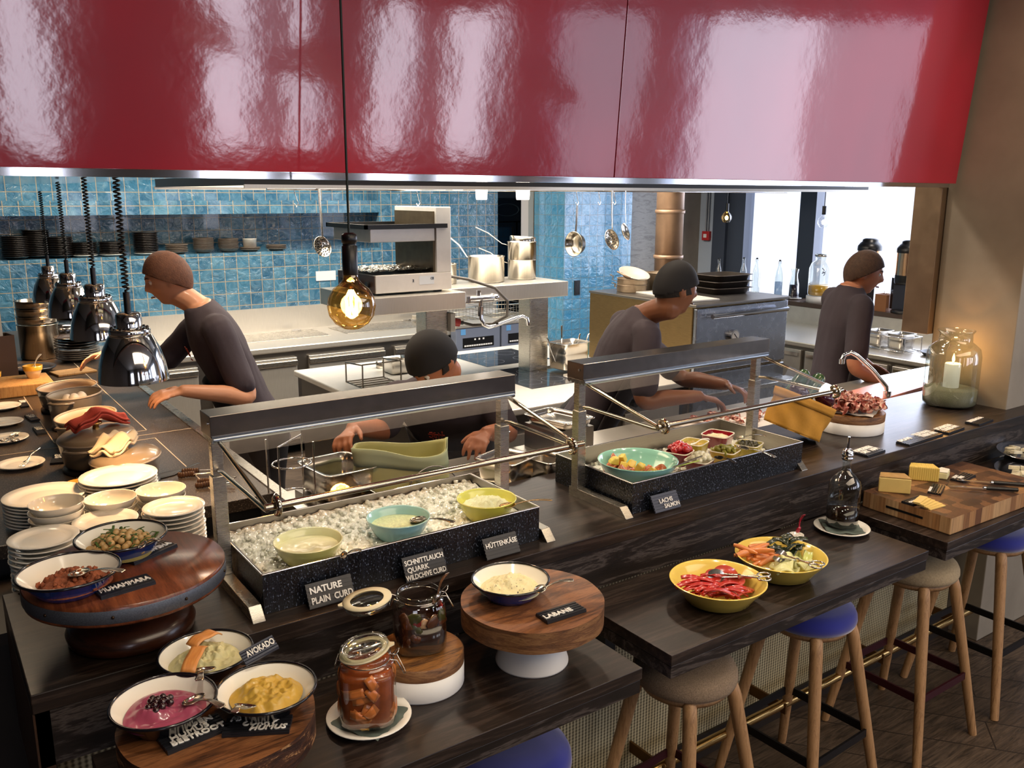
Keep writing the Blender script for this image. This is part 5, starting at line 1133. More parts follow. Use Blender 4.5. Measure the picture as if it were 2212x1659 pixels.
# ham on its round block, canvas bag, candle jar, signs
hb_ = thing('serving_block', 'round block half white half rough wood carrying the cured ham', 'block', (3.165, 2.075, T+.0005))
MB().lathe([(.0001, 0), (.134, 0), (.135, .003), (.135, .048), (.0001, .048)], 56, cap=False).build('white_base', M_whitepaint, hb_)
mb = MB(); mb.mat(0).lathe([(.135, .0485), (.136, .077), (.133, .080)], 56, cap=False); mb.build('wood_edge', M_bark, hb_); MB().lathe([(.133, .080), (.0001, .080)], 56, cap=False, smooth=False).build('wood_top', M_slab2, hb_)
pa = MB().grid(lambda u, v: ((u-.5)*.21, (v-.5)*.21, .003*math.sin(u*14)+.002*math.sin(v*17)), 16, 16).build('baking_paper', plain('baking_paper', '#d8d4cc', .6), loc=(3.165, 2.075, T+.0865), rz=.4); tag(pa, 'sheet of pale paper under the cured ham', 'paper')
M_ham = NT('cured_ham'); n_ = M_ham.noise(M_ham.coord((30, 9, 30)), 1.4, 4, .6, .6)
M_hamm = M_ham.setp(M_ham.ramp(n_, [(.36, rgb('#7d352f')), (.48, rgb('#a9584b')), (.56, rgb('#dcb9a4')), (.66, rgb('#97483e'))]), .4, coat=.2)
hs = []
for k in range(4):
    sd = k*2.3; b_ = MB().grid(lambda u, v: (.085*(u-.5)+.006*math.sin(v*9+sd), .038*(v-.5)+.010*math.sin(u*13+sd), .016*math.sin(u*11+sd)*math.cos(v*4+sd)+.012*v), 16, 8); hs.append(b_.mesh('ham_slice')); hs[-1].materials.append(M_hamm)
for i in range(34):
    a = i*2.39996; q = .112*math.sqrt((i+.5)/34); o = bpy.data.objects.new('ham_slice', hs[i % 4]); COL.objects.link(o)
    o.location = (3.165+q*math.cos(a), 2.075+q*math.sin(a), T+.100+.022*(1-(q/.12)**2)); o.rotation_euler = (rnd.uniform(-.6, .6), rnd.uniform(-.6, .6), rnd.uniform(0, 6)); tag(o, 'crumpled slice of dark red cured ham on the round block', 'ham slice', 'cured ham slices')
M_canvas = plain('mustard_canvas', '#c08a2e', .75, var=.16, vscale=10, bump=.15, bscale=120)
bag = thing('canvas_bag', 'slumped mustard canvas bag holding vegetables beside the right display', 'bag', (2.755, 2.045, T+.0005), .12)
bag.matrix_world = Matrix.Translation((2.800, 2.085, T+.048)) @ Euler((0, .40, -.30), 'XYZ').to_matrix().to_4x4()
def bagw(u, v):
    a = 2*PI*u; k = 1/((abs(math.cos(a))**3.2+abs(math.sin(a))**3.2)**(1/3.2)); w = 1-.10*v
    wr = .006*math.sin(a*5+v*7)*(1-v)*2*v+.004*math.sin(a*9+3+v*4)*(1-v)
    return ((.118+wr)*k*math.cos(a)*(.92+.12*v), (.080+wr)*k*math.sin(a), .142*v-.004)
mb = MB(); mb.grid(bagw, 64, 14, wrap=True); mb.add([bagw(i/64, 0) for i in range(64)], [tuple(range(64))[::-1]]); o = mb.build('bag_body', M_canvas, bag); q = o.modifiers.new('s', 'SOLIDIFY'); q.thickness = .003
o = MB().grid(lambda u, v: tuple(Vector(bagw(u, .76+.24*v))*1.0+Vector((.004*math.cos(2*PI*u), .004*math.sin(2*PI*u), 0))), 64, 3, wrap=True).build('rolled_cuff', M_canvas, bag); q = o.modifiers.new('s', 'SOLIDIFY'); q.thickness = .004
Rb = bag.matrix_world
M_zuc = plain('courgette', '#2c4a26', .25, var=.3, vscale=50, coat=.3); M_egg_ = plain('red_onion', '#3b1020', .15, var=.3, vscale=12, coat=.7)
for loc, rot, sc, lb in (((-.050, .025, .165), (.25, .1, .3), 1, 'dark green courgette standing at the back of the canvas bag'), ((.015, .010, .178), (-.1, .45, .2), .95, 'dark green courgette leaning forward in the canvas bag')):
    o = MB().tube([(0, 0, -.11), (0, 0, -.10), (.004, 0, 0), (0, 0, .055), (0, 0, .070), (0, 0, .076)], 1, 16, rs=[.012, .024, .027, .026, .018, .004]).build('courgette', M_zuc); o.matrix_world = Rb @ Matrix.Translation(loc) @ Euler(rot).to_matrix().to_4x4(); tag(o, lb, 'courgette', 'courgettes in the bag')
for loc, r, lb in (((.072, -.015, .165), .034, 'glossy purple aubergine end at the front of the canvas bag'), ((-.055, -.02, .150), .032, 'glossy purple aubergine end at the left of the canvas bag')):
    o = MB().ball((0, 0, 0), r, (1.35, 1, 1), 20, 14).build('aubergine', M_egg_); o.matrix_world = Rb @ Matrix.Translation(loc) @ Euler((0, .3, -.2)).to_matrix().to_4x4(); tag(o, lb, 'aubergine', 'aubergines in the bag')
cj = thing('candle_jar', 'big clear glass jar with a lit candle standing in sand', 'jar', (3.925, 2.070, T+.0005))
MB().lathe([(.0001, .004), (.100, .002), (.113, .012), (.116, .04), (.116, .235), (.108, .268), (.085, .288), (.072, .298), (.070, .335), (.078, .346), (.080, .351), (.074, .352)], 56, cap=False).build('glass_body', glassy('lantern_glass', '#edf3ef', .8, .08), cj)
MB().lathe([(.0001, .006), (.098, .006), (.112, .016), (.1135, .080), (.08, .088), (.03, .084), (.0001, .086)], 48, cap=False).build('sand', plain('grey_sand', '#8d8a72', .9, bump=.4, bscale=300, var=.15, vscale=200), cj)
cn = thing('candle', 'lit white pillar candle standing in the sand of the glass jar', 'candle', (3.925, 2.070, T+.0855))
MB().lathe([(.0001, 0), (.034, 0), (.0345, .108), (.031, .112), (.012, .104), (.0001, .103)], 32, cap=False).build('wax', glow('candle_wax', '#e9e2cd', .25), cn)
MB().tube([(0, 0, .10), (.001, 0, .118)], .0012, 6).build('wick', M_black, cn)
MB().lathe([(.0001, .114), (.0045, .120), (.0065, .129), (.005, .140), (.002, .152), (.0001, .158)], 16, cap=False).build('flame', glow('candle_flame', '#ffc46a', 14), cn)
point('candle_light', (3.925, 2.07, T+.235), 2.2, '#ffb05e', .01)
for P, ln, lb in ((((2.8586, 1.7857, 1.1505), (2.9816, 1.7924, 1.1505), (2.8771, 1.8382, 1.1505)), ['ROHSCHINKEN', 'DRY  HAM'], 'black letter board with two lines in front of the ham block'),
                  (((3.1243, 1.7815, 1.1505), (3.2553, 1.788, 1.1505), (3.1465, 1.8328, 1.1505)), ['SALAMI'], 'black letter board with one short line, second from the ham block'),
                  (((3.2553, 1.788, 1.1505), (3.3841, 1.793, 1.1505), (3.2804, 1.8388, 1.1505)), ['TRUTHAHN', 'TURKEY HAM'], 'black letter board with two lines, third from the ham block'),
                  (((3.418, 1.7867, 1.1505), (3.5559, 1.7967, 1.1505), (3.4454, 1.8412, 1.1505)), ['SCHINKEN', 'COOKED HAM'], 'black letter board crowded with letters, fourth from the ham block'),
                  (((3.6534, 1.7859, 1.1505), (3.7915, 1.797, 1.1505), (3.6798, 1.84, 1.1505)), ['BRESAOLA'], 'black letter board with one line, closest to the column')):
    sign(ln, lb, P, size=.030 if len(ln) > 1 else .026, dx=[.06, .10], bold=.05, top=.072 if len(ln) > 1 else .06)

# ================================================================ bar stools
M_oak = wood('natural_oak', [(.35, rgb('#8d6a47')), (.55, rgb('#b28c63')), (.7, rgb('#a07a52'))], scale=(26, 26, 1.4), rough=.5, bump=.08)
M_blue = plain('royal_blue_velvet', '#12208e', .85, sheen=.8, var=.1, vscale=12); M_tweed = plain('brown_tweed', '#8c7a66', .95, var=.35, vscale=260, bump=.4, bscale=300); M_wool = plain('beige_wool', '#a8987c', .95, var=.2, vscale=160, bump=.4, bscale=220)
M_fblk = plain('black_flat_bar', '#101014', .4, .3); M_fred = plain('burgundy_flat_bar', '#3a0d1a', .4, .3)
def stool(label, x, y, rz, m, mf):
    t = thing('bar_stool', label, 'stool', (x, y, 0), rz, 'bar stools along the counter')
    MB().lathe([(.0001, .672), (.14, .672), (.153, .680), (.158, .695), (.156, .712), (.148, .728), (.12, .738), (.06, .742), (.0001, .743)], 48, cap=False).build('seat', m, t)
    MB().lathe([(.0001, .650), (.13, .650), (.14, .672), (.0001, .672)], 40, cap=False).build('seat_base', M_oak, t)
    for sx in (-1, 1):
        for sy in (-1, 1):
            MB().tube([(sx*.080, sy*.080, .672), (sx*.100, sy*.100, .655), (sx*.108, sy*.108, .62), (sx*.156, sy*.156, .30), (sx*.197, sy*.197, .02), (sx*.2, sy*.2, 0)], 1, 10, rs=[.017, .0215, .022, .0195, .0165, .0155]).build('leg', M_oak, t)
    k = .166; c = .02
    MB().tube([(-k, -k+c, .26), (-k+c, -k, .26), (k-c, -k, .26), (k, -k+c, .26), (k, k-c, .26), (k-c, k, .26), (-k+c, k, .26), (-k, k-c, .26)], 1, 4, True, flat=(.008, .030)).build('foot_frame', mf, t)
stool('blue velvet topped oak bar stool at the bottom edge under the jar table', 1.13, 1.62, 0, M_blue, M_fblk)
stool('brown tweed topped oak bar stool under the corner of the yellow bowl table', 1.80, 1.66, .1, M_tweed, M_fred)
stool('blue velvet topped oak bar stool under the middle of the yellow bowl table', 2.43, 1.685, .04, M_blue, M_fblk)
stool('beige wool topped oak bar stool between the two right tables', 3.09, 1.69, 0, M_wool, M_fred)
stool('blue velvet topped oak bar stool at the right edge under the cheese table', 3.66, 1.69, 0, M_blue, M_fblk)
# bulb hanging in front of the hood
bp = thing('pendant_bulb', 'large amber globe bulb hanging on a cord before the red hood', 'lamp', (.930, 2.045, 1.822))
MB().lathe([(.0001, -.0615), (.02, -.058), (.042, -.045), (.057, -.024), (.0615, 0), (.058, .022), (.046, .043), (.030, .056), (.021, .066), (.018, .082)], 48, cap=False).build('globe', glassy('amber_glass', '#f7d795', .6, .10), bp)
f_ = MB()
for k in range(6):
    a = 2*PI*k/6; f_.tube([(.004*math.cos(a), .004*math.sin(a), .040), (.015*math.cos(a), .015*math.sin(a), .020), (.013*math.cos(a+.5), .013*math.sin(a+.5), -.024), (.003*math.cos(a), .003*math.sin(a), -.03)], .0032, 6)
f_.build('filament', glow('hot_filament', '#ffd38a', 28), bp)
MB().lathe([(.0185, .078), (.0195, .082), (.0195, .150), (.017, .152), (.017, .158), (.0195, .160), (.0195, .178), (.012, .184), (.0001, .184)], 28, cap=False).build('socket', M_black, bp)
MB().tube([(0, 0, .18), (.0, .0, .5), (.0, 0, 1.0), (0, 0, 1.878)], .0032, 8).build('cord', plain('green_black_cord', '#12201a', .6), bp)
point('pendant_light', (.93, 2.045, 1.82), 5, '#ffc272', .03)

# ================================================================ prep shelf behind the bar
PZ = 1.09
ps = thing('prep_counter', 'low steel preparation shelf directly behind the dark bar', 'counter', (.96, 2.312, 0))
MB().box((0, 0, PZ-.03), (4.2, .50, PZ)).build('worktop', M_steel2, ps, bevel=.003)
MB().box((.02, .02, .6), (4.18, .46, PZ-.03)).build('body', M_steeldk, ps)
for k in range(4): MB().box((.04+1.03*k, .455, 0), (.09+1.03*k, .49, PZ-.03)).build('leg', M_steel, ps)
M_gn = steel('pan_steel', '#cfcac2', .22, (8, 8, 2), .1)
def gn_pan(label, x, y, z, w, d, h, rz=0, name='steel_food_pan', group=None):
    t = thing(name, label, 'pan', (x, y, z), rz, group)
    mb = MB(); p = 9
    prof = [(.0001, .002), (.42, .002), (.455, .010), (.47, h*.6), (.475, h-.004), (.53, h-.002), (.535, h-.001), (.53, h+.001), (.472, h+.001), (.465, h*.6), (.445, .014), (.0001, .006)]
    mb.lathe([(r, zz) for r, zz in prof], 56, cap=False, sx=w, sy=d, p=p); mb.build('pan_body', M_gn, t); return t
Pg = lambda px: px
gn_pan('steel food pan beside the yellow green paper bag behind the ice display', 1.12, 2.62, PZ+.03, .19, .22, .10, .1)
o = MB().box((-.10, -.12, 0), (.10, .12, .0295)).build('pan_rest', M_steeldk, loc=(1.12, 2.62, PZ+.0003), rz=.1); tag(o, 'low steel rest under the left food pan', 'rest')
gn_pan('empty steel food pan nearer the ice display, beside the paper bag', 1.235, 2.44, PZ+.0005, .17, .20, .085, .05)
c1 = (1.692, 2.452, 0.0858); c2 = (1.804, 2.368, 0.0626)
gn_pan('shiny steel food pan behind the right post of the left sneeze guard', c1[0], c1[1], PZ+.014, .165, .165, .085, .35, group='food pans between the displays')
gn_pan('smaller steel food pan standing between the two chilled displays', c2[0]+.02, c2[1]+.03, PZ+.014, .12, .15, .075, .2, group='food pans between the displays')
tr = thing('steel_tray', 'flat steel tray under the food pans between the two displays', 'tray', (c1[0]+.09, c1[1]+.01, PZ+.0005))
mb = MB(); mb.box((-.19, -.12, 0), (.19, .12, .003)); mb.box((-.19, -.12, .003), (.19, -.116, .013)); mb.box((-.19, .116, .003), (.19, .12, .013)); mb.box((-.19, -.116, .003), (-.186, .116, .013)); mb.box((.186, -.116, .003), (.19, .116, .013)); mb.build('tray_body', M_gn, tr)
gn_pan('long shallow steel pan behind the left end of the salmon display', 2.12, 2.70, PZ+.10, .17, .24, .035, .2)
o = MB().box((-.1, -.1, 0), (.1, .1, .0995)).build('pan_stand', M_steeldk, loc=(2.12, 2.70, PZ+.0003)); tag(o, 'steel box stand under the long shallow pan', 'stand')
# paper bag
pb = thing('paper_bag', 'open yellow green paper bag standing behind the ice display', 'bag', (1.32, 2.55, PZ+.0005), -.45)
M_paper = plain('yellow_green_paper', '#c9c98c', .6, var=.10, vscale=9)
def pbw(u, v, k=1):
    a = 2*PI*u; q = 1/((abs(math.cos(a))**5+abs(math.sin(a))**5)**.2)
    return (.158*q*math.cos(a)*(1+.03*math.sin(v*6+a*2)), .070*q*math.sin(a)*(1+.06*math.sin(v*5+a*3)), (.175+.012*math.sin(a*2+1)+.010*math.cos(a*3))*v)
mb = MB().grid(pbw, 64, 12, wrap=True); mb.add([pbw(i/64, 0) for i in range(64)], [tuple(range(64))[::-1]]); o = mb.build('bag_body', M_paper, pb); q = o.modifiers.new('s', 'SOLIDIFY'); q.thickness = .002
o = MB().grid(lambda u, v: (pbw(u, .68+.32*v)[0]*1.03, pbw(u, .68+.32*v)[1]*1.05, pbw(u, .68+.32*v)[2]), 64, 3, wrap=True).build('folded_rim', plain('pale_green_paper', '#bcc9a0', .6), pb); q = o.modifiers.new('s', 'SOLIDIFY'); q.thickness = .002
# wire ring stand, whisk, little pot, wire arc
ws = thing('wire_ring_stand', 'chrome wire stand with two rings behind the left post', 'stand', (.955, 2.60, PZ+.0005))
mb = MB()
for sx, sy in ((-.06, -.05), (.055, .05), (-.06, .06), (.055, -.05)): mb.tube([(sx, sy, 0), (sx, sy, .24)], .003, 8)
for z in (.165, .06): mb.tube([(.062*math.cos(2*PI*i/28), .058*math.sin(2*PI*i/28), z) for i in range(28)], .003, 8, True)
mb.tube([(-.06, -.05, .24), (.055, .05, .24)], .003, 8); mb.tube([(-.06, -.05, .003), (.055, -.05, .003), (.055, .05, .003)], .003, 8); mb.build('wire_frame', M_chrome, ws)
wk = thing('whisk', 'steel whisk lying behind the ice display near the left post', 'whisk', (.98, 2.43, PZ+.03), .1)
mb = MB()
for k in range(6):
    a = PI*k/6; mb.tube([(.10+.10*math.sin(PI*q/10)*1.0*(1 if True else 1)-.0+.0, .032*math.sin(PI*q/10*1.0)*math.cos(a)*math.cos(PI*q/10)*1.6, .028*math.sin(PI*q/10)*math.sin(a)*math.cos(PI*q/10)*1.6) for q in range(11)], .0011, 5)
mb.build('wires', M_chrome, wk); MB().cyl((.10, 0, 0), (-.04, 0, 0), .007, n=12).build('handle', M_steel, wk)
o = MB().lathe([(.0001, 0), (.03, 0), (.036, .05), (.033, .05), (.028, .005), (.0001, .005)], 24, cap=False).build('copper_cup', plain('copper_cup', '#a8633a', .3, .7), loc=(1.03, 2.365, PZ+.0005)); tag(o, 'small copper coloured cup behind the ice display by the left post', 'cup')
o = MB().box((-.07, -.05, 0), (.07, .05, .012)).build('paper_board', plain('kraft_board', '#c8a876', .7), loc=(1.06-.2, 2.37, T+.0005), rz=.1); o.location = (.72, 2.262, T+.0005); tag(o, 'piece of kraft coloured board behind the left end of the ice box', 'board')
wa = thing('wire_basket_handle', 'curved black wire handles standing behind the ice box', 'wire', (1.36, 2.40, PZ+.0005), -.1)
mb = MB(); mb.tube([(.105*math.cos(PI*i/16), 0, .135*math.sin(PI*i/16)) for i in range(17)], .0025, 7); mb.tube([(.02+.075*math.cos(PI*i/16), .03, .075*math.sin(PI*i/16)) for i in range(17)], .0025, 7); mb.tube([(-.105, 0, 0), (-.055, .03, 0)], .0025, 7); mb.tube([(.105, 0, 0), (.095, .03, 0)], .0025, 7); mb.build('wire', M_steeldk, wa)
# white cutting board with ham, pink boards, tap
hbd = MB().box((-.24, -.15, 0), (.24, .15, .02)).build('chopping_board', plain('white_board', '#e6e0d8', .4, var=.05), loc=(2.98, 2.53, PZ+.0005), rz=.1, bevel=.004); tag(hbd, 'white chopping board with sliced ham in front of the capped cook', 'board')
for i in range(16):
    o = bpy.data.objects.new('ham_slice', hs[i % 4]); COL.objects.link(o); o.location = (2.98+rnd.uniform(-.17, .20), 2.53+rnd.uniform(-.09, .10), PZ+.036); o.rotation_euler = (rnd.uniform(-.3, .3), rnd.uniform(-.3, .3), rnd.uniform(0, 6)); o.scale = (.8, .8, .7); tag(o, 'slice of pink ham on the white chopping board', 'ham slice', 'ham on the chopping board')
M_pink = plain('salmon_pink_plastic', '#ef9a86', .4, var=.04)
o = MB().box((0, 0, 0), (.56, .20, .022)).build('chopping_board', M_pink, loc=(3.925, 2.405, PZ+.0005), rz=.10, bevel=.004); tag(o, 'salmon pink chopping board lying behind the bar by the column', 'board')
o = MB().box((0, 0, 0), (.24, .12, .018)).build('chopping_board', M_pink, loc=(3.60, 2.34, PZ+.0005), rz=.04, bevel=.004); tag(o, 'smaller salmon pink board partly hidden by the ham block', 'board')
tp = thing('tap', 'chrome swan neck tap leaning over the pink chopping board', 'tap', (3.99, 2.42, PZ+.0235))
MB().tube([(0, 0, 0), (-.005, .005, .05), (-.06, .05, .13), (-.13, .10, .205), (-.155, .12, .222), (-.18, .138, .212), (-.188, .145, .18)], .011, 12).build('spout', M_chrome, tp); MB().cyl((0, 0, 0), (0, 0, .03), .019, n=16).build('collar', M_chrome, tp); MB().cyl((-.188, .145, .165), (-.188, .145, .19), .014, n=14).build('outlet', M_chrome, tp)

# ================================================================ on the island
wrk = thing('wire_rack', 'chrome wire plate rack standing on the white island top', 'rack', (2.30, 5.18, .9005), -.0)
mb = MB()
for x in (0, .27): mb.tube([(x, 0, 0), (x, 0, .13), (x, -.25, .15), (x, -.25, 0), (x, 0, 0)], .0055, 7)
for y, z in ((0, 0), (0, .13), (-.25, .15), (-.25, 0), (-.12, .0), (-.06, 0), (-.18, 0)): mb.tube([(0, y, z+.0035), (.27, y, z+.0035)], .0045, 7)
mb.build('wire_frame', plain('rack_wire', '#77726b', .3, .9), wrk)
gn_pan('small steel food pan on the island beside the left bridge post', 2.72, 5.28, .9005, .16, .18, .10)
o = MB().lathe([(.0001, 0), (.035, 0), (.036, .045), (.034, .045), (.033, .004), (.0001, .004)], 24, cap=False).build('measuring_cup', M_steelpot, loc=(2.70, 5.48, .9005)); tag(o, 'tiny steel measuring cup behind the small food pan', 'cup')
gi = (3.7524, 4.6393, 0.905)
o = gn_pan('deep steel container full of tongs and ladles at the right end of the island', gi[0], gi[1]+.04, .917, .25, .19, .185, .08)
mb = MB(); mb.box((-.18, -.14, 0), (.18, .14, .004)); mb.box((-.18, -.14, .004), (.18, -.136, .016)); mb.box((-.18, .136, .004), (.18, .14, .016)); o = mb.build('drip_tray', M_gn, loc=(gi[0], gi[1]+.04, .9005), rz=.08); tag(o, 'steel drip tray under the deep utensil container', 'tray')
for k, (dx, dy, ax, ay, lb) in enumerate(((-.10, .0, -.5, .1, 'steel ladle handle leaning out of the left side of the utensil container'), (-.07, .03, -.55, .2, 'steel tongs handle at the left of the utensil container'), (.06, .02, .45, .15, 'steel whisk handle at the right of the utensil container'), (.09, .0, .6, .1, 'steel spatula handle leaning out of the right side of the utensil container'), (-.02, .05, .02, .1, 'upright steel handle at the back of the utensil container'))):
    hgt = .26 if k == 4 else .19
    o = MB().tube([(0, 0, 0), (ax*.1, ay*.1, hgt*.6), (ax*.15, ay*.15, hgt), (ax*.17, ay*.15, hgt+.01)], 1, 8, flat=(.016, .004), rs=[.5, .6, 1, .7]).build('utensil', M_chrome, loc=(gi[0]+dx, gi[1]+.04+dy, .94)); tag(o, lb, 'utensil')
gb = thing('oil_bottle', 'green glass bottle with a white pourer by the right end of the island', 'bottle', (4.10, 4.66, .9005))
MB().lathe([(.0001, 0), (.030, 0), (.032, .01), (.032, .12), (.026, .15), (.013, .18), (.012, .215)], 28, cap=False).build('glass_body', plain('green_glass', '#3f8a3a', .08, coat=.7), gb); MB().tube([(0, 0, .21), (.012, 0, .235), (.03, 0, .20), (.036, .0, .10)], .008, 8).build('white_pourer', M_white, gb)
o = MB().lathe([(.0001, 0), (.033, 0), (.034, .10), (.020, .13), (.014, .16), (.0001, .165)], 24, cap=False).build('squeeze_bottle', plain('white_plastic', '#dedad4', .4), loc=(4.16, 4.58, .9005)); tag(o, 'white squeeze bottle right of the green bottle', 'bottle')
lm = MB().ball((0, 0, 0), .03, (1, 1, .8), 16, 10).build('lime', plain('lime_peel', '#a9b84a', .35, coat=.3)); 
# tap and plug under the bridge shelf
ft = thing('mixer_tap', 'chrome mixer tap with long swivel spout under the bridge shelf', 'tap', (2.97, 4.60, 1.46))
mb = MB(); mb.cyl((-.10, 0, 0), (.10, 0, 0), .016, n=14); mb.cyl((0, .03, .0), (0, .03, .05), .02, n=14); mb.ball((.115, 0, 0), .024, n=14, m=10); mb.cyl((-.10, 0, -.02), (-.10, .0, .02), .024, n=14); mb.build('mixer_body', M_chrome, ft)
MB().tube([(0, 0, 0), (0, 0, -.05), (0, -.01, -.13), (.01, -.02, -.165), (.04, -.03, -.18), (.08, -.04, -.175), (.22, -.08, -.13), (.26, -.09, -.122), (.29, -.10, -.135), (.30, -.10, -.18)], .0125, 12).build('spout', M_chrome, ft); MB().cyl((0, 0, -.11), (0, 0, -.05), .019, n=14).build('swivel_collar', M_chrome, ft)
sk = thing('power_socket', 'grey industrial socket box with red plug on the left bridge post', 'socket', (2.838, 4.79, 1.30))
MB().box((0, -.045, -.06), (.035, .045, .06)).build('box_body', plain('socket_grey', '#b9b4ac', .5), sk, bevel=.004); MB().cyl((.03, 0, 0), (.085, -.01, -.01), .027, n=18).build('red_plug', plain('red_plug', '#a3201c', .4), sk); MB().cyl((.085, -.01, -.01), (.11, -.015, -.012), .014, n=14).build('plug_neck', M_black, sk)
o = MB().tube([(2.948, 4.775, 1.288), (3.0, 4.74, 1.272), (3.06, 4.60, 1.29), (3.07, 4.45, 1.36), (3.04, 4.40, 1.46), (2.95, 4.408, 1.545), (2.80, 4.47, 1.60), (2.70, 4.62, 1.62)], .009, 10).build('power_cable', plain('grey_cable', '#5a5550', .5)); tag(o, 'grey power cable looping from the grill to the red plug', 'cable')
# salamander grill
sg_ = thing('salamander_grill', 'steel salamander grill with foil covered tray on the bridge shelf', 'grill', (2.20, 4.50, 1.533))
MB().box((0, 0, .012), (.50, .52, .115)).build('base_box', M_pale, sg_, bevel=.003)
MB().box((-.004, .01, .014), (.0, .51, .112)).build('control_panel', plain('brown_control_panel', '#4a352b', .4), sg_)
for y in (.08, .20, .32, .44): MB().cyl((-.004, y, .06), (-.022, y, .06), .018, n=14).build('control_knob', M_black, sg_)
MB().box((.40, .0, .115), (.50, .52, .495)).build('column', M_pale, sg_, bevel=.003)
MB().box((.388, .02, .115), (.40, .50, .47)).build('heat_shield', plain('tanned_steel', '#6f614c', .4, .8, var=.2), sg_)
hd = MB().box((-.02, .01, .300), (.395, .51, .375)).build('heater_head', M_pale, sg_, bevel=.003)
mb = MB(); mb.box((-.06, -.012, .375), (.47, .004, .40)); mb.box((-.06, .516, .375), (.47, .532, .40)); mb.box((-.06, -.012, .375), (-.044, .532, .40)); mb.box((-.05, .0, .375), (.40, .52, .380)); mb.build('guard_frame', M_black, hd)
MB().grid(lambda u, v: (-.01+.40*u, .02+.48*v, .132+.010*noise.noise(Vector((u*9, v*9, 2)))+.006*noise.noise(Vector((u*25, v*25, 7)))+(.006 if v < .1 else 0)), 40, 40, smooth=False).build('foil', plain('crumpled_foil', '#d7d4ce', .18, 1), sg_)
for x in (.06, .44): MB().box((x-.02, .05, 0), (x+.02, .09, .013)).build('foot', M_black, sg_)
lb_ = MB().box((.28, -.0012, .05), (.38, -.0004, .10)).build('rating_plate', plain('plate_paper', '#d4d8dd', .5), sg_)
lettering('CE', .018, plain('print_dark', '#333a44', .5), lb_, (.355, -.0014, .078), (PI/2, 0, 0)); lettering('2', .022, plain('print_dark', '#333a44', .5), lb_, (.235, -.0014, .068), (PI/2, 0, 0))
# saucepans on the bridge shelf
def saucepan(label, x, y, z, r, h, a, hl_=.2, rise=.08, group='steel saucepans on the bridge shelf', m=None, name='saucepan'):
    t = thing(name, label, 'saucepan', (x, y, z), 0, group); m = m or M_steelpot
    MB().lathe([(.0001, 0), (r*.97, 0), (r, .006), (r, h), (r+.004, h+.001), (r+.004, h+.004), (r-.002, h+.004), (r-.003, .01), (.0001, .008)], 48, cap=False).build('pan_body', m, t)
    c, s = math.cos(a), math.sin(a)
    MB().tube([(r*c, r*s, h-.02), ((r+.04)*c, (r+.04)*s, h-.01), ((r+hl_*.6)*c, (r+hl_*.6)*s, h+rise*.6), ((r+hl_)*c, (r+hl_)*s, h+rise)], 1, 8, flat=(.022, .008), rs=[.6, .7, .9, 1]).build('handle', m, t); return t
BZ = 1.5335
saucepan('steel saucepan half hidden behind the salamander grill', 2.905, 4.94, BZ-.002, .085, .125, 2.6)
saucepan('wide steel saucepan in the middle of the bridge shelf', 3.21, 4.90, BZ-.002, .122, .165, 1.9, .18, .11)
saucepan('steel saucepan at the bottom of the stacked pair on the shelf end', 3.525, 4.93, BZ-.002, .098, .128, 2.5)
saucepan('steel saucepan on top of the stacked pair on the shelf end', 3.525, 4.93, BZ+.1275, .099, .120, 2.55, .22, .10)
o = MB().lathe([(.088, .0), (.09, .03), (.085, .034), (.06, .012), (.0001, .002)], 40, cap=False).build('sieve', M_steelpot, loc=(3.53, 4.93, BZ+.254), rot=(0, .08, 0)); tag(o, 'steel sieve resting in the topmost saucepan', 'sieve')
# hanging utensils on the rail
RY, RZ = 4.75, 2.128
def hook(label, x, y=RY, l=.10):
    o = MB().tube([(.012, 0, -.004), (.012, 0, .008), (0, 0, .018), (-.012, 0, .008), (-.004, 0, -.03), (.004, 0, -.06), (.012, 0, -l+.02), (0, 0, -l), (-.012, 0, -l+.02)], .0025, 7).build('rail_hook', M_chrome, loc=(x, y, RZ)); tag(o, label, 'hook', 'hooks on the rail')
for x, lb in ((1.85, 'S hook on the rail at the left end holding the skimmer'), (2.62, 'empty S hook on the rail above the grill'), (3.86, 'S hook carrying the hanging pan'), (4.06, 'empty S hook on the rail right of the hanging pan'), (4.20, 'S hook carrying the skimmers')): hook(lb, x)
def skimmer(label, x, y, ln, r, holes, rz, tilt=.0):
    t = thing('skimmer', label, 'skimmer', (x, y, RZ+.01), rz, 'long handled skimmers on the rail')
    MB().tube([(0, 0, 0), (0, .0, -.02), (.004, 0, -ln*.5), (0, -.01, -ln+r*.9)], 1, 8, flat=(.022, .004), rs=[1, 1, .8, .5]).build('handle', M_silver, t)
    mb = MB(); mb.M = Matrix.Translation((0, -.012, -ln)) @ Euler((1.25, tilt, 0)).to_matrix().to_4x4(); mb.lathe([(r, .0), (r*.92, -.008), (r*.5, -.02), (.0001, -.024)], 32, cap=False); d = mb.build('disc', M_silver, t); q = d.modifiers.new('s', 'SOLIDIFY'); q.thickness = .002
    if holes:
        mb = MB(); mb.M = Matrix.Translation((0, -.012, -ln)) @ Euler((1.25, tilt, 0)).to_matrix().to_4x4()
        for i in range(40):
            a = i*2.4; q_ = r*.85*math.sqrt((i+.5)/40); mb.ball((q_*math.cos(a), q_*math.sin(a), -.0245+.0215*(q_/r)**2+.003), .0042, (1, 1, .5), 6, 4)
        mb.build('holes', M_black, d)
    return t
skimmer('perforated skimmer hanging alone at the left end of the rail', 1.98, 4.73, .33, .060, True, .3)
skimmer('perforated skimmer hanging at the right of the rail, lower of the pair', 4.13, 4.70, .345, .075, True, .2)
skimmer('solid round ladle skimmer hanging in front of the perforated one', 4.22, 4.66, .29, .062, False, .5)
hp = thing('frying_pan', 'small steel pan hanging by its handle from the rail', 'pan', (3.86, 4.75, RZ-.10))
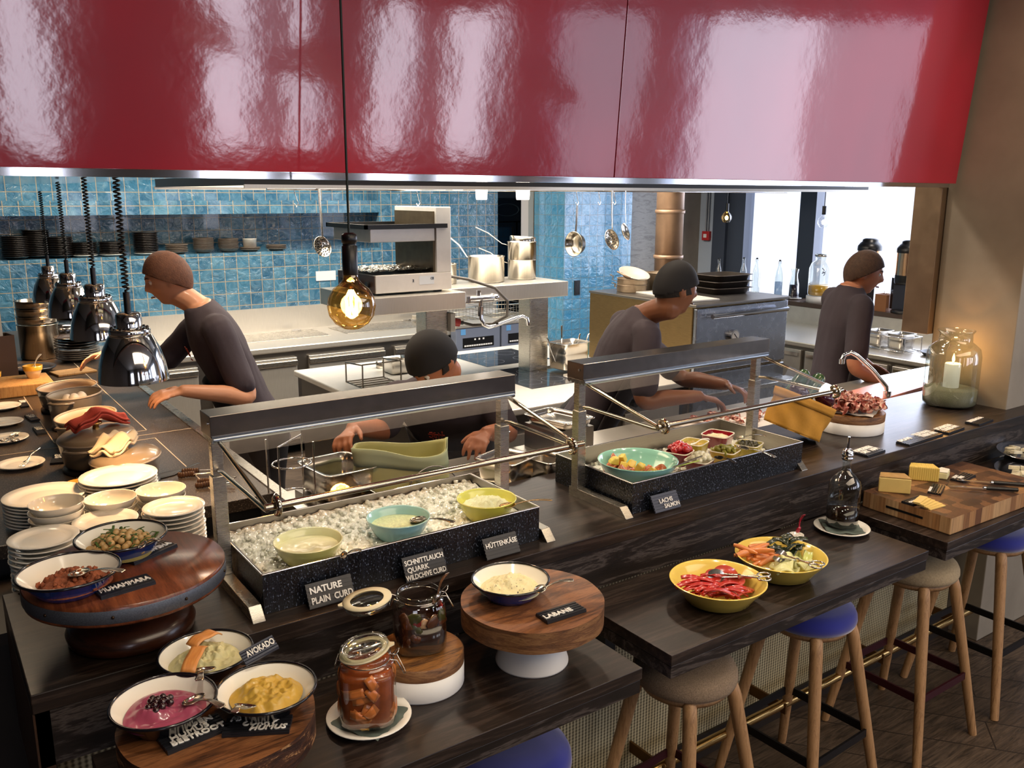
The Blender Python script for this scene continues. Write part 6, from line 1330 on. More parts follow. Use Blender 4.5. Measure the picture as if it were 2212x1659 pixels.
MB().tube([(0, 0, 0), (0, 0, -.03), (0, .004, -.12), (.0, .01, -.18)], 1, 8, flat=(.020, .006), rs=[.7, 1, .8, .9]).build('handle', M_steelpot, hp)
mb = MB(); mb.M = Matrix.Translation((0, .02, -.262)) @ Euler((PI/2, 0, -1.45)).to_matrix().to_4x4() @ Matrix.Translation((0, 0, -.02)); mb.lathe([(.0001, -.03), (.058, -.03), (.068, -.018), (.085, .03), (.087, .031), (.082, .029), (.066, -.014), (.056, -.026), (.0001, -.026)], 40, cap=False); mb.build('pan_body', M_steelpot, hp)
# lights in glass jars under the canopy
for x, y, r, lb in ((2.80, 4.32, .036, 'bright white canopy lamp glass, leftmost of three'), (2.985, 4.60, .033, 'small bright white canopy lamp glass between the two larger ones'), (3.05, 4.26, .043, 'bright white canopy lamp glass, largest and rightmost of three')):
    o = thing('canopy_lamp', lb, 'lamp', (x, y, 2.07), group='lamp glasses under the canopy')
    MB().lathe([(.0001, 0), (r*.84, 0), (r*.9, .006), (r, .075), (.0001, .076)], 28, cap=False).build('lamp_glass', glow('lamp_white', '#fff6e8', 3.2), o); MB().cyl((0, 0, .076), (0, 0, .12), r*.7, n=16).build('lamp_socket', M_steel, o)

# ================================================================ back wall things
for i, x in enumerate((.775, .870)):
    o = thing('wall_socket', ('left' if i == 0 else 'right')+' black power socket of the pair on the tiles', 'socket', (x, 7.459, 1.21), group='black sockets on the tiles')
    MB().box((-.042, -.012, -.042), (.042, 0, .042)).build('plate', M_black, o, bevel=.003); MB().lathe([(.030, 0), (.030, .004), (.026, .004), (.026, 0)], 24, (0, 0, 0), cap=False).build('ring', M_blackmetal, o).matrix_local = Matrix.Translation((0, -.012, 0)) @ Euler((PI/2, 0, 0)).to_matrix().to_4x4()
    mb = MB()
    for a in (-1, 1):
        for b_ in (-1, 1): mb.ball((a*.037, -.013, b_*.037), .0035, n=8, m=6)
    mb.build('screws', M_chrome, o)
o = thing('wall_socket', 'tall black double socket on the light blue tiled pillar', 'socket', (5.66, 6.949, 1.17)); MB().box((-.035, -.012, -.075), (.035, 0, .075)).build('plate', M_black, o, bevel=.003)
mb = MB(); [mb.cyl((0, -.012, z), (0, -.014, z), .022, n=18) for z in (-.037, .037)]; mb.build('sockets', M_blackmetal, o)
o = MB().box((0, -.006, 0), (.19, 0, .085)).build('paper_label', plain('label_white', '#e4e4e6', .5), loc=(3.055, 7.459, 1.335)); tag(o, 'white paper label strip on the blue tiles left of the grill', 'label')
# bowls and plates on the tile ledge
M_dg = plain('black_brown_glaze', '#1d1815', .25, coat=.3, var=.3, vscale=40); M_gb = plain('grey_brown_glaze', '#6d6257', .35, var=.2, vscale=50)
LZ = 1.6125
dpl = plate_kind('black_plate', .098, .022, M_dg); gbl = bowl_kind('grey_bowl', .085, .035, M_gb); gp2 = plate_kind('grey_brown_plate', .09, .02, M_gb); wp_ = plate_kind('white_saucer', .095, .014)
LBX = [(.727, 12, dpl, 'black plate'), (.93-.05, 15, dpl, 'black plate'), (1.03, 11, dpl, 'black plate'), (1.20, 7, dpl, 'black plate'), (1.40, 7, dpl, 'black plate'), (1.66, 12, dpl, 'black plate'), (1.90, 5, gp2, 'grey brown plate'), (2.12, 9, gbl, 'grey bowl'), (2.33, 8, gbl, 'grey bowl'), (2.515, 2, gp2, 'grey brown plate'), (2.75, 3, gp2, 'grey brown plate')]
LNM = ['first', 'second', 'third', 'fourth', 'fifth', 'sixth', 'seventh', 'eighth', 'ninth', 'tenth', 'eleventh']
for k, (x, n, b_, w_) in enumerate(LBX):
    yy = 7.585 if k != 1 else 7.64; z0 = LZ
    if k in (3, 4, 5):
        o = dup(wp_, (x, yy, LZ)) if wp_.get('placed') else wp_; wp_['placed'] = 1; o.location = (x, yy, LZ); tag(o, f'white saucer under the {LNM[k]} stack on the tiled ledge', 'saucer', 'saucers on the ledge'); z0 = LZ+.008
    st_ = .0135 if b_ is not gbl else .011
    stack(b_, n, st_, x, yy, z0+b_['rim']+st_*(n-1), f'the {LNM[k]} stack from the left on the tiled ledge', 'stacked crockery on the tiled ledge', w_, 'plate' if b_ is not gbl else 'bowl')
o = MB().lathe([(.0001, 0), (.055, 0), (.06, .07), (.062, .072), (.056, .07), (.05, .006), (.0001, .006)], 28, cap=False).build('ceramic_cup', M_cream, loc=(2.515, 7.585, LZ+.036)); tag(o, 'pale ceramic cup on the small plate pile on the tiled ledge', 'cup')

# fryers
def fryer(label, x):
    t = thing('deep_fryer', label, 'fryer', (x, 6.52, 0), group='deep fryers in the back run')
    MB().box((0, 0, .0), (.47, .09, .94)).build('cabinet', plain('fryer_grey', '#7c8598', .4, .3), t, bevel=.004)
    mb = MB(); mb.box((-.005, -.01, .94), (.475, .80, .975)); mb.build('worktop', M_steel2, t, bevel=.006)
    c = MB().box((.07, -.003, .76), (.40, .001, .85)).build('control_panel', M_black, t)
    mb = MB()
    for k in range(12): mb.box((.085+.025*k, -.005, .772), (.105+.025*k, -.002, .785))
    for x_ in (.19, .235, .28): mb.box((x_, -.005, .825), (x_+.016, -.002, .840))
    mb.build('buttons', M_whitepaint, c); MB().box((.05, -.002, .88), (.10, .0, .93)).build('blue_sticker', plain('blue_sticker', '#5f9ad0', .4), t)
    fb = thing('fry_basket', 'wire fry basket standing on the '+label.split(' with')[0], 'basket', (x+.06, 6.72, .9755), group='fry baskets'); mb = MB()
    for k in range(10): mb.tube([(.035*k, 0, .0), (.035*k, 0, .12)], .002, 5); mb.tube([(.035*k, .25, .0), (.035*k, .25, .12)], .002, 5); mb.tube([(.035*k, 0, 0.002), (.035*k, .25, 0.002)], .002, 5)
    for z in (.004, .04, .08, .12): mb.tube([(0, 0, z), (.315, 0, z), (.315, .25, z), (0, .25, z)], .0022, 5, True)
    mb.build('wire_basket', M_steelpot, fb); MB().tube([(.16, 0, .115), (.16, -.10, .13), (.16, -.18, .14)], .007, 8).build('handle', M_chrome, fb)
fryer('left deep fryer with grey front and button panel', 3.95-.0); fryer('right deep fryer with grey front behind the shelf post', 4.44)
# drinks fridge in the passage
fg = thing('drinks_fridge', 'black glass door drinks fridge standing in the passage', 'fridge', (5.35, 8.30, 0))
mb = MB(); mb.box((0, .04, 0), (1.02, .62, .25)); mb.box((0, .04, 1.80), (1.02, .62, 2.06)); mb.box((0, .04, .25), (.04, .62, 1.80)); mb.box((.98, .04, .25), (1.02, .62, 1.80)); mb.box((.04, .58, .25), (.98, .62, 1.80)); mb.build('cabinet', M_blackmetal, fg)
o = MB().lathe([(.17, 0), (.17, .006), (.155, .006), (.155, 0)], 40, cap=False, sy=.42).build('oval_badge', plain('grey_badge', '#4d5552', .4), fg); o.matrix_local = Matrix.Translation((.40, .04, 1.93)) @ Euler((PI/2, 0, 0)).to_matrix().to_4x4()
for x0 in (.03, .52):
    mb = MB(); mb.box((x0, .0, .27), (x0+.04, .035, 1.79)); mb.box((x0+.43, .0, .27), (x0+.47, .035, 1.79)); mb.box((x0+.04, .0, 1.74), (x0+.43, .035, 1.79)); mb.box((x0+.04, 0, .27), (x0+.43, .035, .32)); d = mb.build('door', M_black, fg)
    MB().box((x0+.04, .012, .32), (x0+.43, .016, 1.74)).build('glass_pane', glassy('fridge_glass', '#8d9694', .5, .12), d)
for z in (.55, .85, 1.15, 1.42): MB().box((.04, .06, z), (.98, .57, z+.015)).build('rack', plain('rack_white', '#b9bec0', .5), fg)
bb = MB().lathe([(.0001, 0), (.030, 0), (.031, .10), (.022, .13), (.012, .16), (.012, .20), (.0001, .20)], 14, cap=False).build('bottle', plain('dark_drink', '#3a3f2a', .15, coat=.5))
k = 0
for z in (.566, .866, 1.166, 1.436):
    for i in range(12):
        o = bb if k == 0 else dup(bb, (0, 0, 0)); o.location = (5.35+.09+.076*i, 8.42, z); k += 1; tag(o, 'small dark bottle in a row inside the black drinks fridge', 'bottle', 'bottles in the drinks fridge')
cl = thing('passage_lamp', 'round dark metal lamp shade above the drinks fridge', 'lamp', (6.05, 7.95, 2.12)); MB().lathe([(.13, 0), (.125, .02), (.06, .07), (.04, .10), (.04, .14), (.0001, .14)], 32, cap=False).build('shade', plain('green_brown_metal', '#5a5a46', .35, .7), cl); MB().cyl((0, 0, .14), (0, 0, 1.58), .006, n=8).build('cord', M_black, cl)
struct(MB().box((5.42, 7.47, 0), (5.49, 7.6, 3.7)).build('door_jamb', plain('pale_jamb', '#cfcac2', .5)))

# charcoal oven
ov = thing('charcoal_oven', 'big steel charcoal oven with a long bar handle and dial', 'oven', (4.2, 3.93, 0))
M_ovs = steel('oven_steel_side', '#8d7650', .42, (3, 3, 30), .2); M_ovf = steel('oven_steel_front', '#b4bac6', .26, (3, 3, 3), .15)
MB().box((0, .03, .55), (.94, 1.07, 1.40)).build('oven_body', M_ovs, ov, bevel=.006); MB().box((-.005, -.005, 1.385), (.945, 1.075, 1.402)).build('top_plate', M_steeldk, ov, bevel=.003)
d = MB().box((.01, 0, .95), (.93, .03, 1.375)).build('door', M_ovf, ov, bevel=.005)
MB().cyl((.10, -.055, 1.325), (.86, -.055, 1.325), .016, n=16).build('bar_handle', M_chrome, d)
for x in (.2, .76): MB().cyl((x, 0, 1.325), (x, -.055, 1.325), .009, n=10).build('handle_stub', M_chrome, d)
th = MB().cyl((.36, 0, 1.175), (.36, -.03, 1.175), .042, n=28).build('dial', M_chrome, d); MB().cyl((.36, -.0305, 1.175), (.36, -.032, 1.175), .034, n=28).build('dial_face', M_white, th); MB().tube([(.345, -.0335, 1.19), (.375, -.0335, 1.16)], .003, 6).build('needle', M_black, th)
MB().box((.01, 0, .60), (.93, .03, .93)).build('lower_door', M_ovf, ov, bevel=.005); MB().box((-.02, -.12, .80), (.96, .0, .83)).build('ash_ledge', M_steel, ov, bevel=.003)
for x in (.03, .85):
    for y in (.08, .98): MB().box((x, y, 0), (x+.06, y+.06, .55)).build('leg', M_steeldk, ov)
fl = thing('flue_pipe', 'copper coloured flue pipe rising from the charcoal oven', 'pipe', (4.86, 4.86, 1.4025))
M_cop = plain('heat_stained_copper', '#a98a70', .42, .45, var=.28, vscale=5)
MB().lathe([(.098, 0), (.105, .0), (.105, 2.25), (.098, 2.25)], 36, cap=False).build('pipe', M_cop, fl)
for z in (.08, .22, .56): MB().lathe([(.107, z), (.114, z+.004), (.114, z+.026), (.107, z+.03)], 36, cap=False).build('clamp', M_cop, fl)
saucepan('stained steel pan at the bottom of the left pile on the oven', 4.42, 4.78, 1.4025, .112, .05, 3.0, .06, .02, 'pans on the charcoal oven', plain('stained_steel', '#a8957e', .4, .7, var=.3, vscale=14), 'oven_pan')
saucepan('stained steel pan in the middle of the left pile on the oven', 4.42, 4.78, 1.4535, .110, .045, 2.7, .06, .03, 'pans on the charcoal oven', MATS['stained_steel'], 'oven_pan')
sp2 = thing('oven_pan', 'shallow pale pan tilted on top of the left pile on the oven', 'saucepan', (4.42, 4.77, 1.507), rot=(.35, -.1, .2)); MB().lathe([(.0001, 0), (.08, 0), (.115, .035), (.118, .036), (.112, .036), (.078, .006), (.0001, .006)], 40, cap=False).build('pan_body', plain('pale_pan', '#d6cfc2', .35, .4), sp2); MB().tube([(-.10, -.04, .03), (-.15, -.05, .05), (-.15, .05, .05), (-.10, .04, .03)], .006, 8).build('handle', M_cop, sp2)
saucepan('tall stained saucepan behind the left pan pile on the oven', 4.66, 4.74, 1.4025, .10, .13, .6, .08, .06, 'pans on the charcoal oven', MATS['stained_steel'], 'oven_pan')
trp = MB().box((-.12, -.32, 0), (.12, .32, .012)).build('perforated_tray', plain('white_grid_tray', '#d9d5cc', .4, .3), loc=(4.45, 4.36, 1.4025), rz=-.12, bevel=.002); tag(trp, 'pale flat perforated tray lying along the top of the oven', 'tray')
M_pan = plain('black_baking_steel', '#4a433d', .4, .6, var=.15)
for k in range(3):
    t = thing('roasting_pan', f'dark roasting pan, {["lowest","middle","topmost"][k]} of the pile on the right of the oven', 'pan', (4.92, 4.36, 1.4025+.046*k), -.1+.05*k, 'dark roasting pans on the oven'); MB().lathe([(.0001, 0), (.42, 0), (.47, .04), (.53, .042), (.53, .045), (.465, .045), (.415, .005), (.0001, .005)], 56, cap=False, p=8, sx=.36, sy=.28).build('pan_body', M_pan, t)

# ================================================================ right side: window shelf, worktop
wl = struct(MB().box((7.03, 3.2, 1.06), (7.399, 6.69, 1.10)).build('trim_1', plain('dark_wood_sill', '#4a3a30', .4)))
rw = thing('right_counter', 'stainless counter with drawers under the windows on the right', 'counter', (6.10, 2.9, 0))
MB().box((0, 0, .86), (1.0, 3.2, .90)).build('worktop', M_steel2, rw, bevel=.008); MB().box((.93, 0, .90), (1.0, 3.2, 1.058)).build('splashback', M_steel2, rw); MB().box((.04, .02, .1), (.99, 3.18, .86)).build('body', M_steeldk, rw)
for k in range(4):
    for z in (.14, .50): MB().box((.015, .04+.79*k, z), (.045, .79+.79*k, z+.33)).build('drawer', M_steel2, rw, bevel=.004); 
    MB().box((-.002, .06+.79*k, .78), (.02, .77+.79*k, .81)).build('drawer_handle', M_chrome, rw)
SZ1 = 1.1005
def swing_bottle(label, x, y, liquid=None, h=.36):
    t = thing('water_bottle', label, 'bottle', (x, y, SZ1), group='glass bottles on the window shelf')
    MB().lathe([(.0001, .003), (.036, .002), (.039, .01), (.039, h*.52), (.03, h*.68), (.014, h*.84), (.013, h*.95), (.016, h*.955), (.016, h*.97), (.012, h*.975)], 28, cap=False).build('glass_body', glassy('bottle_glass'), t)
    MB().lathe([(.0001, h*.965), (.012, h*.965), (.011, h), (.0001, h+.004)], 14, cap=False).build('stopper', M_black, t); MB().tube([(.016, 0, h*.9), (.022, 0, h*.95), (0, 0, h*1.0), (-.022, 0, h*.95), (-.016, 0, h*.9)], .0018, 6).build('wire_clip', M_wire, t)
    if liquid: MB().lathe([(.0001, .006), (.036, .006), (.0375, .012), (.0375, h*.4), (.0001, h*.4)], 24, cap=False).build('water', liquid, t)
M_blk = glassy('pale_water', '#c3cbd6', .25, .05)
swing_bottle('swing top bottle behind the dark roasting pans', 7.18, 6.42, h=.34); swing_bottle('swing top bottle on the window shelf, farther of the close pair', 7.20, 6.10); swing_bottle('swing top bottle on the window shelf, nearer of the close pair', 7.26, 5.98); swing_bottle('swing top bottle half full of water on a saucer by the mullion', 7.22, 5.66, M_blk)
for x, y, lb in ((7.22, 5.66, 'saucer under the half full water bottle'), (7.18, 5.44, 'saucer under the dark juice carafe'), (7.24, 6.03, 'saucer under the close pair of bottles')):
    o = dup(sp_, (x, y, SZ1-.0003)); tag(o, lb, 'saucer', 'saucers on the window shelf')
for o in [q for q in bpy.data.objects if q.get('group') == 'glass bottles on the window shelf' and 'saucer' in q['label'] or q.get('label', '').startswith('swing top bottle on the window')]: o.location.z += .008
cf = thing('juice_carafe', 'glass carafe of dark purple juice on a saucer', 'carafe', (7.18, 5.44, SZ1+.008)); MB().lathe([(.0001, .003), (.046, .002), (.05, .01), (.046, .14), (.032, .20), (.028, .24), (.038, .29)], 28, cap=False).build('glass_body', glassy('bottle_glass'), cf); MB().lathe([(.0001, .006), (.044, .006), (.048, .012), (.045, .135), (.0001, .135)], 24, cap=False).build('juice', plain('dark_juice', '#1d1730', .15, coat=.5), cf)
dp = thing('drink_dispenser', 'big glass drink dispenser with yellow juice on a pale round block', 'dispenser', (7.17, 5.14, SZ1+.065)); MB().lathe([(.0001, .004), (.10, .002), (.108, .012), (.11, .05), (.11, .26), (.09, .31), (.06, .33), (.058, .37), (.064, .375), (.064, .395), (.0001, .40)], 36, cap=False).build('glass_body', glassy('jar_glass'), dp); MB().lathe([(.0001, .006), (.098, .006), (.106, .014), (.107, .10), (.0001, .10)], 32, cap=False).build('juice', plain('yellow_juice', '#d9a32a', .2, coat=.4), dp); MB().lathe([(.061, .37), (.068, .374), (.068, .384), (.061, .388)], 32, cap=False).build('wire_rim', M_wire, dp)
em = MB(); em.tube([(-.09, -.075, .27), (-.075, -.088, .25), (-.085, -.08, .235), (-.068, -.094, .22), (-.078, -.086, .20)], .004, 5); em.tube([(-.065, -.096, .235), (-.09, -.075, .22)], .004, 5); em.build('dark_emblem', plain('dark_emblem', '#2e3b52', .5), dp)
o = MB().lathe([(.0001, 0), (.12, 0), (.12, .064), (.0001, .064)], 40, cap=False).build('round_block', M_whitepaint, loc=(7.17, 5.14, SZ1)); tag(o, 'pale round wooden block under the drink dispenser', 'block')
def urn(label, x, y):
    t = thing('coffee_urn', label, 'urn', (x, y, SZ1), -.6, 'coffee urns on the window shelf')
    mb = MB(); mb.lathe([(.0001, 0), (.11, 0), (.112, .02), (.10, .03), (.0001, .03)], 32, cap=False); mb.box((-.09, .05, .03), (.09, .10, .30)); mb.build('stand', M_black, t)
    MB().lathe([(.0001, .25), (.10, .25), (.104, .27), (.104, .33)], 36, cap=False).build('lower_band', M_black, t)
    MB().lathe([(.103, .33), (.103, .52)], 36, cap=False).build('steel_body', plain('warm_steel_body', '#c9a98c', .22, 1), t)
    MB().lathe([(.106, .52), (.108, .525), (.106, .56), (.085, .59), (.07, .60), (.07, .615), (.05, .63), (.0001, .632)], 36, cap=False).build('lid', M_black, t)
    MB().cyl((0, -.10, .28), (0, -.15, .265), .014, n=12).build('spigot', M_black, t)
urn('steel and black coffee urn behind the walking cook', 7.13, 4.62); urn('steel and black coffee urn beside the steel cladding panel', 7.13, 4.24)
ct = thing('cutlery_box', 'small brown wooden cutlery box between the two coffee urns', 'box', (7.12, 4.43, SZ1))
mb = MB(); mb.box((-.06, -.055, 0), (.06, -.047, .15)); mb.box((-.06, .047, 0), (.06, .055, .15)); mb.box((-.06, -.047, 0), (-.052, .047, .15)); mb.box((.052, -.047, 0), (.06, .047, .15)); mb.box((-.052, -.047, 0), (.052, .047, .008)); mb.build('box_body', plain('walnut_box', '#8a5a34', .5), ct)
for k in range(6):
    o = MB().tube([(0, 0, 0), (0, 0, .14), (.004*(k-2), .0, .17)], 1, 6, flat=(.014, .003), rs=[.4, .4, 1]).build('teaspoon', M_chrome, loc=(7.09+.012*k, 4.40+.012*(k % 3)+.01, SZ1+.012)); tag(o, 'steel teaspoon standing in the brown cutlery box', 'spoon', 'spoons in the cutlery box')
rk = thing('pan_rack', 'wire rack holding small steel pans on the right counter', 'rack', (6.42, 3.92, .9005), 1.45)
mb = MB()
for z in (.01, .12): mb.tube([(-.22, -.10, z), (.22, -.10, z), (.22, .10, z), (-.22, .10, z)], .004, 7, True)
for x in (-.22, 0, .22):
    for y in (-.10, .10): mb.tube([(x, y, 0), (x, y, .12)], .0035, 7)
mb.build('wire_frame', M_chrome, rk)
for i, x in enumerate((.10, -.11)):
    gn_pan(('farther' if i == 0 else 'nearer')+' small steel pan in the wire rack on the right counter', 6.42+.0+x*math.cos(1.45), 3.92+x*math.sin(1.45), .915, .15, .17, .125, 1.45, group='small pans in the wire rack')
o = MB().lathe([(.0001, 0), (.10, 0), (.125, .03), (.128, .031), (.122, .031), (.098, .004), (.0001, .004)], 40, cap=False).build('black_pan', M_blackmetal, loc=(6.44, 3.52, .9005)); tag(o, 'shallow black pan on the right counter beside the column', 'pan')
for p, lb, on in (((6.40, 5.66, 1.895), 'glowing bare bulb pendant by the dark window post', True), ((6.34, 4.56, 1.885), 'bare bulb pendant in front of the bright window', False)):
    t = thing('bare_bulb', lb, 'lamp', p, group='bare bulb pendants'); MB().lathe([(.0001, -.05), (.03, -.042), (.048, -.012), (.048, .012), (.034, .036), (.018, .052), (.015, .065)], 28, cap=False).build('globe', glassy('amber_glass') if on else glassy('clear_glass'), t)
    MB().ball((0, 0, -.002), .016, (1, 1, 1.3), 10, 8).build('filament', glow('hot_filament', '#ffd38a', 28) if on else glow('warm_dim', '#ffe7c0', 3), t); MB().cyl((0, 0, .06), (0, 0, .13), .017, n=14).build('socket', M_black, t); MB().cyl((0, 0, .13), (0, 0, 1.80), .0035, n=8).build('cord', M_black, t)
fa = thing('fire_alarm', 'small red fire alarm box with conduit on the pale wall strip', 'alarm', (7.39, 6.80, 1.66)); MB().box((-.035, -.05, -.05), (.008, .05, .05)).build('red_box', plain('alarm_red', '#b32a2a', .4), fa, bevel=.004); MB().box((-.037, -.02, -.02), (-.035, .025, .02)).build('white_label', M_whitepaint, fa)
MB().cyl((-.01, .02, .05), (-.01, .02, 1.9), .008, n=8).build('conduit', plain('grey_conduit', '#8f949c', .5), fa); MB().cyl((-.01, -.015, .05), (-.01, -.015, 1.9), .008, n=8).build('conduit', MATS['grey_conduit'], fa)
bpy.data.objects.remove(lm)

# dining room lamps behind the viewer, mirrored in the red hood
for i, (x, y, z) in enumerate(((5.4, -2.8, 2.22), (3.0, -2.8, 2.25), (2.0, -2.6, 2.4))):
    t = thing('pendant_lamp', ['wide dark dome pendant mirrored in the middle of the red hood', 'wide dark dome pendant mirrored beside the bulb cord', 'wide dark dome pendant mirrored near the left end of the hood'][i], 'lamp', (x, y, z), group='dome pendants over the dining room')
    MB().lathe([(.34, 0), (.33, .03), (.24, .14), (.12, .22), (.06, .26), (.05, .34), (.0001, .345)], 40, cap=False).build('shade', plain('dark_red_shade', '#2a0f10', .4), t); MB().cyl((0, 0, .34), (0, 0, 3.69-z), .006, n=8).build('cord', M_black, t); MB().ball((0, 0, .06), .05, n=16, m=10).build('bulb', glow('warm_bulb', '#ffb169', 9), t)

# ================================================================ cooks
def remesh(mb, name, voxel, mats, parent, smooth=3, wr=0, seed=0):
    me = mb.mesh(name); o = bpy.data.objects.new(name, me); COL.objects.link(o)
    r = o.modifiers.new('r', 'REMESH'); r.mode = 'VOXEL'; r.voxel_size = voxel; r.use_smooth_shade = True
    s = o.modifiers.new('s', 'SMOOTH'); s.factor = .5; s.iterations = smooth
    dg = bpy.context.evaluated_depsgraph_get(); dg.update(); m2 = bpy.data.meshes.new_from_object(o.evaluated_get(dg))
    if wr:
        for v in m2.vertices:
            p = v.co; n = noise.noise(Vector((p.x*9, p.y*9, p.z*5+seed)))+.5*noise.noise(Vector((p.x*22, p.y*22, p.z*9+seed))); v.co = p+v.normal*wr*n
    bpy.data.objects.remove(o); m2.name = name; m2.materials.clear()
    for m in mats: m2.materials.append(m)
    m2.polygons.foreach_set('use_smooth', [True]*len(m2.polygons))
    q = bpy.data.objects.new(name, m2); COL.objects.link(q); q.parent = parent; return q
def smoothpath(P, R, n=6):
    P = [Vector(p) for p in P]; out, rr = [], []
    for i in range(len(P)-1):
        p0, p1, p2, p3 = P[max(i-1, 0)], P[i], P[i+1], P[min(i+2, len(P)-1)]
        for k in range(n):
            t = k/n; out.append(.5*((2*p1)+(p2-p0)*t+(2*p0-5*p1+4*p2-p3)*t*t+(3*p1-p0-3*p2+p3)*t**3)); rr.append(R[i]+(R[i+1]-R[i])*t)
    return out+[P[-1]], rr+[R[-1]]
def limb(mb, P, R, k=1.0, n=14):
    pts, rr = smoothpath(P, [r*k for r in R]); mb.tube(pts, 1, n, rs=rr); mb.ball(pts[0], rr[0], n=12, m=8); mb.ball(pts[-1], rr[-1], n=12, m=8)
def headfn(x, y, z):
    rx, ry, rz = .076, .098, .120
    w = 1.0
    if z < 0: w = 1-.30*(-z)**1.6
    X, Y, Z = x*rx*w, y*ry*(1-.10*max(0, -z)), z*rz
    if y > 0:
        Y *= .95
        Y += .026*math.exp(-((x/.13)**2+((z+.17)/.12)**2))+.014*math.exp(-((x/.10)**2+((z-.02)/.16)**2))
        Y -= .012*math.exp(-(((abs(x)-.36)/.17)**2+((z-.10)/.10)**2))
        Y += .006*math.exp(-((x/.5)**2+((z-.27)/.08)**2))
        Y += .007*math.exp(-((x/.22)**2+((z+.44)/.05)**2))+.007*math.exp(-((x/.20)**2+((z+.56)/.05)**2))-.004*math.exp(-((x/.26)**2+((z+.50)/.025)**2))
        Y += .016*math.exp(-((x/.25)**2+((z+.84)/.16)**2))
    else: Y *= 1.04
    return (X, Y, Z)
def hand(mb, wrist, d, nrm, side, curl):
    """palm with four jointed fingers and a thumb; d points along the hand, nrm out of its back"""
    d = Vector(d).normalized(); nrm = Vector(nrm); nrm = (nrm-d*nrm.dot(d)).normalized(); s = d.cross(nrm)*side; w = Vector(wrist)
    for k in range(5): 
        c = w+d*(.012+.018*k); mb.M = Matrix.Translation(c) @ Matrix((s, d, nrm)).transposed().to_4x4(); mb.ball((0, 0, 0), .02, (1.45+.35*min(k, 3)/3, .9, .72), 12, 8)
    mb.M = Matrix()
    for i, (off, ln) in enumerate(((-.034, .072), (-.012, .082), (.011, .077), (.033, .060))):
        p = w+d*.088+s*off*1.02; dirn = (d+s*off*3.2).normalized(); pts = [p-dirn*.02, p]; a = curl*.5
        for q in range(3):
            dirn = (dirn*math.cos(a)-nrm*math.sin(a)).normalized(); p = p+dirn*ln*(.45, .31, .24)[q]; pts.append(p); a = curl
        mb.tube(pts, 1, 10, rs=[.0105, .0100, .0092, .0084, .0070]); mb.ball(pts[-1], .0070, n=8, m=6)
    p = w+d*.030-s*.034; t1 = (d*.75-s*.62-nrm*.3).normalized(); pts = [w+d*.018-s*.018, p, p+t1*.034, p+t1*.034+(t1*.7+d*.5-nrm*.3*curl).normalized()*.03]
    mb.tube(pts, 1, 10, rs=[.014, .0125, .0105, .008]); mb.ball(pts[-1], .008, n=8, m=6)
M_shirt = plain('dark_plum_shirt', '#3a3138', .85, var=.12, vscale=8, bump=.15, bscale=60); M_apron = plain('charcoal_apron', '#2a2629', .8, var=.1, vscale=8); M_cap = plain('black_cap', '#121114', .8, var=.15, vscale=14); M_trous = plain('black_trousers', '#1a191c', .85)
M_logo = plain('orange_red_print', '#b8402e', .7)
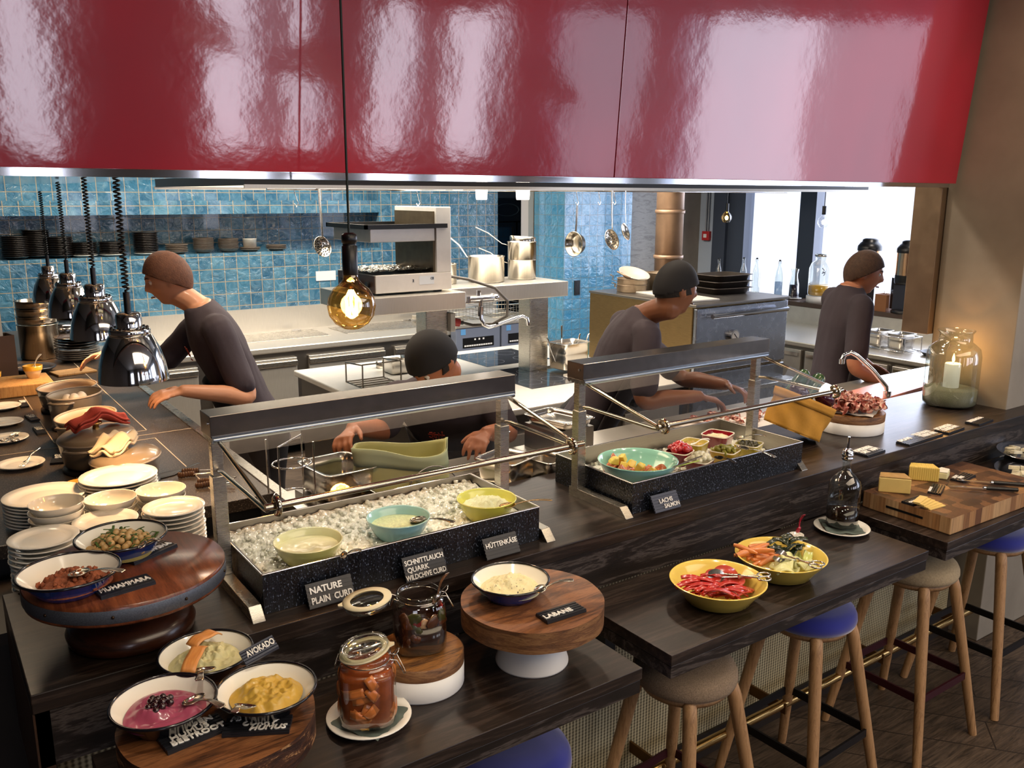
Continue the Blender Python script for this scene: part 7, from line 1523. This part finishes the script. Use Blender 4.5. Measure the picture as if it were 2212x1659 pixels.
def person(label, pel, chest, head, yaw_t, yaw_h, pitch_h, armR, armL, skin, hair, cap=False, roll_h=0, glasses=False, logo=True):
    pel, chest, head = Vector(pel), Vector(chest), Vector(head)
    F = Vector((math.cos(yaw_t), math.sin(yaw_t), 0)); Rt = Vector((F.y, -F.x, 0)); up = (chest-pel).normalized(); Fr = (F-up*F.dot(up)).normalized()
    foot = Vector((pel.x, pel.y, 0))
    t = thing('person', label, 'person', (foot.x, foot.y, 0)); O = Vector((foot.x, foot.y, 0)); L_ = lambda v: Vector(v)-O
    nb = chest+up*.12-Fr*.01; sk = plain('skin'+skin, skin, .5, var=.06, vscale=12, coat=.08)
    def torso(mb, k, lo=-.10, hi=.10):
        secs = [(-.10, .155, .115), (0, .165, .118), (.12, .150, .108), (.25, .160, .110), (.38, .182, .118), (.46, .190, .112), (.53, .165, .095), (.58, .095, .075), (.60, .066, .066), (.61, .060, .060)]
        Ln = (chest-pel).length/.46
        secs = [q for q in secs if lo <= q[0] <= hi]
        def fn(u, v):
            f = v*(len(secs)-1); i = min(int(f), len(secs)-2); g = f-i; a, b = secs[i], secs[i+1]; h = a[0]+(b[0]-a[0])*g; rx = (a[1]+(b[1]-a[1])*g)*k; ry = (a[2]+(b[2]-a[2])*g)*k; c = L_(pel+up*h*Ln); an = 2*PI*u
            return tuple(c+Rt*rx*math.cos(an)+Fr*ry*math.sin(an)*(1.0 if math.sin(an) > 0 else .95))
        mb.grid(fn, 28, 22, wrap=True); n = 28
        mb.add([fn(i/n, 0) for i in range(n)], [tuple(range(n))[::-1]]); mb.add([fn(i/n, 1) for i in range(n)], [tuple(range(n))])
    shR, shL = chest+Rt*.185+up*.045, chest-Rt*.185+up*.045
    hipR, hipL = pel+Rt*.09-up*.05, pel-Rt*.09-up*.05
    b = MB(); torso(b, .94, -1, 1)
    Hm = Matrix.Translation(L_(head)) @ Euler((0, 0, yaw_h-PI/2)).to_matrix().to_4x4() @ Euler((-pitch_h, roll_h, 0)).to_matrix().to_4x4()
    nk = Hm @ Vector((0, -.022, -.085)); limb(b, [L_(nb)-up*.03, (L_(nb)+nk)/2, nk], [.066, .056, .058])
    b.M = Hm; n_, m_ = 44, 34; hv = MB()
    vs = []
    hb = MB(); hb.ball((0, 0, 0), 1, n=n_, m=m_); b.add([headfn(*p) for p in hb.v], hb.f, True)
    for s in (-1, 1): b.ball((s*.077, -.012, .0), .030, (.34, .62, 1.05), 12, 8); b.ball((s*.076, .002, -.018), .014, (.5, .8, .9), 10, 8)
    b.M = Matrix()
    for sh, (el, wr_, hd, nr, cu), sd in ((shR, armR, 1), (shL, armL, -1)):
        el, wr_ = Vector(el), Vector(wr_); limb(b, [L_(sh), L_(sh.lerp(el, .5)), L_(el), L_(el.lerp(wr_, .4)), L_(wr_)], [.058, .050, .040, .041, .027]); hand(b, L_(wr_), hd, nr, sd, cu)
    for hp_ in (hipR, hipL):
        ft = Vector((hp_.x, hp_.y, 0)); kn = hp_.lerp(ft, .5)+F*.03; an = Vector((ft.x, ft.y, .085)); limb(b, [L_(hp_), L_(kn), L_(kn.lerp(an, .4)), L_(an)], [.088, .058, .055, .038]); limb(b, [L_(an)-Vector((0, 0, .03)), L_(an)+F*.08-Vector((0, 0, .045)), L_(an)+F*.17-Vector((0, 0, .052))], [.042, .038, .030])
    remesh(b, 'body', .0062, [sk], t, 2)
    # shirt with short sleeves
    c = MB(); torso(c, 1.07, -.1, .605)
    for sh, arm in ((shR, armR), (shL, armL)):
        el = Vector(arm[0]); limb(c, [L_(sh)-(sh-chest)*.35, L_(sh), L_(sh.lerp(el, .5)), L_(sh.lerp(el, .82))], [.066, .069, .064, .063])
    remesh(c, 'shirt', .009, [M_shirt], t, 3, .007, len(label))
    c = MB()
    for hp_ in (hipR, hipL):
        ft = Vector((hp_.x, hp_.y, 0)); kn = hp_.lerp(ft, .5)+F*.03; limb(c, [L_(hp_)+up*.06, L_(hp_), L_(kn), L_(Vector((ft.x, ft.y, .10)))], [.098, .10, .072, .060])
    remesh(c, 'trousers', .012, [M_trous], t, 2, .006, 3)
    def ap(u, v):
        an = PI*(.02+.96*u); h = .30-v*.85; k = 1.10+.10*v*(1 if v > .3 else 0); cc = L_(pel+(up*h if h > 0 else Vector((0, 0, h)))); return tuple(cc+Rt*.17*k*math.cos(an)+Fr*(.124*k+.01)*math.sin(an))
    a_ = MB().grid(ap, 24, 20).build('apron', M_apron, t); q = a_.modifiers.new('s', 'SOLIDIFY'); q.thickness = .004
    # hair or cap: head shell trimmed by a slanting plane
    def shell(g, co, no, m, name, th, ears=False):
        hb = MB(); hb.ball((0, 0, 0), 1, n=48, m=36); bm = bmesh.new(); vv = [bm.verts.new([c*g for c in headfn(*p)]) for p in hb.v]
        for f in hb.f: bm.faces.new([vv[i] for i in f])
        bmesh.ops.bisect_plane(bm, geom=bm.verts[:]+bm.edges[:]+bm.faces[:], plane_co=co, plane_no=no, clear_inner=True)
        if ears: bmesh.ops.bisect_plane(bm, geom=bm.verts[:]+bm.edges[:]+bm.faces[:], plane_co=(0, .035, 0), plane_no=(0, 1, .55), clear_outer=True)
        bm.transform(Hm); me = bpy.data.meshes.new(name); bm.to_mesh(me); bm.free(); me.polygons.foreach_set('use_smooth', [True]*len(me.polygons)); me.materials.append(m)
        q = bpy.data.objects.new(name, me); COL.objects.link(q); q.parent = t; z_ = q.modifiers.new('s', 'SOLIDIFY'); z_.thickness = th; z_.offset = 0
    M_hr = plain('hair'+hair, hair, .75, var=.3, vscale=60, bump=.5, bscale=160)
    if cap: shell(1.09, (0, .09, .040), (0, -.38, 1), M_cap, 'cap', .008); shell(1.035, (0, -.09, -.045), (0, -.25, 1), M_hr, 'hair', .005, True)
    else: shell(1.075, (0, .092, .062), (0, -.80, 1), M_hr, 'hair', .012)
    for s in (-1, 1):
        e = MB(); e.M = Hm; e.ball((s*.029, .0735, .012), .0125, n=14, m=10); e.mat(1).ball((s*.029, .0795, .012), .0075, (1, 1, 1), 12, 8); e.build('eye', [plain('eye_white', '#e8e2dc', .2), plain('dark_iris', '#2a1a12', .15)], t)
        e = MB(); e.M = Hm; e.tube([(s*.012, .093, .031), (s*.028, .090, .037), (s*.046, .079, .032)], 1, 6, flat=(.004, .008), rs=[1, 1, .5]); e.build('eyebrow', plain('hair'+hair, hair, .7), t)
    e = MB(); e.M = Hm; e.tube([(-.022, .083, -.060), (-.008, .0945, -.057), (0, .096, -.059), (.008, .0945, -.057), (.022, .083, -.060)], 1, 8, rs=[.002, .0045, .0045, .0045, .002]); e.build('lips', plain('lips'+skin, mul(rgb(skin), .62), .4), t)
    if logo:
        c0 = L_(chest-up*.05)+Fr*.135-Rt*(-.07 if logo == 1 else .07); lm_ = MB(); lm_.M = Matrix.Translation(c0) @ Matrix((-Rt, up, Fr)).transposed().to_4x4() if False else Matrix.Translation(c0) @ Matrix((Rt*-1, up, Fr)).transposed().to_4x4()
        S = .03
        for st_ in (((-.9, .9), (-.55, .95), (-.6, -.5), (-.85, -.7), (-1.0, -.3)), ((-.1, .8), (-.35, .7), (-.35, -.6), (0, -.6)), ((-.33, .1), (0, .1)), ((.25, -.7), (.3, .8), (.75, -.5), (.85, .95)), ((-1.1, .5), (1.1, -.2))):
            lm_.tube([(x*S, y*S, .004) for x, y in st_], 1, 4, flat=(.005, .003), rs=[1]*len(st_))
        for i in range(4): lm_.ball((-.018+.012*i, -.036, .004), .003, n=6, m=5)
        lm_.build('shirt_logo', M_logo, t)
    return t
A = lambda el, wr_, hd, nr, cu: (el, wr_, hd, nr, cu)
# cook 1: leaning over the hot buffet, facing left
person('cook in a dark t-shirt leaning left over the hot buffet with bare forearms out', (1.36, 4.12, .99), (1.19, 4.19, 1.45), (1.0197, 4.2772, 1.7086), 3.05, 3.0, .30,
       A((1.00, 4.44, 1.28), (.78, 4.48, 1.36), (-1, .0, -.25), (0, .3, 1), .5), A((1.24, 3.90, 1.19), (.95, 3.86, 1.26), (-1, .12, -.12), (0, -.3, 1), .6), '#c98f6c', '#5a3520')
# cook 2: bending behind the left sneeze guard
person('cook in a black cap bending low behind the left sneeze guard', (2.02, 3.36, .93), (1.79, 3.06, 1.26), (1.5866, 2.7867, 1.4891), -2.0, -2.85, .75,
       A((1.55, 3.12, 1.16), (1.33, 2.95, 1.24), (-.6, -.5, -.2), (-.3, .2, 1), .9), A((1.98, 2.86, 1.14), (1.78, 2.72, 1.20), (-.7, -.5, -.1), (.2, 0, 1), .8), '#b57350', '#1c1411', cap=True, logo=1)
# cook 3: slicing ham, seen in profile
person('cook in a black cap slicing ham, face turned to the right in profile', (2.72, 3.25, 1.00), (2.85, 3.08, 1.43), (2.9091, 2.8489, 1.6772), -.45, -.28, .12,
       A((2.70, 2.82, 1.19), (2.93, 2.70, 1.20), (.85, -.35, -.25), (0, 0, 1), .7), A((3.14, 3.02, 1.21), (3.22, 2.80, 1.20), (.3, -.9, -.2), (.3, 0, 1), .8), '#7d4f35', '#14100e', cap=True, logo=1)
# cook 4: walking to the right by the windows
person('cook in a dark t-shirt walking right by the sink and pink board', (4.37, 3.02, .98), (4.44, 3.0, 1.45), (4.5317, 2.9605, 1.6655), -.55, -.95, .22,
       A((4.24, 2.78, 1.19), (4.42, 2.72, 1.06), (.8, .1, -.45), (-.2, -.6, .8), .8), A((4.62, 3.14, 1.20), (4.72, 3.0, 1.10), (.7, -.5, -.4), (.3, .3, .9), .8), '#b97c5c', '#4a3426', logo=False)
